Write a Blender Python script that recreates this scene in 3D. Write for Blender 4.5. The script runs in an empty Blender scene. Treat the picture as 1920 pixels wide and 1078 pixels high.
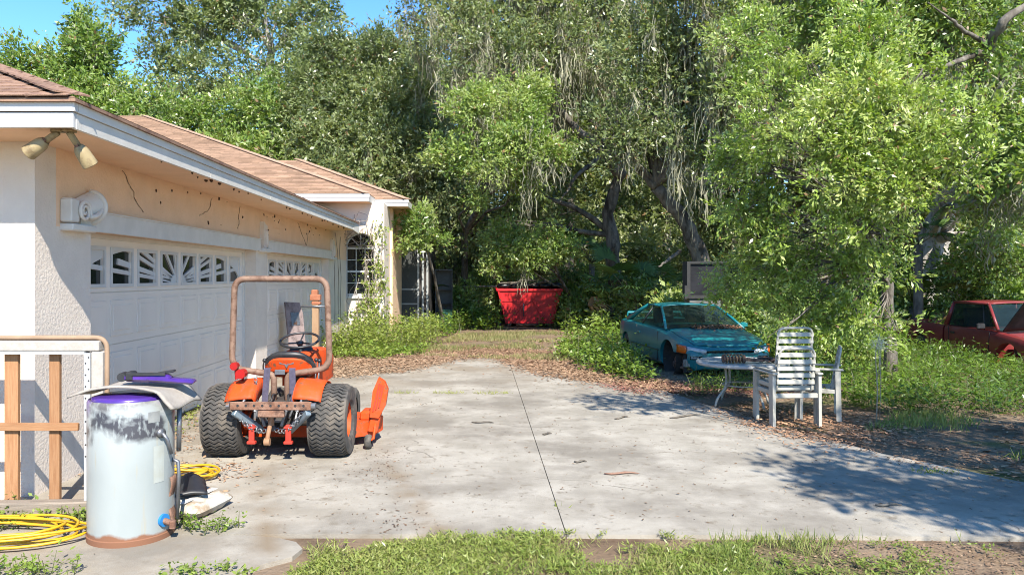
import bpy, math, random
import numpy as np
from mathutils import Vector, Matrix

random.seed(7)
RNG = np.random.default_rng(11)
S = bpy.context.scene
COL = S.collection
PI = math.pi
rad = math.radians

# ------------------------------------------------------------------ camera, sky, sun, exposure
CAM_H, FPX = 1.72, 1440.0            # eye height (m), focal length in photo pixels
cam_d = bpy.data.cameras.new('camera')
cam = bpy.data.objects.new('camera', cam_d)
COL.objects.link(cam)
cam.location = (0, 0, CAM_H)
cam.rotation_euler = (rad(90), 0, 0)
cam_d.sensor_width = 36
cam_d.lens = 36 * FPX / 1920
cam_d.shift_x = 58 / 1920            # the view axis lies right of the wall direction
cam_d.shift_y = -21 / 1920
cam_d.clip_start = 0.05
cam_d.clip_end = 2000
S.camera = cam

SUN = Vector((0.2976, -1.036, 1.0)).normalized()      # towards the sun
W = bpy.data.worlds.new('World')
S.world = W
W.use_nodes = True
wn = W.node_tree.nodes
bg = wn['Background']
sky = wn.new('ShaderNodeTexSky')
sky.sky_type = 'NISHITA'
sky.sun_disc = False
sky.sun_elevation = math.asin(SUN.z)
sky.sun_rotation = math.atan2(SUN.x, SUN.y)
sky.altitude = 1500
sky.air_density = 1.0
sky.dust_density = 0.0
sky.ozone_density = 4.0
hs = wn.new('ShaderNodeHueSaturation')
hs.inputs['Saturation'].default_value = 1.18
W.node_tree.links.new(sky.outputs[0], hs.inputs['Color'])
W.node_tree.links.new(hs.outputs[0], bg.inputs[0])
bg.inputs[1].default_value = 0.12
sl = bpy.data.lights.new('sun', 'SUN')
sl.energy = 3.9
sl.angle = rad(0.5)
sl.color = (1.0, 0.94, 0.84)
so = bpy.data.objects.new('sun', sl)
COL.objects.link(so)
so.rotation_euler = (-SUN).to_track_quat('-Z', 'Y').to_euler()
so.location = (6, -20, 20)
S.view_settings.view_transform = 'Standard'
S.view_settings.look = 'None'
S.view_settings.exposure = 1.55
S.view_settings.gamma = 1.0
S.view_settings.use_curve_mapping = False
S.render.engine = 'CYCLES'
S.cycles.max_bounces = 7
S.cycles.transparent_max_bounces = 8
S.cycles.use_denoising = True
S.cycles.filter_width = 1.0

def pt(px, py, Y):
    """world point seen at photo pixel (px, py) when it stands at depth Y"""
    return Vector(((px - 902) * Y / FPX, Y, CAM_H - (py - 518) * Y / FPX))

# ------------------------------------------------------------------ objects, tags
def tag(o, label=None, cat=None, group=None, kind=None):
    if label: o['label'] = label
    if cat: o['category'] = cat
    if group: o['group'] = group
    if kind: o['kind'] = kind
    return o

def empty(name, loc=(0, 0, 0), rz=0, label=None, cat=None, group=None, kind=None):
    o = bpy.data.objects.new(name, None)
    COL.objects.link(o)
    o.location = loc
    o.rotation_euler = (0, 0, rz)
    o.empty_display_size = 0.1
    return tag(o, label, cat, group, kind)

def link(name, me, parent=None, loc=(0, 0, 0), rot=(0, 0, 0), scale=(1, 1, 1)):
    o = bpy.data.objects.new(name, me)
    COL.objects.link(o)
    o.location = loc
    o.rotation_euler = rot
    o.scale = scale
    if parent: o.parent = parent
    return o

def copy_tree(o, parent=None):
    c = o.copy()
    COL.objects.link(c)
    c.parent = parent
    for ch in o.children:
        copy_tree(ch, c)
    return c

# ------------------------------------------------------------------ mesh builder
def frame_of(d):
    d = Vector(d).normalized()
    a = Vector((0, 0, 1)) if abs(d.z) < 0.9 else Vector((1, 0, 0))
    u = d.cross(a).normalized()
    return u, d.cross(u).normalized()

class MB:
    def __init__(s):
        s.v = []; s.f = []
    def add(s, vs, fs):
        n = len(s.v)
        s.v += [tuple(p) for p in vs]
        s.f += [tuple(i + n for i in f) for f in fs]
        return s
    def box(s, lo, hi):
        (a, b, c), (d, e, f) = lo, hi
        vs = [(a, b, c), (d, b, c), (d, e, c), (a, e, c), (a, b, f), (d, b, f), (d, e, f), (a, e, f)]
        return s.add(vs, [(0, 3, 2, 1), (4, 5, 6, 7), (0, 1, 5, 4), (1, 2, 6, 5), (2, 3, 7, 6), (3, 0, 4, 7)])
    def cbox(s, c, d, rot=None, bev=0.0):
        h = Vector(d) / 2
        if bev <= 0:
            vs = [Vector((x * h.x, y * h.y, z * h.z)) for z in (-1, 1) for x, y in ((-1, -1), (1, -1), (1, 1), (-1, 1))]
            fs = [(0, 3, 2, 1), (4, 5, 6, 7), (0, 1, 5, 4), (1, 2, 6, 5), (2, 3, 7, 6), (3, 0, 4, 7)]
        else:
            ring = []
            for z, k in ((-h.z, bev), (-h.z + bev, 0), (h.z - bev, 0), (h.z, bev)):
                X, Y = h.x - k, h.y - k
                b = bev * 0.7
                ring.append([Vector(p) for p in ((-X + b, -Y, z), (X - b, -Y, z), (X, -Y + b, z), (X, Y - b, z), (X - b, Y, z), (-X + b, Y, z), (-X, Y - b, z), (-X, -Y + b, z))])
            vs = [p for r in ring for p in r]
            fs = [tuple(range(7, -1, -1)), tuple(range(24, 32))]
            for i in range(3):
                for k in range(8):
                    fs.append((i * 8 + k, i * 8 + (k + 1) % 8, i * 8 + 8 + (k + 1) % 8, i * 8 + 8 + k))
        if rot is not None: vs = [rot @ p for p in vs]
        c = Vector(c)
        return s.add([p + c for p in vs], fs)
    def bar(s, p, q, w, t, bev=0.0, up=(0, 0, 1)):
        p, q = Vector(p), Vector(q)
        d = q - p
        y = d.normalized()
        x = y.cross(Vector(up))
        if x.length < 1e-4: x = y.cross(Vector((1, 0, 0)))
        x.normalize()
        z = x.cross(y)
        R = Matrix((x, y, z)).transposed()
        return s.cbox((p + q) / 2, (w, d.length, t), R, bev)
    def tube(s, pts, r, n=8, cap=True, closed=False, rough=0.0):
        pts = [Vector(p) for p in pts]
        m = len(pts)
        rs = r if isinstance(r, (list, tuple)) else [r] * m
        rings = []
        u = None
        for i in range(m):
            if closed: d = pts[(i + 1) % m] - pts[i - 1]
            else: d = pts[min(i + 1, m - 1)] - pts[max(i - 1, 0)]
            if d.length < 1e-9: d = Vector((0, 0, 1))
            d.normalize()
            if u is None: u, w = frame_of(d)
            else:
                u = (u - d * u.dot(d))
                if u.length < 1e-6: u, w = frame_of(d)
                u.normalize(); w = d.cross(u)
            rings.append([pts[i] + (u * math.cos(2 * PI * k / n) + w * math.sin(2 * PI * k / n)) * rs[i] * (1 + rough * (0.6 * math.sin(3.1 * k + 1.7 * i) * math.sin(0.9 * i + 2.0 * k) + random.uniform(-0.5, 0.5))) for k in range(n)])
        vs = [p for R in rings for p in R]
        fs = []
        for i in range(m if closed else m - 1):
            j = (i + 1) % m
            for k in range(n):
                fs.append((i * n + k, i * n + (k + 1) % n, j * n + (k + 1) % n, j * n + k))
        if cap and not closed:
            fs.append(tuple(range(n - 1, -1, -1)))
            fs.append(tuple((m - 1) * n + k for k in range(n)))
        return s.add(vs, fs)
    def cyl(s, p, q, r, n=16, r2=None):
        return s.tube([p, q], [r, r if r2 is None else r2], n)
    def lathe(s, prof, n=32, axis='z', c=(0, 0, 0), closed=False):
        vs = []; fs = []
        m = len(prof)
        for k in range(n):
            a = 2 * PI * k / n
            ca, sa = math.cos(a), math.sin(a)
            for r, h in prof:
                if axis == 'z': p = (c[0] + r * ca, c[1] + r * sa, c[2] + h)
                elif axis == 'x': p = (c[0] + h, c[1] + r * ca, c[2] + r * sa)
                else: p = (c[0] + r * ca, c[1] + h, c[2] + r * sa)
                vs.append(p)
        for k in range(n):
            j = (k + 1) % n
            for i in range(m if closed else m - 1):
                i2 = (i + 1) % m
                fs.append((k * m + i, j * m + i, j * m + i2, k * m + i2))
        return s.add(vs, fs)
    def prism(s, poly, d, to3=lambda a, b, h: (a, h, b), h0=0.0):
        n = len(poly)
        vs = [to3(a, b, h0) for a, b in poly] + [to3(a, b, h0 + d) for a, b in poly]
        fs = [tuple(range(n)), tuple(range(2 * n - 1, n - 1, -1))]
        for i in range(n):
            j = (i + 1) % n
            fs.append((i, n + i, n + j, j))
        return s.add(vs, fs)
    def grid(s, fn, nu, nv):
        vs = [fn(i / nu, j / nv) for j in range(nv + 1) for i in range(nu + 1)]
        fs = [(j * (nu + 1) + i, j * (nu + 1) + i + 1, (j + 1) * (nu + 1) + i + 1, (j + 1) * (nu + 1) + i) for j in range(nv) for i in range(nu)]
        return s.add(vs, fs)
    def ball(s, c, r, n=12, m=8, sq=None):
        c = Vector(c)
        r = (r, r, r) if not isinstance(r, (tuple, list)) else r
        vs = []; fs = []
        for j in range(m + 1):
            t = PI * j / m
            for i in range(n):
                a = 2 * PI * i / n
                vs.append(c + Vector((r[0] * math.sin(t) * math.cos(a), r[1] * math.sin(t) * math.sin(a), r[2] * math.cos(t))))
        for j in range(m):
            for i in range(n):
                fs.append((j * n + i, (j + 1) * n + i, (j + 1) * n + (i + 1) % n, j * n + (i + 1) % n))
        return s.add(vs, fs)
    def torus(s, c, R, r, axis='z', n=32, m=8):
        prof = [(R + r * math.cos(2 * PI * i / m), r * math.sin(2 * PI * i / m)) for i in range(m)]
        return s.lathe(prof, n, axis, c, closed=True)
    def move(s, M):
        s.v = [tuple(M @ Vector(p)) for p in s.v]
        return s
    def mesh(s, name, mat, smooth=False):
        me = bpy.data.meshes.new(name)
        me.from_pydata(s.v, [], s.f)
        fix_normals(me)
        for m in (mat if isinstance(mat, (list, tuple)) else [mat]): me.materials.append(m)
        if smooth is True: me.shade_smooth()
        elif smooth:
            me.shade_smooth()
            try: me.set_sharp_from_angle(angle=rad(smooth))
            except Exception: pass
        return me
    def build(s, name, mat, parent=None, smooth=False, loc=(0, 0, 0), rot=(0, 0, 0)):
        return link(name, s.mesh(name, mat, smooth), parent, loc, rot)

def fix_normals(me):
    import bmesh
    b = bmesh.new()
    b.from_mesh(me)
    bmesh.ops.recalc_face_normals(b, faces=b.faces)
    b.to_mesh(me)
    b.free()
    me.update()

def boolean(o, cutters):
    """carve cutter MBs out of a mesh object, keep the result as plain mesh"""
    tmp = []
    for c in cutters:
        q = c.build('cutter', o.data.materials[0])
        q.parent = o.parent
        tmp.append(q)
        m = o.modifiers.new('b', 'BOOLEAN')
        m.operation = 'DIFFERENCE'; m.object = q; m.solver = 'EXACT'
    bpy.context.view_layer.update()
    dg = bpy.context.evaluated_depsgraph_get()
    me = bpy.data.meshes.new_from_object(o.evaluated_get(dg))
    o.modifiers.clear()
    o.data = me
    for q in tmp: bpy.data.objects.remove(q)
    return o

def quads(name, V, col, mat, parent=None, kind=None):
    """V: (n,4,3) array of quads, col: (n,3) colour of each"""
    n = len(V)
    me = bpy.data.meshes.new(name)
    me.vertices.add(4 * n)
    me.vertices.foreach_set('co', np.ascontiguousarray(V, dtype=np.float32).ravel())
    me.loops.add(4 * n)
    me.loops.foreach_set('vertex_index', np.arange(4 * n, dtype=np.int32))
    me.polygons.add(n)
    me.polygons.foreach_set('loop_start', np.arange(0, 4 * n, 4, dtype=np.int32))
    me.update(calc_edges=True)
    a = me.color_attributes.new('col', 'FLOAT_COLOR', 'POINT')
    c = np.ones((n, 4, 4), dtype=np.float32)
    c[:, :, :3] = col[:, None, :]
    a.data.foreach_set('color', c.ravel())
    me.materials.append(mat)
    o = link(name, me, parent)
    if kind: o['kind'] = kind
    return o

def nrm(a):
    return a / np.maximum(np.linalg.norm(a, axis=-1, keepdims=True), 1e-9)

def kites(P, D, N, L, Wd):
    """leaf kites: base P, length direction D, normal N"""
    D = nrm(D)
    X = nrm(np.cross(D, N))
    L = L[:, None]; Wd = Wd[:, None]
    a = P
    b = P + D * L * 0.45 + X * Wd * 0.5
    c = P + D * L
    d = P + D * L * 0.45 - X * Wd * 0.5
    return np.stack([a, b, c, d], axis=1)

# ------------------------------------------------------------------ materials
MATS = {}
ALB = 0.74                            # one reflectance scale for all built surfaces
def pm(name, c1, c2=None, scale=6, rough=0.6, metal=0.0, bump=0.0, bscale=60, c3=None, s3=1.5, lo3=0.5, hi3=0.62,
       stretch=(1, 1, 1), spec=0.5, detail=6, lo=0.35, hi=0.65, coat=0.0, vary=0.0, c4=None, s4=20, lo4=0.6, hi4=0.66):
    if name in MATS: return MATS[name]
    c1, c2, c3, c4 = [None if q is None else tuple(ALB * k for k in q) for q in (c1, c2, c3, c4)]
    m = bpy.data.materials.new(name)
    m.use_nodes = True
    nt = m.node_tree; N = nt.nodes; L = nt.links
    b = N['Principled BSDF']
    b.inputs['Roughness'].default_value = rough
    b.inputs['Metallic'].default_value = metal
    b.inputs['Specular IOR Level'].default_value = spec
    b.inputs['Coat Weight'].default_value = coat
    tc = N.new('ShaderNodeTexCoord'); mp = N.new('ShaderNodeMapping')
    mp.inputs['Scale'].default_value = stretch
    L.new(tc.outputs['Object'], mp.inputs['Vector'])
    def noise(sc, det=detail, ro=0.6):
        n = N.new('ShaderNodeTexNoise')
        n.inputs['Scale'].default_value = sc; n.inputs['Detail'].default_value = det; n.inputs['Roughness'].default_value = ro
        L.new(mp.outputs[0], n.inputs['Vector'])
        return n.outputs['Fac']
    def step(src, a, c):
        r = N.new('ShaderNodeMapRange')
        r.inputs['From Min'].default_value = a; r.inputs['From Max'].default_value = c
        L.new(src, r.inputs['Value'])
        return r.outputs[0]
    def mix(fac, A, B):
        x = N.new('ShaderNodeMix'); x.data_type = 'RGBA'
        L.new(fac, x.inputs[0])
        for k, q in ((6, A), (7, B)):
            if isinstance(q, tuple): x.inputs[k].default_value = (*q, 1)
            else: L.new(q, x.inputs[k])
        return x.outputs[2]
    c = tuple(c1)
    if c2 is not None: c = mix(step(noise(scale), lo, hi), c, tuple(c2))
    if c3 is not None: c = mix(step(noise(s3, 8, 0.65), lo3, hi3), c, tuple(c3))
    if c4 is not None: c = mix(step(noise(s4, 4, 0.6), lo4, hi4), c, tuple(c4))
    if vary > 0:
        oi = N.new('ShaderNodeObjectInfo')
        h = N.new('ShaderNodeHueSaturation')
        r = N.new('ShaderNodeMapRange'); r.inputs['To Min'].default_value = 1 - vary; r.inputs['To Max'].default_value = 1 + vary
        L.new(oi.outputs['Random'], r.inputs['Value']); L.new(r.outputs[0], h.inputs['Value'])
        if isinstance(c, tuple): h.inputs['Color'].default_value = (*c, 1)
        else: L.new(c, h.inputs['Color'])
        c = h.outputs[0]
    if isinstance(c, tuple): b.inputs['Base Color'].default_value = (*c, 1)
    else: L.new(c, b.inputs['Base Color'])
    if bump > 0:
        bp = N.new('ShaderNodeBump'); bp.inputs['Strength'].default_value = bump; bp.inputs['Distance'].default_value = 0.02
        L.new(noise(bscale, 5), bp.inputs['Height']); L.new(bp.outputs[0], b.inputs['Normal'])
    MATS[name] = m
    return m

def leaf_mat(name, trans=0.3, rough=0.5, spec=0.4):
    m = bpy.data.materials.new(name)
    m.use_nodes = True
    N = m.node_tree.nodes; L = m.node_tree.links
    b = N['Principled BSDF']; out = N['Material Output']
    at = N.new('ShaderNodeAttribute'); at.attribute_name = 'col'
    L.new(at.outputs['Color'], b.inputs['Base Color'])
    b.inputs['Roughness'].default_value = rough
    b.inputs['Specular IOR Level'].default_value = spec
    if trans > 0:
        t = N.new('ShaderNodeBsdfTranslucent')
        g = N.new('ShaderNodeMix'); g.data_type = 'RGBA'; g.blend_type = 'MULTIPLY'; g.inputs[0].default_value = 1
        L.new(at.outputs['Color'], g.inputs[6]); g.inputs[7].default_value = (1.3, 1.35, 0.5, 1)
        L.new(g.outputs[2], t.inputs['Color'])
        mx = N.new('ShaderNodeMixShader'); mx.inputs[0].default_value = trans
        L.new(b.outputs[0], mx.inputs[1]); L.new(t.outputs[0], mx.inputs[2]); L.new(mx.outputs[0], out.inputs['Surface'])
    return m

M_LEAF = leaf_mat('leaf', 0.38, 0.36, 0.6)
M_GRASS = leaf_mat('grass_blade', 0.3, 0.6, 0.3)
M_LITTER = leaf_mat('dry_leaf', 0.0, 0.8, 0.2)
M_MOSS = leaf_mat('moss_strand', 0.25, 0.9, 0.1)
M_BARK = pm('bark', (0.13, 0.11, 0.09), (0.27, 0.24, 0.20), 9, 0.95, bump=0.9, bscale=25, stretch=(1, 1, 0.3), c3=(0.06, 0.05, 0.04), s3=2.5, spec=0.15)
M_BARK_PALE = pm('bark_pale', (0.42, 0.38, 0.33), (0.62, 0.57, 0.50), 6, 0.95, bump=1.0, bscale=14, stretch=(1, 1, 0.35), c3=(0.16, 0.15, 0.13), s3=4, spec=0.15)
M_STUCCO_BOUNCE = pm('stucco', (1.06, 0.72, 0.47), (0.98, 0.66, 0.43), 3, 0.92, bump=0.35, bscale=34, c3=(0.70, 0.48, 0.30), s3=2.2, lo3=0.60, hi3=0.80, spec=0.2)  # same wall stucco, warm bounce light put into its peach colour
M_STUCCO_W = pm('stucco_plain', (0.94, 0.82, 0.695), (0.86, 0.745, 0.63), 3, 0.92, bump=0.35, bscale=34, c3=(0.66, 0.57, 0.48), s3=1.4, lo3=0.62, hi3=0.85, spec=0.2)  # same stucco in a paler tone, without the warm bounce
M_TRIM = pm('white_trim', (0.88, 0.83, 0.75), (0.78, 0.735, 0.66), 5, 0.6, c3=(0.50, 0.45, 0.38), s3=6, lo3=0.66, hi3=0.8, bump=0.1, bscale=30)
M_TRIM_B = pm('white_fascia', (0.80, 0.78, 0.75), (0.74, 0.72, 0.69), 3, 0.5)
M_DOOR = pm('door_white', (1.07, 0.945, 0.815), (1.0, 0.88, 0.76), 2, 0.55, c3=(0.80, 0.74, 0.66), s3=1.5, lo3=0.6, hi3=0.9, bump=0.05, bscale=80, stretch=(1, 1, 0.5))
M_PANE = pm('dark_pane', (0.012, 0.014, 0.013), (0.03, 0.035, 0.03), 9, 0.08, spec=0.6)
M_RUBBER = pm('rubber', (0.05, 0.048, 0.045), (0.10, 0.09, 0.08), 12, 0.85, c3=(0.21, 0.175, 0.135), s3=3, lo3=0.48, hi3=0.66, bump=0.15)
M_ORANGE = pm('orange_paint', (0.82, 0.09, 0.010), (0.70, 0.075, 0.010), 6, 0.6, c3=(0.50, 0.10, 0.04), s3=5, lo3=0.50, hi3=0.72, spec=0.3, c4=(0.22, 0.10, 0.05), s4=18, lo4=0.55, hi4=0.68, bump=0.06)
M_RUST = pm('rust', (0.23, 0.105, 0.06), (0.34, 0.20, 0.14), 14, 0.85, metal=0.1, bump=0.3, bscale=80, c3=(0.12, 0.06, 0.04), s3=9)
M_RUSTTUBE = pm('rusty_tube', (0.22, 0.125, 0.085), (0.29, 0.185, 0.13), 10, 0.7, metal=0.1, c3=(0.15, 0.08, 0.05), s3=14, bump=0.2, bscale=90)
M_STEEL = pm('grey_steel', (0.30, 0.31, 0.33), (0.20, 0.20, 0.21), 12, 0.45, metal=0.7, c3=(0.25, 0.13, 0.08), s3=10, lo3=0.58)
M_BLACK = pm('black_plastic', (0.018, 0.018, 0.02), (0.04, 0.04, 0.042), 8, 0.45)
M_DARK = pm('grime_and_gloom', (0.03, 0.027, 0.025), (0.07, 0.055, 0.045), 9, 0.8, bump=0.3)  # grime on machinery; on room backings the near-black paints in the gloom
M_BLUEG = pm('blue_grey_steel', (0.22, 0.30, 0.36), (0.30, 0.36, 0.40), 10, 0.45, metal=0.4, c3=(0.2, 0.12, 0.08), s3=11, lo3=0.6)
M_WOOD = pm('pine_board', (0.33, 0.155, 0.065), (0.43, 0.23, 0.11), 6, 0.8, stretch=(14, 14, 1), bump=0.15, bscale=20, vary=0.12)
M_WOODG = pm('grey_board', (0.34, 0.28, 0.22), (0.22, 0.18, 0.14), 5, 0.9, stretch=(1, 12, 12), bump=0.3, bscale=20)
M_TEAL = pm('teal_paint', (0.006, 0.165, 0.19), (0.010, 0.20, 0.215), 4, 0.35, coat=0.3, c3=(0.03, 0.22, 0.20), s3=5, lo3=0.6, hi3=0.75, c4=(0.17, 0.30, 0.27), s4=7, lo4=0.68, hi4=0.74)
M_TRED = pm('faded_red_paint', (0.20, 0.022, 0.022), (0.27, 0.035, 0.035), 3, 0.45, c3=(0.16, 0.055, 0.03), s3=3, lo3=0.55, hi3=0.75, coat=0.15)
M_DRED = pm('dumpster_red', (0.75, 0.012, 0.02), (0.60, 0.014, 0.018), 3, 0.5, c3=(0.25, 0.02, 0.02), s3=4, lo3=0.62, hi3=0.8, bump=0.1)
M_BAG = pm('black_bag', (0.012, 0.012, 0.013), None, 5, 0.28, bump=0.6, bscale=18)
M_WPLAST = pm('white_plastic', (0.52, 0.50, 0.44), (0.42, 0.40, 0.34), 6, 0.55, c3=(0.25, 0.24, 0.19), s3=8, lo3=0.54, hi3=0.75)
M_TABLE = pm('table_top', (0.52, 0.53, 0.53), (0.40, 0.40, 0.39), 9, 0.4, c3=(0.26, 0.23, 0.19), s3=5, lo3=0.55, hi3=0.7)
M_HOSE = pm('yellow_hose', (0.72, 0.42, 0.012), (0.62, 0.34, 0.015), 8, 0.45)
M_PURPLE = pm('purple_plastic', (0.10, 0.035, 0.33), (0.07, 0.03, 0.24), 6, 0.25, coat=0.3)
M_CARPET = pm('dusty_mat', (0.42, 0.38, 0.33), (0.34, 0.30, 0.26), 12, 0.95, bump=0.3, bscale=120)

# ------------------------------------------------------------------ ground and driveway
M_DIRT = pm('dirt', (0.24, 0.165, 0.105), (0.32, 0.245, 0.175), 2.2, 0.95, bump=0.8, bscale=28, c3=(0.13, 0.085, 0.055), s3=1.1, lo3=0.48, hi3=0.66,
            c4=(0.13, 0.14, 0.05), s4=0.7, lo4=0.52, hi4=0.66, spec=0.1)
def concrete_mat():
    m = pm('concrete', (0.505, 0.465, 0.395), (0.355, 0.322, 0.265), 2.0, 0.92, bump=0.3, bscale=110, c3=(0.27, 0.242, 0.20), s3=0.75, lo3=0.46, hi3=0.62,
           c4=(0.25, 0.215, 0.165), s4=7, lo4=0.57, hi4=0.74, spec=0.15, detail=12)
    N = m.node_tree.nodes; L = m.node_tree.links; b = N['Principled BSDF']
    src = b.inputs['Base Color'].links[0].from_socket
    tc = N.new('ShaderNodeTexCoord')
    def noise(sc, det=4):
        n = N.new('ShaderNodeTexNoise'); n.inputs['Scale'].default_value = sc; n.inputs['Detail'].default_value = det
        L.new(tc.outputs['Object'], n.inputs['Vector']); return n
    def rng(v, a, c, x=0.0, y=1.0):
        r = N.new('ShaderNodeMapRange'); r.inputs[1].default_value = a; r.inputs[2].default_value = c; r.inputs[3].default_value = x; r.inputs[4].default_value = y
        L.new(v, r.inputs[0]); return r.outputs[0]
    def mul(a, c):
        q = N.new('ShaderNodeMath'); q.operation = 'MULTIPLY'; L.new(a, q.inputs[0]); L.new(c, q.inputs[1]); return q.outputs[0]
    def mix(f, A, B):
        x = N.new('ShaderNodeMix'); x.data_type = 'RGBA'; L.new(f, x.inputs[0]); L.new(A, x.inputs[6]); x.inputs[7].default_value = (*B, 1); return x.outputs[2]
    # hairline cracks: warped cell edges, broken up
    wp = N.new('ShaderNodeVectorMath'); wp.operation = 'MULTIPLY_ADD'; wp.inputs[1].default_value = (0.5, 0.5, 0)
    L.new(noise(1.6, 6).outputs['Color'], wp.inputs[0]); L.new(tc.outputs['Object'], wp.inputs[2])
    vo = N.new('ShaderNodeTexVoronoi'); vo.feature = 'DISTANCE_TO_EDGE'; vo.inputs['Scale'].default_value = 0.42; L.new(wp.outputs[0], vo.inputs['Vector'])
    cr = mul(rng(vo.outputs['Distance'], 0.004, 0.0018), rng(noise(0.9).outputs['Fac'], 0.56, 0.64))
    c = mix(cr, src, (0.19, 0.17, 0.14))
    # fine pits and grit
    c = mix(mul(rng(noise(55, 3).outputs['Fac'], 0.58, 0.70), rng(noise(1.3).outputs['Fac'], 0.35, 0.65, 0.1, 0.6)), c, (0.20, 0.18, 0.145))
    # brown dust blown towards the garage side and the slab ends
    sp = N.new('ShaderNodeSeparateXYZ'); L.new(tc.outputs['Object'], sp.inputs[0])
    dust = mul(rng(sp.outputs['X'], -0.6, -3.2), rng(noise(1.4, 8).outputs['Fac'], 0.40, 0.62))
    c = mix(mul(dust, rng(noise(9, 5).outputs['Fac'], 0.3, 0.7, 0.2, 0.8)), c, (0.245, 0.19, 0.13))
    far = mul(rng(sp.outputs['Y'], 11.0, 14.5), rng(noise(1.1, 8).outputs['Fac'], 0.38, 0.6))
    c = mix(mul(far, rng(noise(7, 5).outputs['Fac'], 0.3, 0.7, 0.3, 0.9)), c, (0.23, 0.185, 0.13))
    # brown wheel track running from the tractor to the front edge
    ln = N.new('ShaderNodeVectorMath'); ln.operation = 'DOT_PRODUCT'; ln.inputs[1].default_value = (0.955, 0.296, 0); L.new(tc.outputs['Object'], ln.inputs[0])
    def band(c0, w):
        q = N.new('ShaderNodeMath'); q.operation = 'SUBTRACT'; L.new(ln.outputs['Value'], q.inputs[0]); q.inputs[1].default_value = c0
        a = N.new('ShaderNodeMath'); a.operation = 'ABSOLUTE'; L.new(q.outputs[0], a.inputs[0])
        return rng(a.outputs[0], w, 0.0)
    for c0, w in ((1.27, 0.20), (0.15, 0.16)):
        c = mix(mul(mul(band(c0, w), rng(noise(2.6, 8).outputs['Fac'], 0.38, 0.62)), rng(sp.outputs['Y'], 8.5, 6.5)), c, (0.21, 0.165, 0.115))
    L.new(c, b.inputs['Base Color'])
    return m
M_CONC = concrete_mat()

g = MB()
def gz(x, y):
    d = max(0.0, y - 17)
    return -0.03 + 0.05 * math.sin(x * 0.7 + y * 0.3) * min(1, d / 6) + (0.02 * math.sin(x * 2.1) * math.sin(y * 1.7) if (y > 16.6 or x > 6.5) else 0)
g.grid(lambda u, v: (-90 + 200 * u, -40 + 200 * v, gz(-90 + 200 * u, -40 + 200 * v)), 100, 100)
ground = g.build('ground', M_DIRT, smooth=True)
tag(ground, kind='structure')

drive = empty('driveway', (0, 0, 0), kind='structure')
edge = [(5.9, 5.02), (5.3, 5.55), (4.55, 6.4), (3.9, 7.46), (3.42, 8.78), (3.0, 10.4), (2.84, 11.25)]
def slab(poly, jitter=True):
    m = MB().prism(poly, -0.12, lambda a, b, h: (a, b, h))
    return m.build('slab', M_CONC, drive)
slab([(-3.69, 5.14), (0.565, 5.13), (0.565, 11.25), (-3.69, 11.25)])
slab([(0.572, 5.13), (2.4, 5.10), (4.2, 5.05)] + edge[0:] + [(0.572, 11.25)])
slab([(-3.69, 11.27), (0.565, 11.27), (0.565, 16.4), (-0.4, 16.9), (-3.69, 16.2)])
slab([(0.572, 11.27), (2.8, 11.27), (2.7, 13.0), (2.3, 14.6), (1.4, 16.0), (0.572, 16.3)])
slab([(-7, 3.6), (-2.3, 3.6), (-1.95, 4.0), (-1.72, 4.25), (-1.45, 4.42), (-1.30, 4.6), (-1.16, 4.72), (-1.13, 4.86), (-1.2, 4.98), (-1.34, 5.06), (-1.55, 5.11), (-7, 5.12)])
slab([(-3.9, 5.14), (-3.72, 5.14), (-3.72, 5.9), (-3.9, 5.9)])

# ------------------------------------------------------------------ the house
XW, XD = -3.487, -3.686               # outer wall face and door face
Y0, YE = 6.0, 19.9                    # front corner of the garage, inner corner with the main house
OV = 0.622
house = empty('house', (XW, Y0, 0), label='beige stucco house with attached two-door garage and brown shingle roof', cat='house')
hinv = Vector((-XW, -Y0, 0))
def hb(mb, name, mat, parent=None, smooth=False):
    """build in world coordinates below the house"""
    o = mb.move(Matrix.Translation(hinv)).build(name, mat, parent or house, smooth)
    return o
DOORS = [(6.86, 11.89), (12.52, 17.6)]
ZD = 2.13
ZS = 2.77
m = MB()
m.box((-9, Y0, -0.1), (XW, Y0 + 0.3, 3.2))
hb(m, 'front_wall', M_STUCCO_W)
for a, b in ((Y0 + 0.3, 6.86), (11.89, 12.52), (17.6, YE)):
    hb(MB().box((-3.787, a, -0.1), (XW, b, ZD)), 'garage_pier', M_STUCCO_W)
m = MB()
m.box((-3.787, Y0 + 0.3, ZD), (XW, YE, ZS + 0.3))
hb(m, 'garage_upper_wall', M_STUCCO_BOUNCE)
m = MB()                                                    # backing painted near-black so the garage behind the panes looks unlit
m.box((-8.9, 19.0, 0), (-3.8, 19.1, 2.8)); m.box((-6.0, 6.4, -0.05), (-5.9, 19, 2.8))
hb(m, 'inner_wall', M_DARK)

def clip(poly, a, b, c):
    """keep a*x+b*y<=c"""
    out = []
    for i in range(len(poly)):
        p, q = poly[i], poly[(i + 1) % len(poly)]
        dp, dq = a * p[0] + b * p[1] - c, a * q[0] + b * q[1] - c
        if dp <= 0: out.append(p)
        if dp * dq < 0:
            t = dp / (dp - dq)
            out.append((p[0] + t * (q[0] - p[0]), p[1] + t * (q[1] - p[1])))
    return out
def clip_rect(poly, x0, x1, z0, z1):
    for a, b, c in ((1, 0, x1), (-1, 0, -x0), (0, 1, z1), (0, -1, -z0)):
        if len(poly) < 3: return []
        poly = clip(poly, a, b, c)
    return poly if len(poly) >= 3 else []

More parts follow.
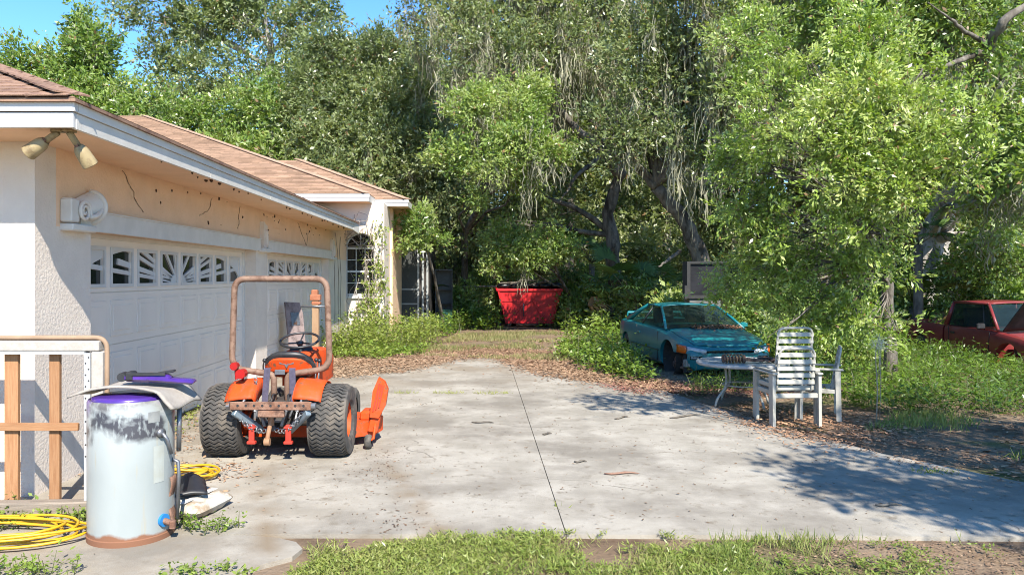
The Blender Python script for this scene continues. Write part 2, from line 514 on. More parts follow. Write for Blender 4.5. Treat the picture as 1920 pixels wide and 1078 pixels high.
panel_me = None
for (ya, yb) in DOORS:
    dw = yb - ya
    yc = (ya + yb) / 2
    t3 = lambda a, b, h: (XD - 0.04 + h, yc + a, b)
    door = MB()
    zs = [0.0, 0.52, 1.04, 1.56, ZD]
    for i in range(3):
        door.box((XD - 0.045, ya, zs[i] + (0.003 if i else 0.0)), (XD, yb, zs[i + 1] - 0.003))
    # top section with eight real openings
    W8 = (dw - 0.24) / 8
    z0, z1, wz0, wz1 = 1.566, ZD, 1.645, 1.975
    wins = []
    door.box((XD - 0.045, ya, z0), (XD, yb, wz0)); door.box((XD - 0.045, ya, wz1), (XD, yb, z1))
    xprev = -dw / 2
    for k in range(8):
        a = -dw / 2 + 0.12 + k * W8 + 0.085; b = -dw / 2 + 0.12 + (k + 1) * W8 - 0.085
        door.box((XD - 0.045, yc + xprev, wz0), (XD, yc + a, wz1))
        wins.append((a, b)); xprev = b
    door.box((XD - 0.045, yc + xprev, wz0), (XD, yb, wz1))
    door.box((XD - 0.06, ya, 0.0), (XD - 0.012, yb, 1.60))
    dob = hb(door, 'garage_door', M_DOOR)
    # raised panels, alike
    pw = W8 - 0.10
    pmx = MB()
    pmx.cbox((0, 0, 0), (0.012, pw, 0.36), None, 0.004)
    pmx.cbox((0.004, 0, 0), (0.014, pw - 0.10, 0.26), None, 0.005)
    pme = pmx.mesh('panel', M_DOOR)
    for i in range(3):
        for k in range(8):
            yy = yc - dw / 2 + 0.12 + (k + 0.5) * W8
            link('panel', pme, dob, Vector((XD + 0.002, yy, (zs[i] + zs[i + 1]) / 2)) + hinv)
    A, B = dw / 2 - 0.17, 0.42
    for k, (a, b) in enumerate(wins):
        pane = MB().box((XD - 0.034, yc + a - 0.005, wz0 - 0.005), (XD - 0.029, yc + b + 0.005, wz1 + 0.005))
        hb(pane, 'pane', M_PANE, dob)
        ins = MB()
        # frame moulding round the opening
        for (p, q) in (((a - 0.035, wz0 - 0.035), (b + 0.035, wz0)), ((a - 0.035, wz1), (b + 0.035, wz1 + 0.035)), ((a - 0.035, wz0), (a, wz1)), ((b, wz0), (b + 0.035, wz1))):
            ins.box((XD + 0.001, yc + p[0], p[1]), (XD + 0.012, yc + q[0], q[1]))
        # outside of the arch
        n = 8
        poly = [(a, wz1)]
        for i in range(n + 1):
            x = a + (b - a) * i / n
            poly.append((x, min(wz1, wz0 + B * math.sqrt(max(0.0, 1 - (x / A) ** 2)))))
        poly.append((b, wz1))
        if min(p[1] for p in poly) < wz1 - 0.01:
            for i in range(n):
                q = [poly[i + 1], poly[i + 2], (poly[i + 2][0], wz1), (poly[i + 1][0], wz1)]
                if max(abs(q[0][1] - wz1), abs(q[1][1] - wz1)) > 0.004:
                    ins.prism(q, 0.02, t3, 0.012)
        # sun disc and rays
        disc = [(0.24 * math.cos(PI * i / 12), wz0 + 0.11 * math.sin(PI * i / 12)) for i in range(13)]
        d = clip_rect(disc, a, b, wz0, wz1)
        if d: ins.prism(d, 0.022, t3, 0.012)
        for (ex, ez) in ((0.10, 0.33), (0.34, 0.33), (0.62, 0.22), (1.25, 0.33), (1.6, 0.13), (0.62, 0.09)):
            for sg in (-1, 1):
                L_ = math.hypot(ex, ez); dx, dz = sg * ex / L_, ez / L_
                hw = 0.016
                far = L_ * 2.5
                ray = [(-dz * hw, wz0 + dx * hw), (dz * hw, wz0 - dx * hw), (dx * far + dz * hw * 2, wz0 + dz * far - dx * hw * 2), (dx * far - dz * hw * 2, wz0 + dz * far + dx * hw * 2)]
                r = clip_rect(ray, a, b, wz0, wz1)
                if r: ins.prism(r, 0.018, t3, 0.012)
        hb(ins, 'sunburst_frame', M_TRIM_B, dob)
    # jamb and stop mouldings
    j = MB()
    j.box((XD - 0.02, ya - 0.001, 0), (XD + 0.03, ya + 0.06, ZD)); j.box((XD - 0.02, yb - 0.06, 0), (XD + 0.03, yb + 0.001, ZD))
    j.box((XD + 0.002, ya + 0.06, ZD - 0.05), (XD + 0.03, yb - 0.06, ZD - 0.002))
    hb(j, 'door_stop', M_TRIM)
    bs = MB().box((XD + 0.001, ya + 0.06, 0.0), (XD + 0.014, yb - 0.06, 0.035))
    hb(bs, 'bottom_seal', M_BLACK, dob)

# header band, corbels
m = MB()
for (a, b) in ((6.60, 11.98), (12.42, 17.72)):
    m.box((XW, a, ZD - 0.012), (XW + 0.05, b, ZD + 0.16))
    m.box((XW, a, ZD + 0.16), (XW + 0.065, b, ZD + 0.172))
hb(m, 'header_trim', M_TRIM)

def corbel(y, broken=False, small=False):
    mb = MB()
    # block against the wall and a moulded shelf
    mb.cbox((XW + 0.05, y, ZD + 0.0), (0.12, 0.40, 0.06), None, 0.01)
    if not broken:
        mb.cbox((XW + 0.05, y - 0.14, ZD + 0.14), (0.10, 0.13, 0.20), None, 0.012)
    c = hb(mb, 'corbel', M_TRIM)
    if broken:
        b2 = MB()
        prof = [(-0.10, 0), (0.11, 0.02), (0.07, 0.18), (0.10, 0.36), (-0.02, 0.39), (-0.10, 0.42)]
        b2.prism(prof, 0.07, lambda a, b, h: (XW + 0.001 + h, y + a, ZD + 0.03 + b))
        b2.cbox((XW + 0.06, y + 0.04, ZD + 0.2), (0.07, 0.08, 0.26), Matrix.Rotation(0.15, 3, 'X'), 0.02)
        hb(b2, 'broken_bracket', M_STUCCO_W, c)
        return c
    # bell-shaped shell with a rolled rim and a volute
    sh = MB()
    def fn(u, v):
        a = PI * (0.04 + 0.92 * u)
        r = 0.065 + 0.075 * v ** 0.7
        return (XW + 0.01 + r * 1.0 * math.sin(a), y - 0.05 + 0.28 * v + 0.03 * math.sin(a), ZD + 0.16 - r * math.cos(a) + 0.04 * v)
    sh.grid(fn, 14, 6)
    sh2 = MB(); sh2.tube([fn(u / 16, 1.0) for u in range(17)], 0.024, 8)
    hb(sh, 'shell', M_TRIM, c, True)
    hb(sh2, 'rolled_rim', M_TRIM, c, True)
    vo = MB()
    for s_ in (0,):
        pts = []
        for i in range(40):
            t = i / 39
            a = -0.6 + t * 4.2 * PI
            r = 0.085 * (1 - t) ** 0.8 + 0.008
            pts.append((XW + 0.115, y - 0.02 + r * math.cos(a), ZD + 0.14 + r * math.sin(a)))
        vo.tube(pts, [0.02 - 0.010 * i / 39 for i in range(40)], 8)
        pts = [(XW + 0.12 + 0.02 * math.sin(PI * t), y + 0.05 + 0.22 * t, ZD + 0.10 + 0.12 * t * t) for t in [i / 10 for i in range(11)]]
        vo.tube(pts, [0.02] * 11, 8)
    hb(vo, 'scroll', M_TRIM, c, True)
    return c
corbel(6.56)
corbel(12.2, broken=True)
corbel(17.85, broken=True)

# soffit, fascia
m = MB()
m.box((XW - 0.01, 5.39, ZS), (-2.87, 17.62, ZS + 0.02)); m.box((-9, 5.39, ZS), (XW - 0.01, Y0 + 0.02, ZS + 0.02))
hb(m, 'soffit', M_STUCCO_BOUNCE)
m = MB()
m.box((-9, 5.352, 2.757), (-2.842, 5.384, 2.86)); m.box((-9, 5.335, 2.868), (-2.825, 5.384, 2.95))
hb(m, 'front_fascia', M_TRIM_B)
m = MB()
ys = [5.386, 8.05, 10.35, 12.9, 14.3, 16.2, 17.1]
for a, b in zip(ys[:-1], ys[1:]):
    m.box((-2.868, a + 0.003, 2.752), (-2.838, b - 0.003, 2.86)); m.box((-2.868, a + 0.003, 2.864), (-2.823, b - 0.003, 2.95))
hb(m, 'side_fascia', M_TRIM)
m = MB().bar((-2.85, 17.1, 2.845), (-2.83, 17.75, 2.79), 0.03, 0.19)
hb(m, 'loose_fascia_end', M_TRIM)

# garage roof: base planes and individual shingles on the hip end
PT = 0.41
def shingle_mat():
    m = bpy.data.materials.new('shingle'); m.use_nodes = True
    N = m.node_tree.nodes; L = m.node_tree.links; b = N['Principled BSDF']
    b.inputs['Roughness'].default_value = 0.95; b.inputs['Specular IOR Level'].default_value = 0.15
    at = N.new('ShaderNodeAttribute'); at.attribute_name = 'col'
    no = N.new('ShaderNodeTexNoise'); no.inputs['Scale'].default_value = 1.1; no.inputs['Detail'].default_value = 8
    n2 = N.new('ShaderNodeTexNoise'); n2.inputs['Scale'].default_value = 60; n2.inputs['Detail'].default_value = 3
    tc = N.new('ShaderNodeTexCoord')
    L.new(tc.outputs['Object'], no.inputs['Vector']); L.new(tc.outputs['Object'], n2.inputs['Vector'])
    r = N.new('ShaderNodeMapRange'); r.inputs['From Min'].default_value = 0.3; r.inputs['From Max'].default_value = 0.7; r.inputs['To Min'].default_value = 0.82; r.inputs['To Max'].default_value = 1.14
    L.new(no.outputs['Fac'], r.inputs['Value'])
    r2 = N.new('ShaderNodeMapRange'); r2.inputs['From Min'].default_value = 0.3; r2.inputs['From Max'].default_value = 0.7; r2.inputs['To Min'].default_value = 0.85; r2.inputs['To Max'].default_value = 1.15
    L.new(n2.outputs['Fac'], r2.inputs['Value'])
    mu = N.new('ShaderNodeMath'); mu.operation = 'MULTIPLY'; L.new(r.outputs[0], mu.inputs[0]); L.new(r2.outputs[0], mu.inputs[1])
    h = N.new('ShaderNodeHueSaturation'); L.new(at.outputs['Color'], h.inputs['Color']); L.new(mu.outputs[0], h.inputs['Value'])
    L.new(h.outputs[0], b.inputs['Base Color'])
    bp = N.new('ShaderNodeBump'); bp.inputs['Strength'].default_value = 0.4; bp.inputs['Distance'].default_value = 0.01
    L.new(n2.outputs['Fac'], bp.inputs['Height']); L.new(bp.outputs[0], b.inputs['Normal'])
    return m
M_SH = shingle_mat()
M_SHB = pm('shingle_near', (0.37, 0.235, 0.165), (0.30, 0.185, 0.13), 5, 0.95, bump=0.4, bscale=140, c3=(0.22, 0.13, 0.10), s3=9, vary=0.16, spec=0.15)
rx, ry, rz = -2.80, 5.30, 2.955
m = MB()
RW = 5.6
m.add([(rx, ry, rz), (rx - 2 * RW, ry, rz), (rx - RW, ry + RW, rz + PT * RW), (rx, 19.6, rz), (rx - RW, 21, rz + PT * RW), (rx - 2 * RW, 19.6, rz)],
      [(0, 1, 2), (0, 2, 4, 3), (1, 5, 4, 2)])
m.box((rx - 0.03, ry, rz - 0.028), (rx, 17.7, rz - 0.004)); m.box((rx - 6, ry + 0.002, rz - 0.028), (rx - 0.032, ry + 0.03, rz - 0.004))
groof = hb(m, 'garage_roof', M_SHB)
al = math.atan(PT)
sh = MB().cbox((0, 0.085, 0.006), (0.298, 0.17, 0.009))
shm = sh.mesh('shingle', M_SHB)
ex = 0.135
for r_ in range(15):
    vs_ = -0.02 + r_ * ex
    plan = vs_ * math.cos(al)
    k = 0
    while True:
        u = plan + 0.11 + (0.15 if r_ % 2 else 0.0) + k * 0.303
        if u > 3.4 or k > 12: break
        p = Vector((rx - u - 0.10, ry + plan, rz + plan * PT + 0.012)) + hinv
        link('shingle', shm, groof, p, (al - 0.035, random.uniform(-0.01, 0.01), random.uniform(-0.012, 0.012)))
        k += 1
cap = MB().cbox((0, 0.12, 0.0), (0.24, 0.26, 0.012))
capm = cap.mesh('hip_cap', M_SHB)
for i in range(16):
    t = 0.06 + i * 0.13
    p = Vector((rx - t, ry + t, rz + PT * t + 0.016)) + hinv
    o = link('hip_cap_shingle', capm, groof, p, (0.275, 0, rad(45)))

# main house walls
m = MB()
m.box((-14, YE, -0.1), (-3.53, YE + 0.3, 3.62))
m.box((-3.53, YE, -0.1), (-2.74, YE + 0.3, 1.21))
m.box((-2.74, YE, -0.1), (-2.51, YE + 1.25, 3.62))
arch = [(-3.53, 3.62), (-3.53, 2.45)]
AX, AR = -3.135, 0.395
for i in range(13):
    a = PI - PI * i / 12
    arch.append((AX + AR * math.cos(a), 2.45 + AR * math.sin(a)))
arch += [(-2.74, 3.62)]
m.prism(arch[1:-1] + [(-2.74, 3.62), (-3.53, 3.62)], 0.3, lambda a, b, h: (a, YE + h, b))
hb(m, 'main_front_wall', M_STUCCO_W)
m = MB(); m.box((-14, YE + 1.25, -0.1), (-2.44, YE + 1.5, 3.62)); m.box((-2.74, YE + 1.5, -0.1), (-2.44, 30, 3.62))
hb(m, 'main_side_wall', M_STUCCO_BOUNCE)
wf = MB()
yw = YE + 0.10
wf.box((-3.53, yw - 0.03, 1.21), (-3.48, yw + 0.03, 2.45)); wf.box((-2.79, yw - 0.03, 1.21), (-2.74, yw + 0.03, 2.45))
wf.box((-3.48, yw - 0.03, 1.21), (-2.79, yw + 0.03, 1.27)); wf.box((-3.48, yw - 0.035, 2.42), (-2.79, yw + 0.03, 2.48)); wf.box((-3.48, yw - 0.03, 1.82), (-2.79, yw + 0.03, 1.87))
wf.tube([(AX + (AR - 0.025) * math.cos(PI * i / 16), yw, 2.46 + (AR - 0.025) * math.sin(PI * i / 16)) for i in range(17)], 0.028, 6)
win = hb(wf, 'arched_window', M_TRIM_B)
mu = MB()
for x in (-3.25, -3.02): mu.box((x - 0.011, yw - 0.02, 1.27), (x + 0.011, yw + 0.01, 2.42))
for z in (1.545, 2.145): mu.box((-3.48, yw - 0.018, z - 0.011), (-2.79, yw + 0.012, z + 0.011))
for a in (45, 90, 135): mu.bar((AX, yw, 2.47), (AX + 0.38 * math.cos(rad(a)), yw, 2.47 + 0.38 * math.sin(rad(a))), 0.02, 0.022)
hb(mu, 'muntin', M_TRIM_B, win)
for ix, (xa, xb) in enumerate(((-3.48, -3.261), (-3.239, -3.031), (-3.009, -2.79))):
    for (za, zb) in ((1.27, 1.534), (1.556, 1.82), (1.87, 2.134), (2.156, 2.42)):
        hb(MB().box((xa, yw + 0.012, za), (xb, yw + 0.018, zb)), 'pane', M_PANE, win)
fan = MB().prism([(AX + 0.37 * math.cos(PI * i / 16), 2.48 + 0.35 * math.sin(PI * i / 16)) for i in range(17)], 0.005, lambda a, b, h: (a, yw + 0.014 + h, b))
hb(fan, 'fan_pane', M_PANE, win)
hb(MB().box((-3.56, YE - 0.07, 1.15), (-2.70, YE + 0.02, 1.208)), 'window_sill', M_TRIM, win)
hb(MB().box((-3.6, YE + 0.36, 0.9), (-2.6, YE + 0.40, 3.0)), 'dark_room', M_DARK)  # near-black sheet, the room's dimness painted in

# main roof: stepped shingle courses
def hip_plane(name, e0, e1, inward, zE, run, pitch, t0, t1, parent):
    """eave from e0 to e1, rising along inward; ends trimmed by t0/t1 per metre of run"""
    e0, e1, inw = Vector((*e0, 0)), Vector((*e1, 0)), Vector((*inward, 0))
    d = (e1 - e0).normalized(); L_ = (e1 - e0).length
    V, C = [], []
    n = int(run / 0.128)
    for i in range(n):
        s0, s1 = i * 0.128, (i + 1) * 0.128
        a0, b0 = s0 * t0, L_ - s0 * t1
        a1, b1 = s1 * t0, L_ - s1 * t1
        if b1 <= a1: break
        zz0 = zE + s0 * pitch + 0.012; zz1 = zE + s1 * pitch
        x = a0 - random.uniform(0, 0.3)
        xs = [a0]
        while x < b0:
            x += 0.30
            if x > a0 + 0.03 and x < b0 - 0.03: xs.append(x)
        xs.append(b0)
        for xa, xb in zip(xs[:-1], xs[1:]):
            def clampx(x_, a, b): return min(max(x_, a), b)
            dz = random.uniform(-0.002, 0.003)
            p = [e0 + d * (xa + 0.004) + inw * s0 + Vector((0, 0, zz0 + dz)), e0 + d * (xb - 0.004) + inw * s0 + Vector((0, 0, zz0 + dz)),
                 e0 + d * clampx(xb - 0.004, a1, b1) + inw * s1 + Vector((0, 0, zz1)), e0 + d * clampx(xa + 0.004, a1, b1) + inw * s1 + Vector((0, 0, zz1))]
            V.append(p)
            k = random.uniform(0.8, 1.13) * random.choice((1, 1, 1, 0.9))
            c = (0.315 * k, 0.200 * k, 0.132 * k)
            C.append(c)
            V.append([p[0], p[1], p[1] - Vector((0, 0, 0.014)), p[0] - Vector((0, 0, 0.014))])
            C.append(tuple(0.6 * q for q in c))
    V = np.array([[tuple(q + hinv) for q in p] for p in V], dtype=np.float32)
    o = quads(name, V, np.array(C, dtype=np.float32), M_SH, parent, 'stuff')
    return o
R1X, R1Y, R1Z = -2.84, 19.3, 3.80
R2X, R2Y, R2Z = -1.95, 20.5, 3.77
mroof = MB()
RN = 10.03
mroof.add([(R1X, R1Y, R1Z), (R1X - 26, R1Y, R1Z), (R1X - 16, R1Y + RN, R1Z + 0.404 * RN), (R1X - RN, R1Y + RN, R1Z + 0.404 * RN), (R1X, R1Y + 2 * RN, R1Z)], [(0, 3, 2, 1), (0, 4, 3)])
mroof.add([(R2X, R2Y, R2Z), (R2X - 7, R2Y, R2Z), (R2X - 8, R2Y + 3.83, R2Z + 0.43 * 3.83), (R2X - 3.83, R2Y + 3.83, R2Z + 0.43 * 3.83), (R2X, R2Y + 7.66, R2Z)], [(0, 3, 2, 1), (0, 4, 3)])
mroof.move(Matrix.Translation((0, 0, -0.03)))
mr = hb(mroof, 'main_roof', M_SHB)
hip_plane('shingle_courses', (R1X, R1Y), (R1X - 22, R1Y), (0, 1), R1Z, RN, 0.404, 1.0, 0.0, mr)
hip_plane('shingle_courses', (R1X, R1Y + 20), (R1X, R1Y), (-1, 0), R1Z, RN, 0.404, 1.0, 1.0, mr)
hip_plane('shingle_courses', (R2X, R2Y), (R2X - 5.5, R2Y), (0, 1), R2Z, 3.83, 0.43, 1.0, 0.0, mr)
hip_plane('shingle_courses', (R2X, R2Y + 7.6), (R2X, R2Y), (-1, 0), R2Z, 3.83, 0.43, 1.0, 1.0, mr)
cm = MB().cbox((0, 0.12, 0), (0.26, 0.30, 0.014)).mesh('hip_cap_far', pm('hip_cap_tan', (0.50, 0.33, 0.225), (0.44, 0.28, 0.19), 6, 0.95, vary=0.12))
for (x, y, z, p_, n_) in ((R1X, R1Y, R1Z, 0.404, 36), (R2X, R2Y, R2Z, 0.43, 18)):
    for i in range(n_):
        t = 0.05 + i * (RN / 36 if n_ == 36 else 3.8 / 18)
        link('hip_cap_shingle', cm, mr, Vector((x - t, y + t, z + p_ * t + 0.010)) + hinv, (0.27, 0, rad(45)), (1, 1.35, 1))
m = MB()
m.box((-9, R1Y + 0.01, 3.60), (R1X + 0.02, R1Y + 0.05, 3.70)); m.box((-9, R1Y - 0.01, 3.705), (R1X + 0.035, R1Y + 0.05, 3.785))
m.box((R1X - 0.02, R1Y + 0.055, 3.61), (R1X + 0.018, R2Y - 0.01, 3.78))
m.box((R1X + 0.02, R2Y - 0.01 + 0.02, 3.585), (R2X, R2Y + 0.05, 3.675)); m.box((R1X + 0.02, R2Y - 0.01, 3.68), (R2X + 0.015, R2Y + 0.05, 3.755))
m.box((R2X - 0.03, R2Y + 0.055, 3.59), (R2X, 29, 3.75))
hb(m, 'main_fascia', M_TRIM_B)
m = MB(); m.box((-9, R1Y + 0.055, 3.60), (R1X - 0.03, YE + 0.01, 3.615)); m.box((-2.50, R2Y + 0.055, 3.595), (R2X - 0.035, 29, 3.61))
m.box((R1X - 0.02, R2Y + 0.055, 3.596), (-2.51, YE + 1.3, 3.611))
hb(m, 'main_soffit', M_STUCCO_BOUNCE)

# mud nests clinging below the eave
nest = MB().ball((0, 0, 0), (0.010, 0.017, 0.020), 7, 5)
nm = nest.mesh('mud_nest', pm('mud', (0.07, 0.035, 0.02), (0.11, 0.06, 0.035), 20, 0.95), True)
for i in range(34):
    y = random.uniform(7.6, 18.6)
    z = ZS - abs(random.gauss(0.02, 0.10)) - 0.01
    s_ = random.uniform(0.35, 1.2)
    if random.random() < 0.2: z = ZS - random.uniform(0.05, 0.4)
    link('mud_nest', nm, house, Vector((XW + 0.004, y, z)) + hinv, (random.uniform(-1, 1), 0, 0), (s_, s_ * random.uniform(0.7, 1.3), s_ * random.uniform(0.7, 1.4)))
for i in range(26):
    y = random.uniform(6.9, 16.9)
    s_ = random.uniform(0.5, 1.3)
    link('mud_nest', nm, house, Vector((-2.90 - random.uniform(0, 0.10), y, ZS - 0.006)) + hinv, (0, 0, random.uniform(-1, 1)), (s_, s_ * random.uniform(0.8, 1.6), s_))

# ------------------------------------------------------------------ tractor (local: x right, y forward/away, z up, origin under the rear axle)
def arc_path(pts, r, n=5):
    """polyline with rounded corners"""
    P = [Vector(p) for p in pts]
    out = [P[0]]
    for i in range(1, len(P) - 1):
        a, b, c = P[i - 1], P[i], P[i + 1]
        rr = r[i] if isinstance(r, (list, tuple)) else r
        u, v = (a - b).normalized(), (c - b).normalized()
        p0, p1 = b + u * rr, b + v * rr
        for k in range(n + 1):
            t = k / n
            out.append(p0 * (1 - t) ** 2 + b * 2 * t * (1 - t) + p1 * t * t)
    out.append(P[-1])
    return out

def turf_tyre(R, w, nl, rim_r):
    t = MB()
    prof = []
    for a, b in ((rim_r, -0.40), (rim_r + 0.03, -0.47), (R * 0.80, -0.5), (R * 0.93, -0.475), (R - 0.028, -0.40), (R - 0.014, -0.2), (R - 0.012, 0), (R - 0.014, 0.2), (R - 0.028, 0.40), (R * 0.93, 0.475), (R * 0.80, 0.5), (rim_r + 0.03, 0.47), (rim_r, 0.40)):
        prof.append((a, b * w))
    t.lathe(prof, 40, 'x')
    # zigzag tread bars all round
    cols = 8
    for i in range(nl):
        a0 = 2 * PI * i / nl
        for k in range(cols):
            f0, f1 = -0.47 + 0.94 * k / cols, -0.47 + 0.94 * (k + 1) / cols
            s0 = (0.0 if k % 2 == 0 else 1.0) * 2 * PI / nl * 0.62
            s1 = (1.0 if k % 2 == 0 else 0.0) * 2 * PI / nl * 0.62
            hw = 2 * PI / nl * 0.27
            def rr(f): return R - 0.03 * max(0, abs(f) - 0.34) / 0.13
            vs = []
            for f, s_ in ((f0, s0), (f1, s1)):
                for da in (-hw, hw):
                    for dr in (-0.03, 0.0):
                        a = a0 + s_ + da
                        r = rr(f) + dr
                        vs.append((f * w, r * math.cos(a), r * math.sin(a)))
            t.add(vs, [(1, 3, 7, 5), (0, 1, 5, 4), (2, 6, 7, 3), (0, 2, 3, 1), (4, 5, 7, 6)])
    return t

trac = empty('tractor', (-1.93, 7.42, 0), rad(-1.0), 'small orange compact tractor with rusty roll bar parked before the garage door', 'tractor')
def rim(w, r, s_):
    m = MB()
    m.lathe([(r + 0.012, -0.42 * w), (r, -0.36 * w), (r - 0.015, -0.1 * w), (r - 0.03, s_ * 0.10 * w), (0.07, s_ * 0.14 * w), (0.06, s_ * 0.22 * w), (0.0, s_ * 0.22 * w)], 28, 'x')
    m.lathe([(r - 0.03, s_ * 0.10 * w), (r - 0.01, 0.25 * w), (r + 0.012, 0.42 * w)], 28, 'x')
    for k in range(5):
        a = 2 * PI * k / 5
        m.cyl((s_ * 0.13 * w, 0.05 * math.cos(a), 0.05 * math.sin(a)), (s_ * 0.20 * w, 0.05 * math.cos(a), 0.05 * math.sin(a)), 0.01, 6)
    return m
tyre_me = turf_tyre(0.345, 0.37, 46, 0.165).mesh('tyre', M_RUBBER, 30)
for s_ in (-1, 1):
    wh = empty('rear_wheel', (s_ * 0.50, 0, 0.34)); wh.parent = trac
    link('tyre', tyre_me, wh)
    rim(0.37, 0.168, s_).build('rim', M_ORANGE, wh, 30)
ft = MB().lathe([(0.11, -0.06), (0.19, -0.075), (0.225, -0.05), (0.23, 0), (0.225, 0.05), (0.19, 0.075), (0.11, 0.06)], 28, 'x').mesh('tyre', M_RUBBER, True)
for s_ in (-1, 1):
    wh = empty('front_wheel', (s_ * 0.42, 1.36, 0.225)); wh.parent = trac
    link('tyre', ft, wh)
    MB().lathe([(0.115, -0.055), (0.09, s_ * 0.02), (0.0, s_ * 0.03)], 20, 'x').build('rim', M_ORANGE, wh, True)
# roll bar: one bent tube
pts = [(-0.065, -0.02, 0.42), (-0.065, -0.02, 0.775), (-0.475, -0.02, 0.835), (-0.445, -0.02, 1.695), (0.445, -0.02, 1.695), (0.475, -0.02, 0.835), (0.065, -0.02, 0.775), (0.065, -0.02, 0.42)]
path = arc_path(pts, [0, 0.06, 0.13, 0.11, 0.11, 0.13, 0.06, 0], 7)
rb = MB().tube(path, 0.030, 12)
rbo = rb.build('roll_bar', M_RUSTTUBE, trac, True)
MB().cbox((0, -0.05, 0.80), (0.10, 0.012, 0.05), None, 0.004).build('maker_plate', M_STEEL, rbo)
MB().cbox((0, 0, 0.44), (0.22, 0.12, 0.10), None, 0.01).build('roll_bar_mount', M_RUST, trac)
# chassis, transmission, axle
ch = MB()
ch.cbox((0, 0.05, 0.40), (0.30, 0.34, 0.26), None, 0.04)
ch.cbox((0, 0.55, 0.42), (0.20, 0.8, 0.20), None, 0.03)
ch.cyl((-0.36, 0, 0.34), (0.36, 0, 0.34), 0.06, 14)
ch.cbox((0, -0.10, 0.36), (0.20, 0.10, 0.16), None, 0.02)
ch.build('chassis', M_DARK, trac, 30)
for s_ in (-1, 1): MB().cyl((s_ * 0.28, 0, 0.34), (s_ * 0.34, 0, 0.34), 0.10, 18).build('axle_flange', M_ORANGE, trac, 30)
pto = MB(); pto.cyl((0.0, -0.15, 0.30), (0.0, -0.26, 0.30), 0.025, 10); pto.cbox((0, -0.18, 0.36), (0.16, 0.10, 0.015)); pto.build('power_take_off', M_STEEL, trac, 30)
# bonnet
def hood_prof(w, h): return [(-w, 0.0), (-w * 1.0, h * 0.72), (-w * 0.86, h * 0.93), (-w * 0.6, h), (w * 0.6, h), (w * 0.86, h * 0.93), (w, h * 0.72), (w, 0.0)]
hd = MB()
secs = [(0.72, 0.19, 0.36), (0.80, 0.20, 0.385), (1.30, 0.195, 0.36), (1.52, 0.185, 0.33), (1.57, 0.165, 0.29)]
rings = [[(x, y, 0.56 + z) for x, z in hood_prof(w, h)] for y, w, h in secs]
n = 8
hd.add([p for r in rings for p in r], [(i * n + k, i * n + k + 1, (i + 1) * n + k + 1, (i + 1) * n + k) for i in range(len(rings) - 1) for k in range(n - 1)] + [tuple(range(n)), tuple(range(4 * n + 7, 4 * n - 1, -1))])
hood = hd.build('bonnet', M_ORANGE, trac, 35)
MB().box((0.2005, 0.84, 0.70), (0.204, 1.20, 0.765)).build('decal', pm('white_decal', (0.78, 0.78, 0.76)), hood)
dk = MB()
for i, (a, b) in enumerate(((0.86, 0.90), (0.92, 0.95), (0.97, 1.01), (1.03, 1.06), (1.08, 1.12), (1.14, 1.17))): dk.box((0.2045, a, 0.712), (0.206, b, 0.752))
dk.build('decal_lettering', M_BLACK, hood)
MB().cbox((0.20, 1.28, 0.80), (0.01, 0.16, 0.05), None, 0.003).build('vent', M_BLACK, hood)
MB().cbox((0.0, 0.76, 0.92), (0.24, 0.04, 0.10), Matrix.Rotation(-0.4, 3, 'X'), 0.01).build('dashboard', M_BLACK, trac)
eng = MB(); eng.cbox((0, 1.1, 0.50), (0.26, 0.6, 0.16), None, 0.02); eng.cbox((0, 1.36, 0.30), (0.7, 0.08, 0.08), None, 0.01); eng.build('engine_block', M_DARK, trac)
# steering
sw = MB().torus((0, 0, 0), 0.20, 0.013, 'z', 36, 8)
for k in range(3):
    a = rad(90 + 120 * k)
    sw.tube([(0, 0, -0.03), (0.2 * math.cos(a), 0.2 * math.sin(a), 0)], 0.009, 6)
sw.lathe([(0, -0.05), (0.035, -0.045), (0.04, -0.02), (0, -0.012)], 14)
swo = sw.build('steering_wheel', M_BLACK, trac, True, (0.0, 0.70, 1.045), (rad(18), 0, 0))
MB().tube([(0.0, 0.715, 1.02), (0.0, 0.80, 0.72)], 0.025, 10).build('steering_column', M_BLACK, trac, True)
# seat
seat = empty('seat', (-0.02, 0.32, 0.0)); seat.parent = trac
def seat_back(u, v):
    x = (u - 0.5) * 2
    w = 0.235 * (1 - 0.10 * v ** 3)
    zt = 0.155 * (1 - 0.45 * abs(x) ** 4 * v)
    return (x * w, -0.02 + 0.07 * (x * x) - 0.05 * v, 0.75 + zt * v)
sb = MB().grid(seat_back, 12, 6)
sbk = MB().add(*(lambda G: (G.v, G.f))(sb))
back = sb.build('seat_pan', M_ORANGE, seat, True)
so_ = back.modifiers.new('t', 'SOLIDIFY'); so_.thickness = 0.012
cu = MB().grid(lambda u, v: Vector(seat_back(u, 0.15 + 0.98 * v)) * 1.0 + Vector((((u - 0.5) * 2) * 0.03, 0.035, 0.035 * v)), 12, 6)
cob = cu.build('seat_cushion', M_BLACK, seat, True)
sd = cob.modifiers.new('t', 'SOLIDIFY'); sd.thickness = 0.05; sd.offset = 0
sc_ = MB().cbox((0, 0.20, 0.735), (0.44, 0.36, 0.07), None, 0.025); sc_.build('seat_base', M_BLACK, seat, 40)
br = MB().prism([(-0.075, 0.872), (0.075, 0.872), (0.07, 0.845), (0.02, 0.835), (0.0, 0.80), (-0.02, 0.835), (-0.07, 0.845)], 0.01, lambda a, b, h: (a, -0.052 - h, b))
br.build('seat_bracket', M_STEEL, seat)
MB().bar((0, 0.25, 0.55), (0, 0.3, 0.72), 0.14, 0.10, 0.01).build('seat_support', M_RUST, seat)
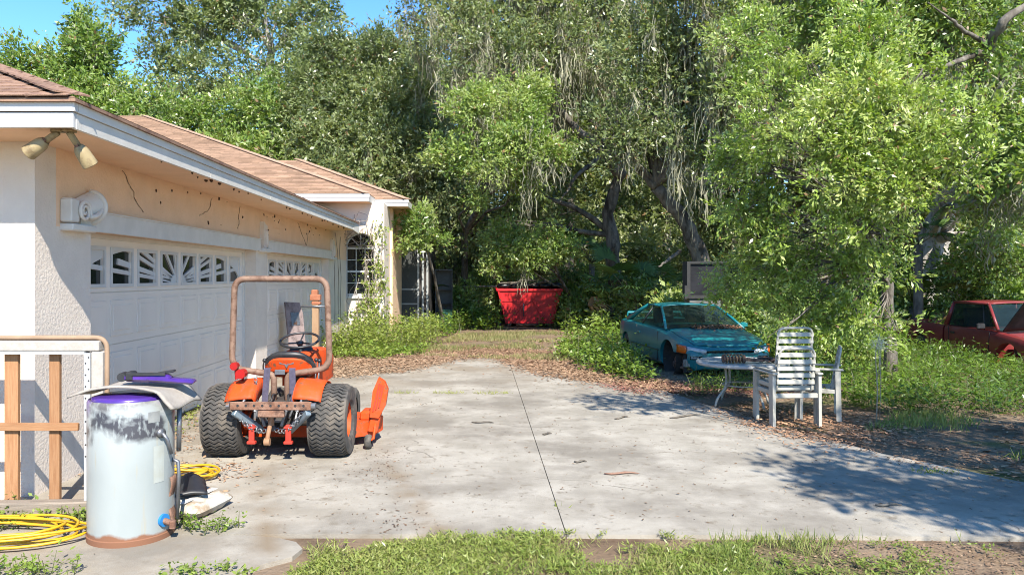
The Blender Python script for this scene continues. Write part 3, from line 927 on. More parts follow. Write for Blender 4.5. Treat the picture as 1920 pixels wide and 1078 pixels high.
# fenders
for s_ in (-1, 1):
    f = MB()
    def fen(u, v):
        a = rad(142 - 80 * v)
        r = 0.40 if v < 0.2 else 0.40
        x = s_ * (0.19 + 0.26 * u)
        return (x, 0.0 + r * math.cos(a) * 0.95, 0.34 + r * math.sin(a) * 1.0 - 0.03 * u * u)
    f.grid(fen, 5, 14)
    f2 = MB().grid(lambda u, v: (s_ * 0.19, 0.95 * math.cos(rad(142 - 80 * v)) * (0.40 - 0.16 * u), 0.34 + math.sin(rad(142 - 80 * v)) * (0.40 - 0.16 * u)), 2, 14)
    f.add(f2.v, f2.f)
    fo = f.build('fender', M_ORANGE, trac, 40)
    fo.modifiers.new('t', 'SOLIDIFY').thickness = 0.008
lamp = MB(); lamp.cyl((-0.335, -0.18, 0.80), (-0.335, -0.10, 0.80), 0.042, 16); lamp.cyl((-0.335, -0.20, 0.80), (-0.335, -0.18, 0.80), 0.046, 16)
lamp.cyl((-0.43, -0.10, 0.86), (-0.43, -0.03, 0.86), 0.038, 14); lamp.tube([(-0.335, -0.1, 0.80), (-0.36, -0.05, 0.72)], 0.012, 6); lamp.tube([(-0.43, -0.05, 0.86), (-0.42, -0.05, 0.73)], 0.012, 6)
lamp.build('tail_light', pm('red_lens', (0.5, 0.015, 0.015), (0.35, 0.02, 0.02), 8, 0.25), trac, 30)
# drawbar with a row of holes
db = MB().cbox((0.03, -0.45, 0.545), (0.74, 0.02, 0.075), None, 0.004)
dbo = db.build('drawbar', M_RUST, trac)
hole = MB().cyl((0, -0.011, 0), (0, 0.0, 0), 0.012, 12).mesh('hole', M_BLACK)
for k in range(9): link('bolt_hole', hole, dbo, (0.03 - 0.30 + k * 0.075, -0.451, 0.548))
e = MB(); e.cyl((-0.37, -0.45, 0.545), (-0.34, -0.45, 0.545), 0.04, 12); e.cyl((0.40, -0.45, 0.545), (0.44, -0.45, 0.545), 0.03, 12); e.build('drawbar_pin', M_STEEL, dbo, 30)
MB().cbox((0.03, -0.43, 0.47), (0.24, 0.05, 0.06), None, 0.006).build('hitch_block', M_RUST, trac)
# three-point linkage
for s_ in (-1, 1):
    l = MB().bar((s_ * 0.34 + 0.03, -0.44, 0.49), (s_ * 0.13, -0.20, 0.27), 0.05, 0.07, 0.008)
    l.build('lower_link', M_BLUEG, trac)
    b = MB(); b.cbox((s_ * 0.17 - 0.01, -0.34, 0.27), (0.05, 0.03, 0.17), None, 0.006); b.cbox((s_ * 0.17 - 0.01, -0.34, 0.19), (0.08, 0.05, 0.03), None, 0.006); b.cbox((s_ * 0.17 - 0.01, -0.34, 0.33), (0.075, 0.05, 0.02), None, 0.004)
    b.build('link_bracket', pm('red_orange', (0.62, 0.04, 0.02), (0.5, 0.05, 0.03), 9, 0.5), trac)
    r = MB(); r.tube([(s_ * 0.24, -0.08, 0.70), (s_ * 0.28, -0.40, 0.50)], 0.013, 8); r.tube([(s_ * 0.24, -0.02, 0.74), (s_ * 0.15, -0.28, 0.40)], 0.011, 8)
    r.build('lift_rod', M_STEEL, trac, True)
    st = MB(); st.tube([(s_ * 0.10, -0.06, 0.86), (s_ * 0.115, -0.085, 0.7), (s_ * 0.10, -0.10, 0.52), (s_ * 0.12, -0.07, 0.44)], 0.003, 4)
    web = MB().add([(s_ * 0.09, -0.055, 0.83), (s_ * 0.15, -0.055, 0.83), (s_ * 0.16, -0.075, 0.64), (s_ * 0.10, -0.075, 0.64), (s_ * 0.105, -0.10, 0.47), (s_ * 0.165, -0.10, 0.47), (s_ * 0.15, -0.04, 0.84), (s_ * 0.09, -0.04, 0.84)], [(0, 1, 2, 3), (3, 2, 5, 4), (0, 1, 6, 7)])
    wo = web.build('webbing_strap', pm('purple_webbing', (0.055, 0.05, 0.085), (0.09, 0.08, 0.13), 30, 0.8), trac)
    wo.modifiers.new('t', 'SOLIDIFY').thickness = 0.004
tl = MB().tube([(0.02, -0.30, 0.55), (-0.03, -0.36, 0.22)], 0.020, 10)
tl.cyl((-0.055, -0.36, 0.20), (-0.005, -0.36, 0.20), 0.035, 14); tl.cyl((-0.01, -0.31, 0.42), (-0.005, -0.315, 0.34), 0.028, 10)
tl.build('top_link', pm('tan_rust', (0.36, 0.18, 0.09), (0.42, 0.25, 0.15), 12, 0.7), trac, 30)
for s_ in (-1, 1):
    cpts = [Vector((s_ * 0.30, -0.42, 0.47)), Vector((s_ * 0.16, -0.34, 0.24)), Vector((s_ * 0.02, -0.28, 0.30))]
    for k in range(16):
        t = k / 15
        p = cpts[0] * (1 - t) ** 2 + cpts[1] * 2 * t * (1 - t) + cpts[2] * t * t
        if k == 0: lk = MB().torus((0, 0, 0), 0.015, 0.005, 'y', 10, 5).mesh('chain_link', M_STEEL, True) if s_ == -1 else lk
        link('chain_link', lk, trac, p, (0, random.uniform(0, 1), (k % 2) * PI / 2), (1, 1, 1.35))
for k in range(9):
    link('chain_link', lk, trac, Vector((-0.20 + 0.01 * (k % 2), -0.16, 0.74 - k * 0.026)), (0, 0, (k % 2) * PI / 2), (1, 1, 1.2))
hy = MB()
for i in range(7):
    a = random.uniform(-0.2, 0.2)
    hy.tube([(a, 0.05, 0.58), (a * 1.3 + random.uniform(-0.05, 0.05), -0.16, 0.60), (a + random.uniform(-0.08, 0.08), -0.20, 0.42)], 0.009, 6)
hy.build('hydraulic_hose', M_BLACK, trac, True)
for x, y in ((-0.26, 0.3), (0.24, 0.36), (0.29, 0.28)):
    lev = MB().tube([(x, y, 0.55), (x * 1.02, y + 0.04, 0.86)], 0.008, 6).build('control_lever', M_STEEL, trac, True)
    MB().ball((x * 1.02, y + 0.04, 0.87), 0.022, 8, 6).build('knob', M_BLACK, lev, True)
for s_ in (-1, 1):
    q = MB().tube([(s_ * 0.215, -0.10, 0.60), (s_ * 0.19, -0.22, 0.36)], 0.012, 8); q.cyl((s_ * 0.207, -0.13, 0.54), (s_ * 0.198, -0.18, 0.44), 0.022, 10); q.build('levelling_screw', M_STEEL, trac, 30)
    MB().cbox((s_ * 0.10, -0.24, 0.40), (0.03, 0.09, 0.16), Matrix.Rotation(0.3 * s_, 3, 'Y'), 0.006).build('hitch_plate', M_STEEL, trac)
for i in range(8):
    a = i * PI / 4
    MB().cyl((0.12 * math.cos(a), -0.135, 0.40 + 0.10 * math.sin(a)), (0.12 * math.cos(a), -0.15, 0.40 + 0.10 * math.sin(a)), 0.010, 6).build('bolt', M_STEEL, trac)
# mid-mounted mower deck with discharge chute
deck = empty('mower_deck', (0.10, 0.62, 0)); deck.parent = trac
dm = MB()
dp = [(-0.62, -0.28), (0.55, -0.30), (0.74, -0.16), (0.78, 0.10), (0.60, 0.30), (-0.55, 0.30), (-0.68, 0.1)]
dm.prism(dp, 0.15, lambda a, b, h: (a, b, h), 0.10)
dm.cyl((0.3, 0, 0.25), (0.3, 0, 0.30), 0.14, 18); dm.cyl((-0.3, 0, 0.25), (-0.3, 0, 0.30), 0.14, 18)
dm.cbox((0.66, -0.05, 0.29), (0.16, 0.24, 0.10), None, 0.02)
dm.build('deck_shell', M_ORANGE, deck, 30)
fl = MB()
fl.prism([(-0.02, 0.0), (0.07, -0.01), (0.14, 0.12), (0.165, 0.28), (0.13, 0.36), (0.07, 0.40), (0.01, 0.26)], 0.20, lambda a, b, h: (0.72 + a, -0.28 + h * 0.35, 0.30 + b))
fl.cbox((0.74, -0.20, 0.24), (0.10, 0.10, 0.22), Matrix.Rotation(0.2, 3, 'Y'), 0.015)
fl.build('discharge_chute', M_ORANGE, deck, 30)
rbs = MB()
for k in range(3): rbs.bar((0.735 + 0.03 * k, -0.285, 0.36 + 0.02 * k), (0.80 + 0.02 * k, -0.285, 0.64 - 0.01 * k), 0.012, 0.01)
rbs.build('chute_rib', pm('red_orange'  , (0.62, 0.04, 0.02)), deck)
cw = MB().lathe([(0.03, -0.03), (0.06, -0.032), (0.072, -0.015), (0.072, 0.015), (0.06, 0.032), (0.03, 0.03)], 20, 'x', (0.70, -0.36, 0.072))
cw.build('caster_wheel', M_RUBBER, deck, True)
MB().tube([(0.70, -0.36, 0.075), (0.75, -0.34, 0.10), (0.76, -0.30, 0.24)], 0.014, 8).build('caster_fork', M_ORANGE, deck, True)
MB().cbox((-0.48, -0.40, 0.13), (0.07, 0.10, 0.10), Matrix.Rotation(0.5, 3, 'Y'), 0.01).build('deck_bracket', M_ORANGE, deck)

# upright jack post and weathered board by the far garage door
jp = empty('jack_post', (-2.10, 9.75, 0), 0, 'tan upright jack post with crossbar and orange cap beside the far garage door', 'post')
MB().cbox((0, 0, 0.75), (0.085, 0.07, 1.34), None, 0.008).build('post', pm('tan_post', (0.42, 0.27, 0.15), (0.34, 0.20, 0.11), 8, 0.8, stretch=(1, 1, 0.3)), jp)
hd_ = MB(); hd_.cbox((0, 0, 1.45), (0.13, 0.10, 0.08), None, 0.01); hd_.cbox((-0.01, 0, 1.51), (0.08, 0.09, 0.08), None, 0.012); hd_.cbox((0.01, 0, 1.38), (0.11, 0.09, 0.04), None, 0.008)
hd_.build('cap', pm('rust_orange', (0.33, 0.10, 0.04), (0.42, 0.17, 0.09), 12, 0.8), jp)
MB().tube([(-0.19, -0.02, 1.335), (0.15, -0.05, 1.34)], 0.013, 8).build('crossbar', M_STEEL, jp, True)
MB().cbox((0, 0, 0.04), (0.34, 0.30, 0.08), None, 0.01).build('base_plate', M_RUST, jp)
wb = MB()
wb.prism([(-0.20, 0), (0.18, 0.0), (0.22, 1.05), (0.17, 1.25), (-0.17, 1.27)], 0.03, lambda a, b, h: (0.0 + h, a, b))
wbo = wb.build('weathered_board', pm('mauve_board', (0.27, 0.20, 0.19), (0.35, 0.27, 0.25), 6, 0.9, c3=(0.15, 0.11, 0.10), s3=4), None, False, (-3.30, 13.95, 0.0), (0, rad(-10), rad(-35)))
tag(wbo, 'weathered mauve board leaning against the far garage door', 'board')
MB().cbox((0.034, 0.02, 0.95), (0.01, 0.20, 0.24), None, 0.003).build('metal_plate', M_STEEL, wbo)

# ------------------------------------------------------------------ water heater tank
def tank_mat():
    m = bpy.data.materials.new('tank_enamel'); m.use_nodes = True
    N = m.node_tree.nodes; L = m.node_tree.links; b = N['Principled BSDF']
    b.inputs['Roughness'].default_value = 0.35
    tc = N.new('ShaderNodeTexCoord'); sp = N.new('ShaderNodeSeparateXYZ'); L.new(tc.outputs['Object'], sp.inputs[0])
    def noise(sc, st=(1, 1, 1), det=6):
        mp = N.new('ShaderNodeMapping'); mp.inputs['Scale'].default_value = st; L.new(tc.outputs['Object'], mp.inputs['Vector'])
        n = N.new('ShaderNodeTexNoise'); n.inputs['Scale'].default_value = sc; n.inputs['Detail'].default_value = det; L.new(mp.outputs[0], n.inputs['Vector']); return n.outputs['Fac']
    def mr(v, a, c, x=0, y=1):
        r = N.new('ShaderNodeMapRange'); r.inputs[1].default_value = a; r.inputs[2].default_value = c; r.inputs[3].default_value = x; r.inputs[4].default_value = y; L.new(v, r.inputs[0]); return r.outputs[0]
    def ma(op, a, c):
        q = N.new('ShaderNodeMath'); q.operation = op
        for i, v in enumerate((a, c)):
            if isinstance(v, (int, float)): q.inputs[i].default_value = v
            else: L.new(v, q.inputs[i])
        return q.outputs[0]
    def mix(f, A, B):
        x = N.new('ShaderNodeMix'); x.data_type = 'RGBA'; L.new(f, x.inputs[0])
        for k, q in ((6, A), (7, B)):
            if isinstance(q, tuple): x.inputs[k].default_value = (*q, 1)
            else: L.new(q, x.inputs[k])
        return x.outputs[2]
    z = sp.outputs['Z']
    c = mix(mr(noise(3, (1, 1, 0.25)), 0.35, 0.7), (0.305, 0.325, 0.315), (0.25, 0.275, 0.27))
    c = mix(mr(noise(9, (3, 3, 0.25)), 0.62, 0.75), c, (0.30, 0.28, 0.22))
    # scorched paint round the top with a ragged lower edge
    sc = mr(ma('ADD', z, ma('MULTIPLY', mr(noise(4.5), 0.3, 0.7), 0.30)), 0.82, 0.93)
    c = mix(ma('MULTIPLY', sc, ma('MULTIPLY', mr(noise(3.0, (1, 1, 1.6)), 0.43, 0.51), mr(noise(38, (1, 1, 0.4)), 0.30, 0.48))), c, (0.04, 0.036, 0.04))
    c = mix(ma('MULTIPLY', mr(z, 0.84, 0.90), 0.45), c, (0.22, 0.20, 0.18))
    # purple overspray at the rim
    c = mix(ma('MULTIPLY', mr(z, 0.80, 0.93), mr(noise(3.3), 0.52, 0.66)), c, (0.16, 0.08, 0.38))
    # rust at the foot
    ru = mr(ma('ADD', z, ma('MULTIPLY', noise(7), 0.10)), 0.125, 0.105)
    c = mix(ru, c, (0.19, 0.085, 0.045))
    c = mix(mr(noise(5), 0.73, 0.76), c, (0.30, 0.16, 0.09))
    L.new(c, b.inputs['Base Color'])
    bp = N.new('ShaderNodeBump'); bp.inputs['Strength'].default_value = 0.25; bp.inputs['Distance'].default_value = 0.02; L.new(noise(4), bp.inputs['Height']); L.new(bp.outputs[0], b.inputs['Normal'])
    L.new(mr(ru, 0, 1, 0.35, 0.9), b.inputs['Roughness'])
    return m
tank = empty('water_heater', (-2.335, 5.13, 0), rad(12), 'scorched white water heater tank with a mat draped over its top', 'water heater')
R = 0.268
tk = MB().lathe([(0.0, 0.012), (R - 0.02, 0.012), (R + 0.004, 0.0), (R + 0.006, 0.035), (R, 0.04), (R, 0.45), (R, 0.90), (R - 0.008, 0.915), (R - 0.02, 0.905), (0.0, 0.89)], 56)
tk.build('shell', tank_mat(), tank, 40)
MB().lathe([(R - 0.03, 0.9), (R - 0.024, 0.925), (R - 0.06, 0.935), (0, 0.945)], 40).build('purple_lid', M_PURPLE, tank, True)
jk = MB(); a_ = rad(-33)
ux = Vector((math.cos(a_), math.sin(a_), 0))
nzl = ux * (R - 0.01)
j1 = MB().cyl(tuple(nzl + Vector((0, 0, 0.125))), tuple(ux * (R + 0.016) + Vector((0, 0, 0.125))), 0.042, 18); j1.build('blue_gasket', pm('blue_ring', (0.02, 0.22, 0.55)), tank, 30)
j2 = MB().cyl(tuple(nzl + Vector((0, 0, 0.125))), tuple(ux * (R + 0.075) + Vector((0, 0, 0.11))), 0.02, 12); j2.cbox(tuple(ux * (R + 0.08) + Vector((0, 0, 0.105))), (0.04, 0.04, 0.06), None, 0.008); j2.build('drain_valve', M_RUST, tank, 30)
a2 = rad(-8); u2 = Vector((math.cos(a2), math.sin(a2), 0))
pp = MB().tube([u2 * (R + 0.03) + Vector((0, 0, 0.10)), u2 * (R + 0.04) + Vector((0, 0, 0.4)), u2 * (R + 0.035) + Vector((0, 0, 0.48)), u2 * (R - 0.01) + Vector((0, 0, 0.5))], 0.013, 8)
pp.tube([u2 * (R + 0.03) + Vector((0.01, 0, 0.55)), u2 * (R + 0.035) + Vector((0.01, 0, 0.86))], 0.016, 8)
pp.build('overflow_pipe', M_STEEL, tank, True)
rs = MB().grid(lambda u, v: tuple(Vector((math.cos(-0.35 + 0.4 * u), math.sin(-0.35 + 0.4 * u), 0)) * (R + 0.006 + 0.012 * math.sin(9 * v)) + Vector((0, 0, 0.03 + 0.36 * v))), 4, 10)
rs.build('rust_flake', M_RUST, tank, True).modifiers.new('t', 'SOLIDIFY').thickness = 0.004
a3 = rad(-38); u3 = Vector((math.cos(a3), math.sin(a3), 0))
vv = MB().cyl(tuple(u3 * (R - 0.01) + Vector((0, 0, 0.70))), tuple(u3 * (R + 0.02) + Vector((0, 0, 0.70))), 0.03, 14)
vv.tube([u3 * (R + 0.02) + Vector((0, 0, 0.70)), u3 * (R + 0.03) + Vector((0.02, 0.01, 0.66)), u3 * (R + 0.03) + Vector((0.045, 0.02, 0.56))], 0.012, 8)
vv.build('relief_valve', M_STEEL, tank, True)
pl = MB().grid(lambda u, v: tuple(Vector((math.cos(-0.98 + 0.30 * u), math.sin(-0.98 + 0.30 * u), 0)) * (R + 0.002) + Vector((0, 0, 0.775 + 0.07 * v))), 4, 1)
pl.build('rating_plate', pm('plate_grey', (0.33, 0.34, 0.33), (0.25, 0.26, 0.26), 20, 0.5), tank)
pl = MB().grid(lambda u, v: tuple(Vector((math.cos(-0.85 + 0.30 * u), math.sin(-0.85 + 0.30 * u), 0)) * (R + 0.002) + Vector((0, 0, 0.38 + 0.24 * v))), 4, 1)
pl.build('faded_label', pm('label_tan', (0.42, 0.43, 0.38), (0.46, 0.49, 0.46), 9, 0.6), tank)
# mat draped over the tank
def drape(u, v):
    x = -0.34 + 0.74 * u
    y = -0.20 + 0.42 * v
    z = 0.952 + 0.045 * math.sin(PI * min(1, max(0, (x + 0.36) / 0.70))) + 0.010 * math.sin(7 * v + 3 * u)
    if x > 0.25:
        s_ = x - 0.25
        z -= 0.75 * s_ ** 1.15
        x = 0.25 + s_ * 0.72
    if x < -0.2: z -= 0.12 * (-0.2 - x)
    y += 0.05 * math.sin(2.2 * u) + 0.02
    return (x, y, z)
dr = MB().grid(drape, 26, 10).build('draped_mat', M_CARPET, None, True, (-2.335, 5.13, 0), (0, 0, rad(-6)))
dr.modifiers.new('t', 'SOLIDIFY').thickness = 0.014
tag(dr, 'dusty tan floor mat draped over the white tank', 'mat')
pb = empty('purple_gadget', (-2.19, 5.18, 1.008), rad(8), 'purple and black plastic bundle lying on the draped mat', 'plastic')
q = MB().cbox((-0.05, 0, 0.03), (0.30, 0.10, 0.055), Matrix.Rotation(0.05, 3, 'Y'), 0.018); q.build('purple_shell', M_PURPLE, pb, 40)
q = MB().cbox((0.10, 0.0, 0.012), (0.30, 0.12, 0.03), Matrix.Rotation(0.10, 3, 'Y'), 0.012); q.build('purple_tray', M_PURPLE, pb, 40)
q = MB(); q.cyl((-0.21, -0.045, 0.04), (-0.21, 0.045, 0.04), 0.03, 12); q.cbox((-0.16, 0, 0.045), (0.05, 0.11, 0.06), None, 0.01); q.bar((0.0, 0, 0.055), (0.12, 0, 0.075), 0.06, 0.015, 0.004); q.cbox((-0.04, -0.052, 0.06), (0.22, 0.01, 0.02)); q.build('black_clip', M_BLACK, pb, 30)

# ------------------------------------------------------------------ stripped box-spring frame on its edge
bf = empty('box_spring_frame', (-3.6, 5.60, 0), 0, 'stripped box spring frame of brown boards standing on edge by the corner', 'bed frame')
tx, tz = 0.885, 1.285
rim_p = arc_path([(-2.2, 0, tz - 0.012), (tx - 0.012, 0, tz - 0.012), (tx - 0.012, 0, 0.0)], [0, 0.09, 0], 8)
MB().tube(rim_p, 0.018, 8).build('piping', pm('piping_tan', (0.42, 0.28, 0.18), (0.33, 0.22, 0.14), 7, 0.8), bf, True)
fr = MB(); fr.cbox(((tx - 2.3) / 2, 0, tz - 0.07), (tx + 2.2, 0.09, 0.075), None, 0.008)
fr.cbox((tx - 0.065, 0, (tz - 0.11) / 2), (0.085, 0.09, tz - 0.11), None, 0.008)
fr.build('edge_rail', pm('fabric_white', (0.50, 0.46, 0.41), (0.42, 0.38, 0.33), 30, 0.9, bump=0.2, bscale=200, c3=(0.40, 0.28, 0.18), s3=5, lo3=0.62), bf)
pf = MB().box((tx - 0.155, -0.05, 0.10), (tx - 0.110, 0.03, tz - 0.12)); pf.box((-2.2, -0.048, tz - 0.128), (tx - 0.155, 0.03, tz - 0.108))
pfo = pf.build('perforated_strip', pm('galvanised', (0.62, 0.63, 0.63), (0.52, 0.53, 0.54), 12, 0.5, metal=0.2), bf)
ph = MB().cyl((0, -0.003, 0), (0, 0.001, 0), 0.006, 8).mesh('strip_hole', M_DARK)
for k in range(18):
    link('strip_hole', ph, pfo, (tx - 0.132 + (0.011 if k % 2 else -0.011), -0.0505, 0.42 + k * 0.042))
for x, w in ((0.165, 0.10), (0.48, 0.075), (-0.16, 0.09), (-0.55, 0.09)):
    MB().cbox((0, 0, 0), (w, 0.035, tz - 0.15), None, 0.004).build('slat', M_WOOD, bf, False, (x, 0.03, 0.06 + (tz - 0.15) / 2), (0, 0, 0))
MB().cbox((0, 0, 0), (0.055, 0.03, 2.4), None, 0.004).build('cross_slat', M_WOOD, bf, False, (-0.53, -0.006, 0.625), (0, rad(90), 0))
bb = MB().cbox((0, 0, 0.055), (2.6, 0.10, 0.09), None, 0.01).build('bottom_board', M_WOODG, bf, False, (-0.45, -0.10, 0.0), (0, 0, rad(3)))

# ------------------------------------------------------------------ hoses
def coil(name, c, r0, turns, label, rz=0, sx=1.0, lift=0.0, seed=1, sag=0.05):
    rr = random.Random(seed)
    pts = []
    n = int(turns * 28)
    ph1, ph2 = rr.uniform(0, 6), rr.uniform(0, 6)
    for i in range(n):
        a = 2 * PI * i / 28
        t = i / n
        r = r0 * (1 + 0.16 * math.sin(a / (2 * PI) * 2.7 + ph1)) * (1 - 0.12 * math.sin(t * 9 + ph2))
        x = r * sx * math.cos(a) + sag * math.sin(t * 7); y = r * math.sin(a) + 0.03 * math.sin(t * 11 + 1)
        pts.append((x, y, 0.012 + lift + 0.010 * t * turns + 0.012 * (1 + math.sin(a * 2.3 + ph2))))
    o = MB().tube(pts, 0.0095, 7).build(name, M_HOSE, None, True, c, (0, 0, rz))
    tag(o, label, 'hose', 'yellow hoses')
    return o
coil('garden_hose', (-3.22, 5.00, 0.004), 0.24, 7, 'yellow garden hose coiled on the path before the tank', 0.1, 2.2, 0.0, 3, 0.05)
coil('garden_hose', (-2.50, 6.52, 0.004), 0.16, 5, 'yellow garden hose coil behind the tank near the tractor wheel', 0.2, 1.4, 0.0, 5, 0.02)

# paper sack and black scrap beside the tank
def sack(u, v):
    x = (u - 0.5) * 2; y = (v - 0.5) * 2
    return (x, y)
sk = MB()
def sk_fn(top):
    def f(u, v):
        x = (u - 0.5) * 2; y = (v - 0.5) * 2
        k = (1 - abs(x) ** 5) * (1 - abs(y) ** 6)
        b = 0.006 * math.sin(9 * x + 4 * y) + 0.005 * math.sin(13 * y - 5 * x)
        return (0.20 * x * (1 - 0.05 * abs(y) ** 3), 0.25 * y, (0.065 + (0.06 * k ** 0.45 + b) * (1 if top else -1)) if k > 0 else 0.065)
    return f
sk.grid(sk_fn(True), 18, 22); sk.grid(sk_fn(False), 18, 22)
sko = sk.build('cement_sack', pm('sack_paper', (0.62, 0.58, 0.51), (0.50, 0.44, 0.36), 7, 0.8, bump=0.4, bscale=14, c3=(0.36, 0.27, 0.18), s3=3.5, lo3=0.55), None, True, (-2.09, 5.62, 0.0), (0, 0, rad(-14)))
sko.scale = (0.9, 0.9, 0.9)
tag(sko, 'stiff grey paper cement sack lying beside the white tank', 'sack')
MB().cbox((0.03, 0, 0.132), (0.05, 0.46, 0.004), Matrix.Rotation(0.0, 3, 'X'), 0).build('pale_band', pm('band_white', (0.72, 0.70, 0.66)), sko)
bp_ = MB().grid(lambda u, v: ((u - 0.5) * 0.22, (v - 0.5) * 0.30, 0.155 + 0.05 * math.sin(PI * u) * (0.3 + v) + 0.02 * v), 8, 8).build('black_flap', M_BLACK, None, True, (-2.14, 5.66, 0.0), (0, 0, 0.4))
bp_.modifiers.new('t', 'SOLIDIFY').thickness = 0.02
tag(bp_, 'curled black rubber flap lying on the paper sack', 'rubber flap')

# ------------------------------------------------------------------ floodlights under the eave
M_LAMP = pm('lamp_tan', (0.46, 0.36, 0.19), (0.38, 0.29, 0.15), 8, 0.6, c3=(0.25, 0.18, 0.09), s3=9)
def flood(loc, dirv, label):
    root = empty('floodlight', loc, 0, label, 'floodlight', 'floodlights under the eave')
    d = Vector(dirv).normalized()
    MB().cyl((0, 0, 0.0), (0, 0, -0.02), 0.055, 16).build('mount', M_LAMP, root, 30)
    k = Vector((0, 0, -0.02)); e_ = k + d * 0.12
    MB().tube([k, k + d * 0.03, e_], 0.026, 10).build('arm', M_LAMP, root, True)
    kn = MB().cyl(tuple(e_ + Vector((0, -0.03, 0))), tuple(e_ + Vector((0, 0.03, 0))), 0.018, 10); kn.build('knuckle', M_RUST, root, 30)
    u, w = frame_of(d)
    prof = [(0.0, 0.0), (0.035, 0.0), (0.05, 0.03), (0.056, 0.06), (0.062, 0.17), (0.058, 0.175), (0.052, 0.15), (0.045, 0.10), (0, 0.09)]
    mb = MB().lathe(prof, 24)
    Mx = Matrix.Translation(e_) @ d.to_track_quat('Z', 'Y').to_matrix().to_4x4()
    mb.move(Mx).build('lamp_housing', M_LAMP, root, 40)
    MB().lathe([(0.0, 0.125), (0.03, 0.12), (0.05, 0.10)], 18).move(Mx).build('bulb', pm('bulb_glass', (0.7, 0.68, 0.6), rough=0.15), root, True)
    return root
fl1 = flood((-3.03, 5.50, ZS - 0.001), (-0.75, 0.05, -0.5), 'left tan floodlight pointing at the wall corner under the eave')
fl2 = flood((-2.95, 5.50, ZS - 0.001), (0.30, 0.45, -0.75), 'right tan floodlight pointing down under the eave')
for o in (fl1, fl2): o.scale = (0.92, 0.92, 0.92)

# ------------------------------------------------------------------ patio table, chairs
tb = empty('patio_table', (3.50, 10.30, 0), 0, 'round grey patio table with bent white legs in front of the teal car', 'table')
MB().lathe([(0, 0.545), (0.55, 0.545), (0.575, 0.535), (0.595, 0.550), (0.597, 0.575), (0.58, 0.585), (0.565, 0.575), (0, 0.572)], 56).build('table_top', M_TABLE, tb, 30)
for k in range(4):
    a = rad(200 + 90 * k)
    c, s_ = math.cos(a), math.sin(a)
    pts = [(0.27 * c, 0.27 * s_, 0.545), (0.25 * c, 0.25 * s_, 0.30), (0.27 * c, 0.27 * s_, 0.24), (0.40 * c, 0.40 * s_, 0.10), (0.43 * c, 0.43 * s_, 0.0)]
    MB().tube(arc_path(pts, [0, 0.05, 0.05, 0.05, 0], 4), 0.016, 8).build('leg', M_WPLAST, tb, True)
MB().torus((0, 0, 0.27), 0.25, 0.011, 'z', 32, 6).build('brace_ring', M_WPLAST, tb, True)
cs = empty('coil_spring', (3.42, 10.12, 0.577), rad(4), 'rusty coil-over suspension spring lying on the patio table', 'spring')
pts = [(-0.22 + 0.26 * i / 90, 0.052 * math.cos(2 * PI * i / 15), 0.062 + 0.052 * math.sin(2 * PI * i / 15)) for i in range(91)]
MB().tube(pts, 0.011, 6).build('spring', pm('spring_rust', (0.45, 0.24, 0.08), (0.22, 0.12, 0.09), 14, 0.7), cs, True)
q = MB().tube([(-0.25, 0, 0.062), (0.0, 0, 0.055), (0.30, 0, 0.03)], [0.03, 0.028, 0.018], 10); q.cyl((0.03, 0, 0.055), (0.05, 0, 0.055), 0.055, 14); q.cyl((-0.24, 0, 0.062), (-0.225, 0, 0.062), 0.055, 14)
q.build('damper_rod', M_RUST, cs, 30)
pile = empty('scrap_parts', (3.86, 10.18, 0.577), 0, 'heap of dark rusty car parts on the right of the patio table', 'scrap')
for i in range(7):
    a = random.uniform(0, PI)
    p = Vector((random.uniform(-0.12, 0.14), random.uniform(-0.10, 0.10), 0.02 + 0.006 * i))
    d = Vector((math.cos(a), math.sin(a), random.uniform(-0.05, 0.1))) * random.uniform(0.07, 0.15)
    MB().tube([p - d, p + Vector((0, 0, 0.015)), p + d], 0.014, 7).build('scrap_rod', M_RUST if i % 2 else M_DARK, pile, True)

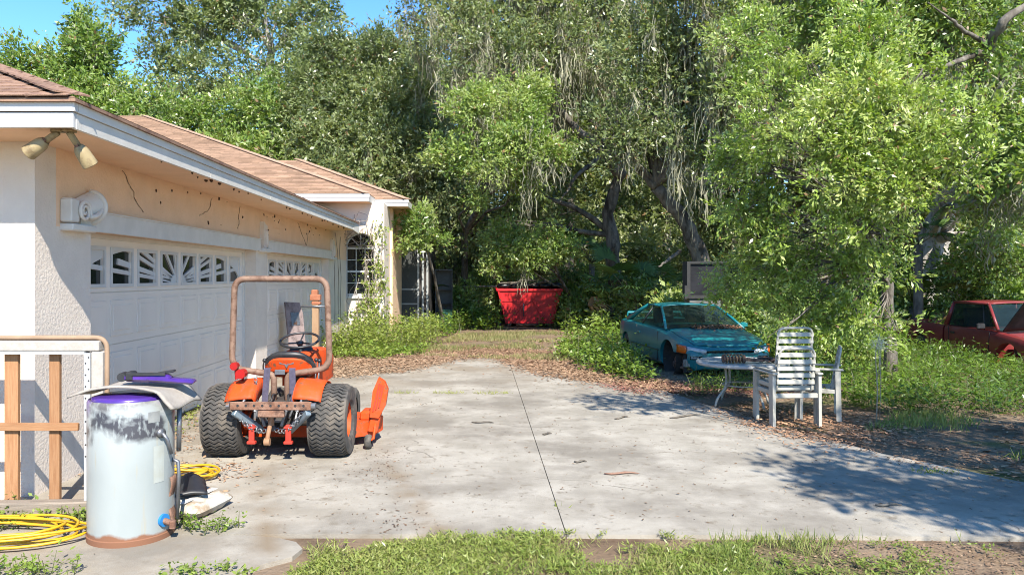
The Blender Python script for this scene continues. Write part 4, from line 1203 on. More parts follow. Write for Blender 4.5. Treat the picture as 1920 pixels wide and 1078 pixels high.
def strap_chair(name, label, w=0.52, hb_=1.08, seat_h=0.42, seat_on=True):
    """aluminium strap chair; local front = +y, back rest at -y side"""
    root = empty(name, (0, 0, 0), 0, label, 'chair', 'white strap patio chairs')
    hw = w / 2
    # flat side panels: front leg, arm, rear leg
    for s_ in (-1, 1):
        x = s_ * hw
        MB().prism([(-0.26, 0.0), (-0.205, 0.0), (-0.19, 0.60), (-0.25, 0.60)], 0.035 * s_, lambda a, b, h: (x + h, a, b)).build('leg', M_WPLAST, root)
        MB().prism([(0.20, 0.0), (0.255, 0.0), (0.25, 0.58), (0.19, 0.58)], 0.035 * s_, lambda a, b, h: (x + h, a, b)).build('leg', M_WPLAST, root)
        MB().cbox((x + 0.012 * s_, 0.0, 0.612), (0.062, 0.56, 0.026), None, 0.008).build('armrest', M_WPLAST, root)
        MB().cbox((x + 0.008 * s_, 0.0, seat_h - 0.03), (0.028, 0.44, 0.05), None, 0.005).build('side_rail', M_WPLAST, root)
    MB().cbox((0, -0.225, seat_h - 0.06), (w, 0.028, 0.055), None, 0.005).build('rear_rail', M_WPLAST, root)
    MB().cbox((0, 0.225, seat_h - 0.03), (w, 0.028, 0.05), None, 0.005).build('front_rail', M_WPLAST, root)
    # bent tube of the back and seat
    ix = hw - 0.045
    bk = arc_path([(-ix, 0.23, seat_h + 0.01), (-ix, -0.17, seat_h - 0.03), (-ix, -0.20 - 0.12 * (hb_ - seat_h), hb_), (ix, -0.20 - 0.12 * (hb_ - seat_h), hb_), (ix, -0.17, seat_h - 0.03), (ix, 0.23, seat_h + 0.01)], [0, 0.07, 0.09, 0.09, 0.07, 0], 6)
    MB().tube(bk, 0.014, 8).build('back_frame', M_WPLAST, root, True)
    sm = MB().cbox((0, 0, 0), (2 * ix + 0.03, 0.012, 0.05), None, 0.003).mesh('strap', M_WPLAST)
    n = int((hb_ - seat_h - 0.03) / 0.078)
    for k in range(n):
        z = hb_ - 0.075 - k * 0.078
        y = -0.20 - 0.12 * (z - seat_h)
        link('back_strap', sm, root, (0, y, z), (rad(-7), 0, random.uniform(-0.01, 0.01)))
    for k in range(5):
        link('seat_strap', sm, root, (0, -0.12 + k * 0.08, seat_h - 0.012 + 0.0), (rad(90 + 5), 0, 0))
    return root
c1 = strap_chair('patio_chair', 'white high-backed strap chair at the driveway edge, lower of the stacked pair', 0.50, 0.90)
c1.location = (3.58, 8.98, 0.0); c1.rotation_euler.z = rad(3)
c2 = strap_chair('patio_chair', 'white strap chair stacked on another, its tall rounded back highest', 0.49, 1.10, 0.47)
c2.location = (3.58, 9.05, 0.0); c2.rotation_euler.z = rad(3)
c2.location.z = 0.03
c3 = strap_chair('patio_chair', 'white strap chair standing sideways behind the stacked pair beside the weeds', 0.48, 0.86, 0.38)
c3.location = (4.12, 9.42, 0.0); c3.rotation_euler.z = rad(68)

# ------------------------------------------------------------------ dumpster with bags
dp_ = empty('dumpster', (1.66, 26.4, 0), rad(0), 'bright red steel dumpster with sloping sides under the oaks', 'dumpster')
m = MB()
HB, HT, ZT, LN = 0.80, 1.09, 1.28, 4.0
V_ = [(-HB, 0, 0.10), (HB, 0, 0.10), (HT, -0.10, ZT), (-HT, -0.10, ZT), (-HB, LN, 0.10), (HB, LN, 0.10), (HT, LN, ZT), (-HT, LN, ZT)]
V2 = [(-HT + 0.05, 0.0, ZT), (HT - 0.05, 0.0, ZT), (HT - 0.05, LN - 0.05, ZT), (-HT + 0.05, LN - 0.05, ZT), (-HT + 0.08, 0.0, 0.9), (HT - 0.08, 0.0, 0.9), (HT - 0.08, LN - 0.05, 0.9), (-HT + 0.08, LN - 0.05, 0.9)]
m.add(V_ + V2, [(0, 1, 2, 3), (1, 5, 6, 2), (4, 7, 6, 5), (0, 3, 7, 4), (0, 4, 5, 1), (3, 2, 9, 8), (2, 6, 10, 9), (6, 7, 11, 10), (7, 3, 8, 11), (8, 9, 13, 12), (9, 10, 14, 13), (10, 11, 15, 14), (11, 8, 12, 15), (12, 13, 14, 15)])
m.build('body', M_DRED, dp_)
rm = MB(); rm.cbox((0, -0.11, ZT - 0.03), (2 * HT + 0.10, 0.09, 0.09), None, 0.015); rm.cbox((-HT - 0.01, LN / 2, ZT - 0.03), (0.09, LN - 0.1, 0.09), None, 0.015); rm.cbox((HT + 0.01, LN / 2, ZT - 0.03), (0.09, LN - 0.1, 0.09), None, 0.015)
rm.build('rim', M_DRED, dp_)
rr_ = MB()
for s_ in (-1, 1):
    rr_.bar((s_ * 0.10, -0.10, 0.98), (s_ * (HB - 0.25), -0.02, 0.10), 0.08, 0.05, 0.008, (0, 1, 0))
    rr_.bar((s_ * (HT - 0.02), -0.11, ZT - 0.06), (s_ * (HB - 0.01), -0.012, 0.10), 0.06, 0.05, 0.008, (0, 1, 0))
rr_.bar((-0.95, -0.085, 0.88), (0.95, -0.085, 0.88), 0.03, 0.03, 0.004, (0, 1, 0))
rr_.build('brace_rib', M_DRED, dp_)
MB().tube([(-0.20, -0.13, 0.80), (-0.20, -0.10, 0.35)], 0.02, 8).build('latch_rod', M_STEEL, dp_, True)
for s_ in (-1, 1): MB().cyl((s_ * 0.62, 0.12, 0.07), (s_ * 0.74, 0.12, 0.07), 0.07, 14).build('roller', M_RUST, dp_, 30)
MB().cbox((0, 2, 0.07), (0.9, 3.9, 0.10), None, 0.01).build('skid', M_RUST, dp_)
def lump(seed, r):
    rr = random.Random(seed); b = MB().ball((0, 0, 0), 1.0, 14, 10)
    ph = [rr.uniform(0, 6) for _ in range(6)]
    b.v = [tuple(Vector(p) * (1 + 0.13 * math.sin(4 * p[0] + ph[0]) * math.sin(5 * p[1] + ph[1]) + 0.09 * math.sin(9 * p[2] + ph[2] + 6 * p[0])) * r) for p in b.v]
    b.v = [(x, y, z * 0.55) for x, y, z in b.v]
    return b
lab = ['leftmost', 'second', 'third', 'fourth', 'fifth', 'rightmost']
for i in range(6):
    o = lump(i, 0.24).build('trash_bag', M_BAG, None, True, (0.78 + i * 0.36, 26.55 + 0.12 * (i % 2), 1.39), (0, 0, i * 1.3))
    tag(o, ['leftmost black trash bag heaped in the red dumpster', 'black trash bag second from the left in the dumpster', 'black trash bag left of the middle of the dumpster heap', 'black trash bag right of the middle of the dumpster heap', 'black trash bag second from the right in the dumpster', 'rightmost black trash bag heaped in the red dumpster'][i], 'trash bag', 'black bags in the dumpster')
for i in range(5):
    p = Vector((1.0 + i * 0.32, 26.35, 1.50 + 0.04 * (i % 3)))
    d = Vector((random.uniform(0.2, 0.5), random.uniform(-0.1, 0.1), random.uniform(-0.06, 0.10)))
    o = MB().tube([p - d, p, p + d * 1.1], [0.02, 0.028, 0.012], 6).build('dead_branch', M_BARK, None, True)
    tag(o, ['pale dead branch on the left of the dumpster heap', 'pale dead branch second from left on the heap', 'pale dead branch in the middle of the dumpster heap', 'pale dead branch second from right on the heap', 'pale dead branch on the right of the dumpster heap'][i], 'branch', 'branches on the dumpster heap')

# ------------------------------------------------------------------ cabinet behind the car, bin, fence, screen porch
cb = empty('old_cabinet', (5.62, 18.6, 0), rad(-4), 'dark boxy cabinet with a grey frame standing in the brush behind the car', 'cabinet')
MB().box((-0.55, 0.05, 0.0), (0.55, 0.7, 1.18)).build('lower_box', pm('cab_grey', (0.17, 0.17, 0.16), (0.11, 0.11, 0.10), 6, 0.8), cb)
fr_ = MB(); z0, z1 = 1.22, 2.08
fr_.box((-0.62, 0, z0 - 0.04), (-0.54, 0.6, z1)); fr_.box((0.30, 0, z0 - 0.04), (0.36, 0.6, z1)); fr_.box((-0.54, 0, z1 - 0.06), (0.30, 0.6, z1)); fr_.box((-0.54, 0, z0 - 0.04), (0.30, 0.6, z0 + 0.04)); fr_.box((-0.68, -0.02, z0 - 0.05), (-0.622, 0.3, z0 + 0.28))
fr_.build('frame', pm('frame_grey_shade', (0.045, 0.045, 0.042), (0.03, 0.03, 0.03), 7, 0.9), cb)  # grey taken down to near-black, shade put into the frame colour
MB().box((-0.54, 0.06, z0 + 0.04), (0.30, 0.09, z1 - 0.06)).build('screen', pm('dark_screen', (0.010, 0.010, 0.012), (0.022, 0.022, 0.026), 3, 0.5, spec=0.2), cb)
q = MB(); q.cbox((0.1, -0.02, z0 + 0.09), (0.26, 0.10, 0.06), None, 0.01); q.cbox((0.3, -0.03, z0 + 0.06), (0.14, 0.12, 0.05), None, 0.01); q.build('control_box', M_BLACK, cb)

bn = empty('dark_locker', (-1.21, 25.0, 0), rad(2), 'tall black locker standing in the weeds past the house', 'locker')
lk_ = MB(); lk_.box((-0.28, 0, 0.0), (-0.25, 0.5, 1.95)); lk_.box((0.25, 0, 0.0), (0.28, 0.5, 1.95)); lk_.box((-0.25, 0, 1.90), (0.25, 0.5, 1.95)); lk_.box((-0.25, 0.46, 0), (0.25, 0.5, 1.9)); lk_.build('shell', M_BLACK, bn)
q = MB()
for z in (0.55, 0.80, 1.25): q.box((-0.25, 0.03, z), (0.25, 0.45, z + 0.025))
q.build('shelf', M_DARK, bn)
gb = empty('green_bin', (-1.12, 24.55, 0), 0, 'dark green plastic bin below the black locker', 'bin')
MB().prism([(-0.17, 0), (0.17, 0), (0.20, 0.62), (-0.20, 0.62)], 0.36, lambda a, b, h: (a, h - 0.18, b)).build('body', pm('bin_green', (0.006, 0.07, 0.045), (0.01, 0.09, 0.06), 6, 0.5), gb)
MB().cbox((0, 0, 0.635), (0.43, 0.40, 0.03), None, 0.01).build('lid', pm('bin_green', (0.006, 0.07, 0.045)), gb)

fe = empty('chain_link_fence', (-0.9, 27.2, 0), 0, 'low grey chain link fence behind the weeds left of the dumpster', 'fence')
MB().tube([(-1.2, 0, 1.36), (1.6, 0, 1.36)], 0.022, 8).build('top_rail', M_STEEL, fe, True)
for x in (-1.2, 0.2, 1.6): MB().tube([(x, 0, 0), (x, 0, 1.40)], 0.028, 8).build('post', M_STEEL, fe, True)
wv = MB()
for i in range(44):
    x = -1.2 + i * 0.0636
    for s_ in (-1, 1):
        x2 = x + s_ * 1.3
        t = 1.0
        if x2 > 1.6: t = (1.6 - x) / 1.3
        if x2 < -1.2: t = (x + 1.2) / 1.3
        wv.tube([(x, 0.004 * s_, 0.03), (x + s_ * 1.3 * t, 0.004 * s_, 0.03 + 1.3 * t)], 0.0025, 3, False)
wvo = wv.build('wire_mesh', M_STEEL, fe); wvo['kind'] = 'stuff'

sp_ = empty('screen_porch', (-2.35, 23.6, 0), 0, 'dark screened porch with pale posts behind the house corner', 'porch')
q = MB()
for i, x in enumerate((-0.36, 0.42, 0.56, 0.70)):
    MB().box((x - 0.03, -0.03, 0), (x + 0.03, 0.03, 2.95)).build('post', pm('porch_grey', (0.42, 0.43, 0.42), (0.33, 0.34, 0.33), 6, 0.6), sp_)
for z in (0.85, 1.30, 2.92):
    MB().box((-0.33, -0.02, z), (0.39, 0.02, z + 0.045)).build('rail', pm('porch_grey', (0.42, 0.43, 0.42)), sp_)
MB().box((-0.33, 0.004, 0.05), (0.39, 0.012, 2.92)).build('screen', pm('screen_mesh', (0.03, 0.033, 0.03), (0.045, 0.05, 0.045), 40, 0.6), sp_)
MB().box((-0.36, 0.06, 0.0), (0.75, 4.0, 2.9)).build('dim_interior', M_DARK, sp_)  # near-black block, the porch's shade painted in
MB().box((-0.45, -0.10, 2.97), (0.85, 4.1, 3.06)).build('roof_panel', M_TRIM, sp_)

# ------------------------------------------------------------------ vehicles (local: nose at y=0 towards the viewer, tail at +y)
def loft(stations, half):
    """closed body: stations of half sections mirrored in x; every section from bottom centre to top centre"""
    n = len(half(stations[0]))
    mb = MB(); rings = []
    for st in stations:
        h = half(st)
        y = st[0]
        r = [(x, y, z) for x, z in h] + [(-x, y, z) for x, z in reversed(h[1:-1])]
        rings.append(r)
    k = len(rings[0])
    fs = []
    for i in range(len(rings) - 1):
        for j in range(k):
            fs.append((i * k + j, i * k + (j + 1) % k, (i + 1) * k + (j + 1) % k, (i + 1) * k + j))
    fs.append(tuple(range(k))); fs.append(tuple((len(rings) - 1) * k + j for j in range(k - 1, -1, -1)))
    return mb.add([p for r in rings for p in r], fs)

def glass_mat():
    m = bpy.data.materials.new('car_glass'); m.use_nodes = True
    N = m.node_tree.nodes; L = m.node_tree.links; b = N['Principled BSDF']
    b.inputs['Base Color'].default_value = (0.02, 0.035, 0.03, 1); b.inputs['Roughness'].default_value = 0.06
    b.inputs['Transmission Weight'].default_value = 0.0; b.inputs['Specular IOR Level'].default_value = 0.9
    t = N.new('ShaderNodeBsdfTransparent'); t.inputs[0].default_value = (0.6, 0.72, 0.66, 1)
    no = N.new('ShaderNodeTexNoise'); no.inputs['Scale'].default_value = 3
    mx = N.new('ShaderNodeMixShader')
    r = N.new('ShaderNodeMapRange'); r.inputs[1].default_value = 0.3; r.inputs[2].default_value = 0.7; r.inputs[3].default_value = 0.38; r.inputs[4].default_value = 0.6
    L.new(no.outputs['Fac'], r.inputs[0]); L.new(r.outputs[0], mx.inputs[0])
    L.new(b.outputs[0], mx.inputs[1]); L.new(t.outputs[0], mx.inputs[2]); L.new(mx.outputs[0], N['Material Output'].inputs['Surface'])
    return m
M_GLASS = glass_mat()
M_CLEAR = pm('lamp_lens', (0.55, 0.60, 0.64), (0.42, 0.46, 0.50), 20, 0.12, spec=0.8)
M_AMBER = pm('amber_lens', (0.85, 0.16, 0.01), (0.7, 0.12, 0.01), 9, 0.2)
M_SEAT = pm('seat_cloth', (0.05, 0.05, 0.055), (0.09, 0.09, 0.09), 8, 0.9)

car = empty('coupe', (4.30, 13.25, -0.11), rad(6), 'derelict teal two-door coupe without its front wheel beside the driveway', 'car')
ZL = 0.17
def half_car(st):
    y, wb, w, zb, zsh, zc = st
    zm = zb + (zsh - zb) * 0.55
    return [(0, zb), (wb, zb), (w - 0.02, zb + 0.07), (w, zb + 0.16), (w + 0.012, zm), (w + 0.004, zsh - 0.10), (w - 0.022, zsh - 0.03), (w - 0.085, zsh), (w * 0.55, zsh + (zc - zsh) * 0.75), (0, zc)]
stn = [(0.0, 0.50, 0.60, 0.24, 0.53, 0.56), (0.05, 0.60, 0.70, 0.21, 0.575, 0.60), (0.16, 0.66, 0.775, 0.19, 0.63, 0.665), (0.35, 0.70, 0.815, 0.18, 0.69, 0.725), (0.6, 0.72, 0.835, 0.17, 0.745, 0.785), (0.9, 0.73, 0.845, 0.17, 0.795, 0.84), (1.2, 0.74, 0.848, 0.17, 0.835, 0.87),
       (1.7, 0.74, 0.848, 0.17, 0.86, 0.88), (2.4, 0.74, 0.848, 0.17, 0.885, 0.90), (3.0, 0.74, 0.846, 0.18, 0.90, 0.92), (3.5, 0.72, 0.835, 0.20, 0.905, 0.935), (3.9, 0.68, 0.80, 0.25, 0.90, 0.935), (4.12, 0.60, 0.73, 0.30, 0.86, 0.90), (4.2, 0.52, 0.66, 0.34, 0.80, 0.84)]
body = loft(stn, half_car).build('body', M_TEAL, car, 38)
cut = []
c_ = MB().cyl((-1.2, 0.80, 0.34), (-0.52, 0.80, 0.34), 0.345, 32); cut.append(c_)
c_ = MB().cyl((0.52, 0.80, 0.34), (1.2, 0.80, 0.34), 0.335, 32); cut.append(c_)
cut.append(MB().box((-1.2, 0.09, -0.2), (-0.55, 0.78, 0.49)))               # front corner of the wing is torn away
cut.append(MB().cyl((-1.2, 3.38, 0.33), (-0.55, 3.38, 0.33), 0.325, 28)); cut.append(MB().cyl((0.55, 3.38, 0.33), (1.2, 3.38, 0.33), 0.325, 28))
cut.append(MB().box((-0.42, -0.2, 0.27), (0.42, 0.13, 0.375)))                        # lower intake
cut.append(MB().box((-0.50, -0.2, 0.505), (0.50, 0.14, 0.545)))                        # slot under the bonnet
cut.append(MB().box((-0.70, -0.2, 0.39), (-0.50, 0.115, 0.455))); cut.append(MB().box((0.50, -0.2, 0.39), (0.70, 0.115, 0.455)))
boolean(body, cut)
body.data.shade_smooth()
try: body.data.set_sharp_from_angle(angle=rad(32))
except Exception: pass
q = MB()
q.box((-0.5, 0.12, 0.2), (0.5, 0.15, 0.56)); q.box((-0.71, 0.11, 0.38), (-0.49, 0.13, 0.47)); q.box((0.49, 0.11, 0.38), (0.71, 0.13, 0.47))
q.build('grille_backing', M_DARK, car)
for s_ in (-1, 1):
    q = MB().cbox((s_ * 0.60, 0.085, 0.422), (0.15, 0.04, 0.045), None, 0.01); q.build('fog_light', M_CLEAR, car, 40)
# hub, liner and strut in the open wheel well
q = MB(); q.cyl((-0.66, 0.80, 0.24), (-0.60, 0.80, 0.24), 0.14, 24); q.cyl((-0.72, 0.80, 0.24), (-0.66, 0.80, 0.24), 0.05, 14); q.build('brake_disc', M_RUST, car, 30)
q = MB().tube([(-0.56, 0.80, 0.24), (-0.54, 0.80, 0.66)], 0.03, 10); q.tube([(-0.6, 0.8, 0.16), (-0.2, 0.75, 0.17)], 0.025, 8); q.tube([(-0.62, 0.72, 0.3), (-0.2, 0.65, 0.28)], 0.015, 8); q.build('suspension_strut', M_DARK, car, True)
q = MB().grid(lambda u, v: (-0.60 + 0.02 * math.sin(8 * u), 0.24 + 0.30 * u + 0.05 * v, 0.18 + 0.34 * v - 0.05 * u), 6, 6).build('torn_liner', pm('liner_grey', (0.42, 0.38, 0.33), (0.22, 0.19, 0.16), 7, 0.9), car, True)
q.modifiers.new('t', 'SOLIDIFY').thickness = 0.006
q = MB().lathe([(0.0, 0.0), (0.338, 0.0), (0.338, 0.27)], 30, 'x', (-0.53, 0.80, 0.34)); q.v = [(-1.06 - x if x > -0.53 else x, y, z) for x, y, z in q.v]; q.box((-0.75, 0.20, 0.16), (-0.60, 0.22, 0.50)); q.build('wheel_well', M_DARK, car, 30)
q = MB().cyl((0.58, 0.80, 0.34), (0.78, 0.80, 0.34), 0.25, 24).build('wheel', M_RUBBER, car, 30)
for s_ in (-1, 1):
    q = MB().lathe([(0.11, -0.09), (0.19, -0.10), (0.255, -0.085), (0.265, 0), (0.255, 0.085), (0.19, 0.10), (0.11, 0.09)], 28, 'x', (s_ * 0.72, 3.38, 0.37)).build('wheel', M_RUBBER, car, True)
# headlights and turn signals wrap round the corners
def lens(x0, x1, y0, y1, z0, z1, z2, name, mat, s_):
    n = 6
    top, bot = [], []
    def f(u, v):
        x = x0 + (x1 - x0) * u
        y = y0 + (y1 - y0) * u ** 2.2
        zb = z0 + 0.01 * u; zt = z1 + (z2 - z1) * u
        return (s_ * x, y - 0.012 * math.sin(PI * v), zb + (zt - zb) * v)
    o = MB().grid(f, n, 4).build(name, mat, car, True)
    o.modifiers.new('t', 'SOLIDIFY').thickness = 0.03
for s_ in (-1, 1):
    lens(0.43, 0.735, 0.000, 0.115, 0.485, 0.565, 0.618, 'headlight', M_CLEAR, s_)
    lens(0.742, 0.842, 0.118, 0.33, 0.490, 0.622, 0.640, 'turn_signal', M_AMBER, s_)
for (c_, d_, nm_, mt_) in (((-0.68, 0.17, 0.32), (0.16, 0.10, 0.14), 'exposed_bracket', pm('bare_metal', (0.46, 0.44, 0.40), (0.30, 0.24, 0.18), 14, 0.6)), ((-0.66, 0.30, 0.22), (0.10, 0.30, 0.05), 'bumper_beam', M_RUST), ((-0.60, 0.12, 0.30), (0.24, 0.05, 0.09), 'bare_bumper_skin', pm('bare_metal', (0.46, 0.44, 0.40)))):
    MB().cbox(c_, d_, Matrix.Rotation(0.25, 3, 'Z'), 0.015).build(nm_, mt_, car, 40)
for k in range(4):
    MB().tube([(-0.64, 0.25 + 0.07 * k, 0.45), (-0.72, 0.30 + 0.06 * k, 0.28), (-0.66 - 0.03 * k, 0.28 + 0.09 * k, 0.13)], 0.008, 5).build('hanging_wire', M_RUST if k % 2 else M_BLACK, car, True)
# bonnet as its own panel
def hz(x, y):
    yy = [s[0] for s in stn]; i = max(0, min(len(yy) - 2, sum(1 for q in yy if q <= y) - 1))
    t = (y - yy[i]) / (yy[i + 1] - yy[i])
    zsh = stn[i][4] * (1 - t) + stn[i + 1][4] * t; zc = stn[i][5] * (1 - t) + stn[i + 1][5] * t; w = stn[i][2] * (1 - t) + stn[i + 1][2] * t
    a = abs(x)
    if a < 0.55 * w: return zc + (zsh + (zc - zsh) * 0.75 - zc) * a / (0.55 * w)
    z1 = zsh + (zc - zsh) * 0.75
    return z1 + (zsh - z1) * min(1, (a - 0.55 * w) / (w * 0.45 - 0.085))
def bon(u, v):
    y = 0.055 + 1.10 * v
    w = 0.60 + 0.09 * min(1, v * 2.2)
    x = (u - 0.5) * 2 * w
    y2 = y + 0.10 * (abs(u - 0.5) * 2) ** 3 * (1 - v)
    return (x, y2, hz(x, y2) + 0.014 + 0.012 * math.exp(-((abs(x) - 0.42) / 0.05) ** 2) * (1 - v * 0.5))
q = MB().grid(bon, 24, 18).build('bonnet', M_TEAL, car, True)
q.modifiers.new('t', 'SOLIDIFY').thickness = 0.012
# door seams, handle, rub strip
q = MB()
for s_ in (-1, 1):
    q.bar((s_ * 0.853, 1.28, 0.26), (s_ * 0.850, 1.28, 0.80), 0.010, 0.012, 0, (1, 0, 0)); q.bar((s_ * 0.853, 2.55, 0.26), (s_ * 0.846, 2.62, 0.86), 0.010, 0.012, 0, (1, 0, 0))
    q.bar((s_ * 0.856, 1.28, 0.27), (s_ * 0.856, 2.55, 0.27), 0.008, 0.01, 0, (1, 0, 0))
    q.bar((s_ * 0.866, 1.20, 0.46), (s_ * 0.866, 2.95, 0.47), 0.008, 0.022, 0, (1, 0, 0))
q.build('door_seam', M_BLACK, car)
for s_ in (-1, 1): MB().cbox((s_ * 0.865, 2.40, 0.72), (0.02, 0.14, 0.035), None, 0.006).build('door_handle', M_TEAL, car)
# greenhouse
A0, A1, B1, C0 = (0.735, 1.13, 0.865), (0.545, 1.92, 1.245), (0.545, 2.72, 1.255), (0.70, 3.42, 0.925)
def gh(u, v, P, Q, bulge):
    a = Vector(P); b = Vector(Q)
    p = a.lerp(b, v)
    x = (u - 0.5) * 2
    return (x * p.x, p.y - bulge[0] * (1 - x * x), p.z + bulge[1] * (1 - x * x))
q = MB().grid(lambda u, v: gh(u, v, A0, A1, (0.09, 0.02)), 12, 6).build('windscreen', M_GLASS, car, True)
q = MB().grid(lambda u, v: gh(u, v, C0, B1, (-0.06, 0.02)), 12, 6).build('rear_window', M_GLASS, car, True)
q = MB().grid(lambda u, v: gh(u, v, (0.555, 1.90, 1.25), (0.555, 2.74, 1.26), (0.05 * 0, 0.035)), 10, 6).build('roof', M_TEAL, car, True)
q.modifiers.new('t', 'SOLIDIFY').thickness = 0.02
for s_ in (-1, 1):
    f = lambda p, d=0: (s_ * (p[0] + d), p[1], p[2])
    sg = MB().add([f((0.775, 1.22, 0.865)), f((0.80, 2.35, 0.89)), f((0.78, 3.15, 0.905)), f((0.56, 2.70, 1.235)), f((0.558, 1.98, 1.235))], [(0, 1, 4), (1, 3, 4), (1, 2, 3)])
    sg.build('side_window', M_GLASS, car)
    q = MB()
    q.tube([f((0.755, 1.10, 0.85)), f((0.655, 1.50, 1.065)), f((0.553, 1.93, 1.245))], 0.026, 8)
    q.tube([f((0.553, 1.93, 1.248)), f((0.556, 2.72, 1.255))], 0.022, 8)
    q.tube([f((0.556, 2.70, 1.25)), f((0.65, 3.08, 1.09)), f((0.735, 3.45, 0.92))], [0.028, 0.045, 0.07], 8)
    q.build('pillar', M_TEAL, car, True)
    MB().tube([f((0.79, 2.38, 0.885)), f((0.56, 2.36, 1.235))], 0.018, 6).build('window_post', M_BLACK, car, True)
    m_ = MB().cbox(f((0.90, 1.42, 0.90)), (0.14, 0.07, 0.10), None, 0.02)
    if s_ == 1: m_.build('door_mirror', M_TEAL, car, 40)
q = MB()
for x in (-0.33, 0.33):
    q.cbox((x, 2.2, 0.80), (0.42, 0.45, 0.16), None, 0.05); q.cbox((x, 2.45, 1.0), (0.40, 0.12, 0.40), Matrix.Rotation(-0.25, 3, 'X'), 0.04)
q.cbox((0, 1.42, 0.86), (1.35, 0.3, 0.10), None, 0.03); q.cbox((0, 3.0, 0.88), (1.2, 0.5, 0.10), None, 0.04)
q.build('interior', M_SEAT, car, 40)
MB().torus((0.35, 1.72, 0.95), 0.17, 0.014, 'y', 24, 6).build('steering_wheel', M_BLACK, car, True)
q = MB().tube([(-0.62, 3.98, 0.94), (-0.60, 4.0, 1.03), (0.60, 4.0, 1.03), (0.62, 3.98, 0.94)], 0.028, 8).build('spoiler', M_TEAL, car, True)
for s_ in (-1, 1): MB().cbox((s_ * 0.60, 4.14, 0.70), (0.22, 0.08, 0.12), None, 0.02).build('tail_lamp', pm('red_lens', (0.5, 0.015, 0.015)), car)
MB().cbox((0, 0.012, 0.40), (1.08, 0.05, 0.045), None, 0.012).build('bumper_strip', M_TEAL, car, 40)

# leaf litter lying on the bonnet and cowl
nL = 900
u = RNG.random(nL); v = np.clip(RNG.normal(0.93, 0.09, nL), 0.2, 1.02)
P = np.array([bon(a, min(1.0, b)) for a, b in zip(0.30 + 0.70 * u, v)]) + np.stack([np.zeros(nL), np.zeros(nL), RNG.random(nL) * 0.03 + 0.012], 1)
D = np.stack([RNG.normal(size=nL), RNG.normal(size=nL), RNG.normal(size=nL) * 0.2], 1); N_ = np.stack([RNG.normal(size=nL) * 0.4, RNG.normal(size=nL) * 0.4, np.ones(nL)], 1)
cl_ = np.array([0.30, 0.16, 0.09]) * (0.6 + 0.8 * RNG.random((nL, 1)))
Vq = kites(P, D, N_, 0.05 + 0.03 * RNG.random(nL), np.full(nL, 0.02))
lo = quads('leaf_litter', Vq, cl_, M_LITTER, None, 'stuff'); lo.location = car.location; lo.rotation_euler = car.rotation_euler
tag(lo, 'brown dead leaves piled on the teal bonnet below the windscreen', 'dead leaves')

# ------------------------------------------------------------------ red pickup
tr = empty('pickup_truck', (11.05, 14.15, -0.39), rad(0), 'faded red pickup truck with raised hood sunk in the weeds', 'pickup truck')
def half_box(st):
    y, w, zb, zt, zc = st
    return [(0, zb), (w - 0.08, zb), (w - 0.01, zb + 0.10), (w, zb + 0.25), (w + 0.012, (zb + zt) / 2 + 0.05), (w, zt - 0.07), (w - 0.035, zt - 0.01), (w - 0.09, zt), (0, zc)]
fr = [(0.0, 0.70, 0.42, 0.78, 0.80), (0.10, 0.77, 0.40, 0.84, 0.86), (0.5, 0.80, 0.38, 0.92, 0.94), (1.0, 0.81, 0.38, 0.98, 1.0), (1.30, 0.815, 0.38, 1.01, 1.02), (1.35, 0.815, 0.38, 1.02, 1.03), (2.80, 0.815, 0.38, 1.05, 1.06), (2.84, 0.80, 0.38, 1.05, 1.06)]
cabb = loft(fr, half_box).build('cab_body', M_TRED, tr, 36)
boolean(cabb, [MB().cyl((-1.2, 0.80, 0.44), (-0.5, 0.80, 0.44), 0.37, 30), MB().cyl((0.5, 0.80, 0.44), (1.2, 0.80, 0.44), 0.37, 30), MB().box((-0.66, 0.12, 0.62), (0.66, 1.15, 1.3))])
bd = [(2.90, 0.80, 0.40, 1.03, 1.03), (3.0, 0.815, 0.40, 1.04, 1.04), (3.9, 0.815, 0.40, 1.05, 1.05), (4.7, 0.81, 0.42, 1.06, 1.06), (4.78, 0.79, 0.46, 1.06, 1.06)]
bedb = loft(bd, half_box).build('bed', M_TRED, tr, 36)
boolean(bedb, [MB().cyl((-1.2, 3.78, 0.44), (-0.5, 3.78, 0.44), 0.36, 30), MB().cyl((0.5, 3.78, 0.44), (1.2, 3.78, 0.44), 0.36, 30), MB().box((-0.70, 2.98, 0.62), (0.70, 4.70, 1.4))])
for o in (cabb, bedb):
    o.data.shade_smooth()
    try: o.data.set_sharp_from_angle(angle=rad(32))
    except Exception: pass
q = MB().grid(lambda u, v: ((u - 0.5) * 1.30, 1.55 + 1.22 * v, 1.555 + 0.02 * math.sin(PI * v) + 0.03 * (1 - (2 * u - 1) ** 2)), 10, 6).build('roof', M_TRED, tr, True)
q.modifiers.new('t', 'SOLIDIFY').thickness = 0.03
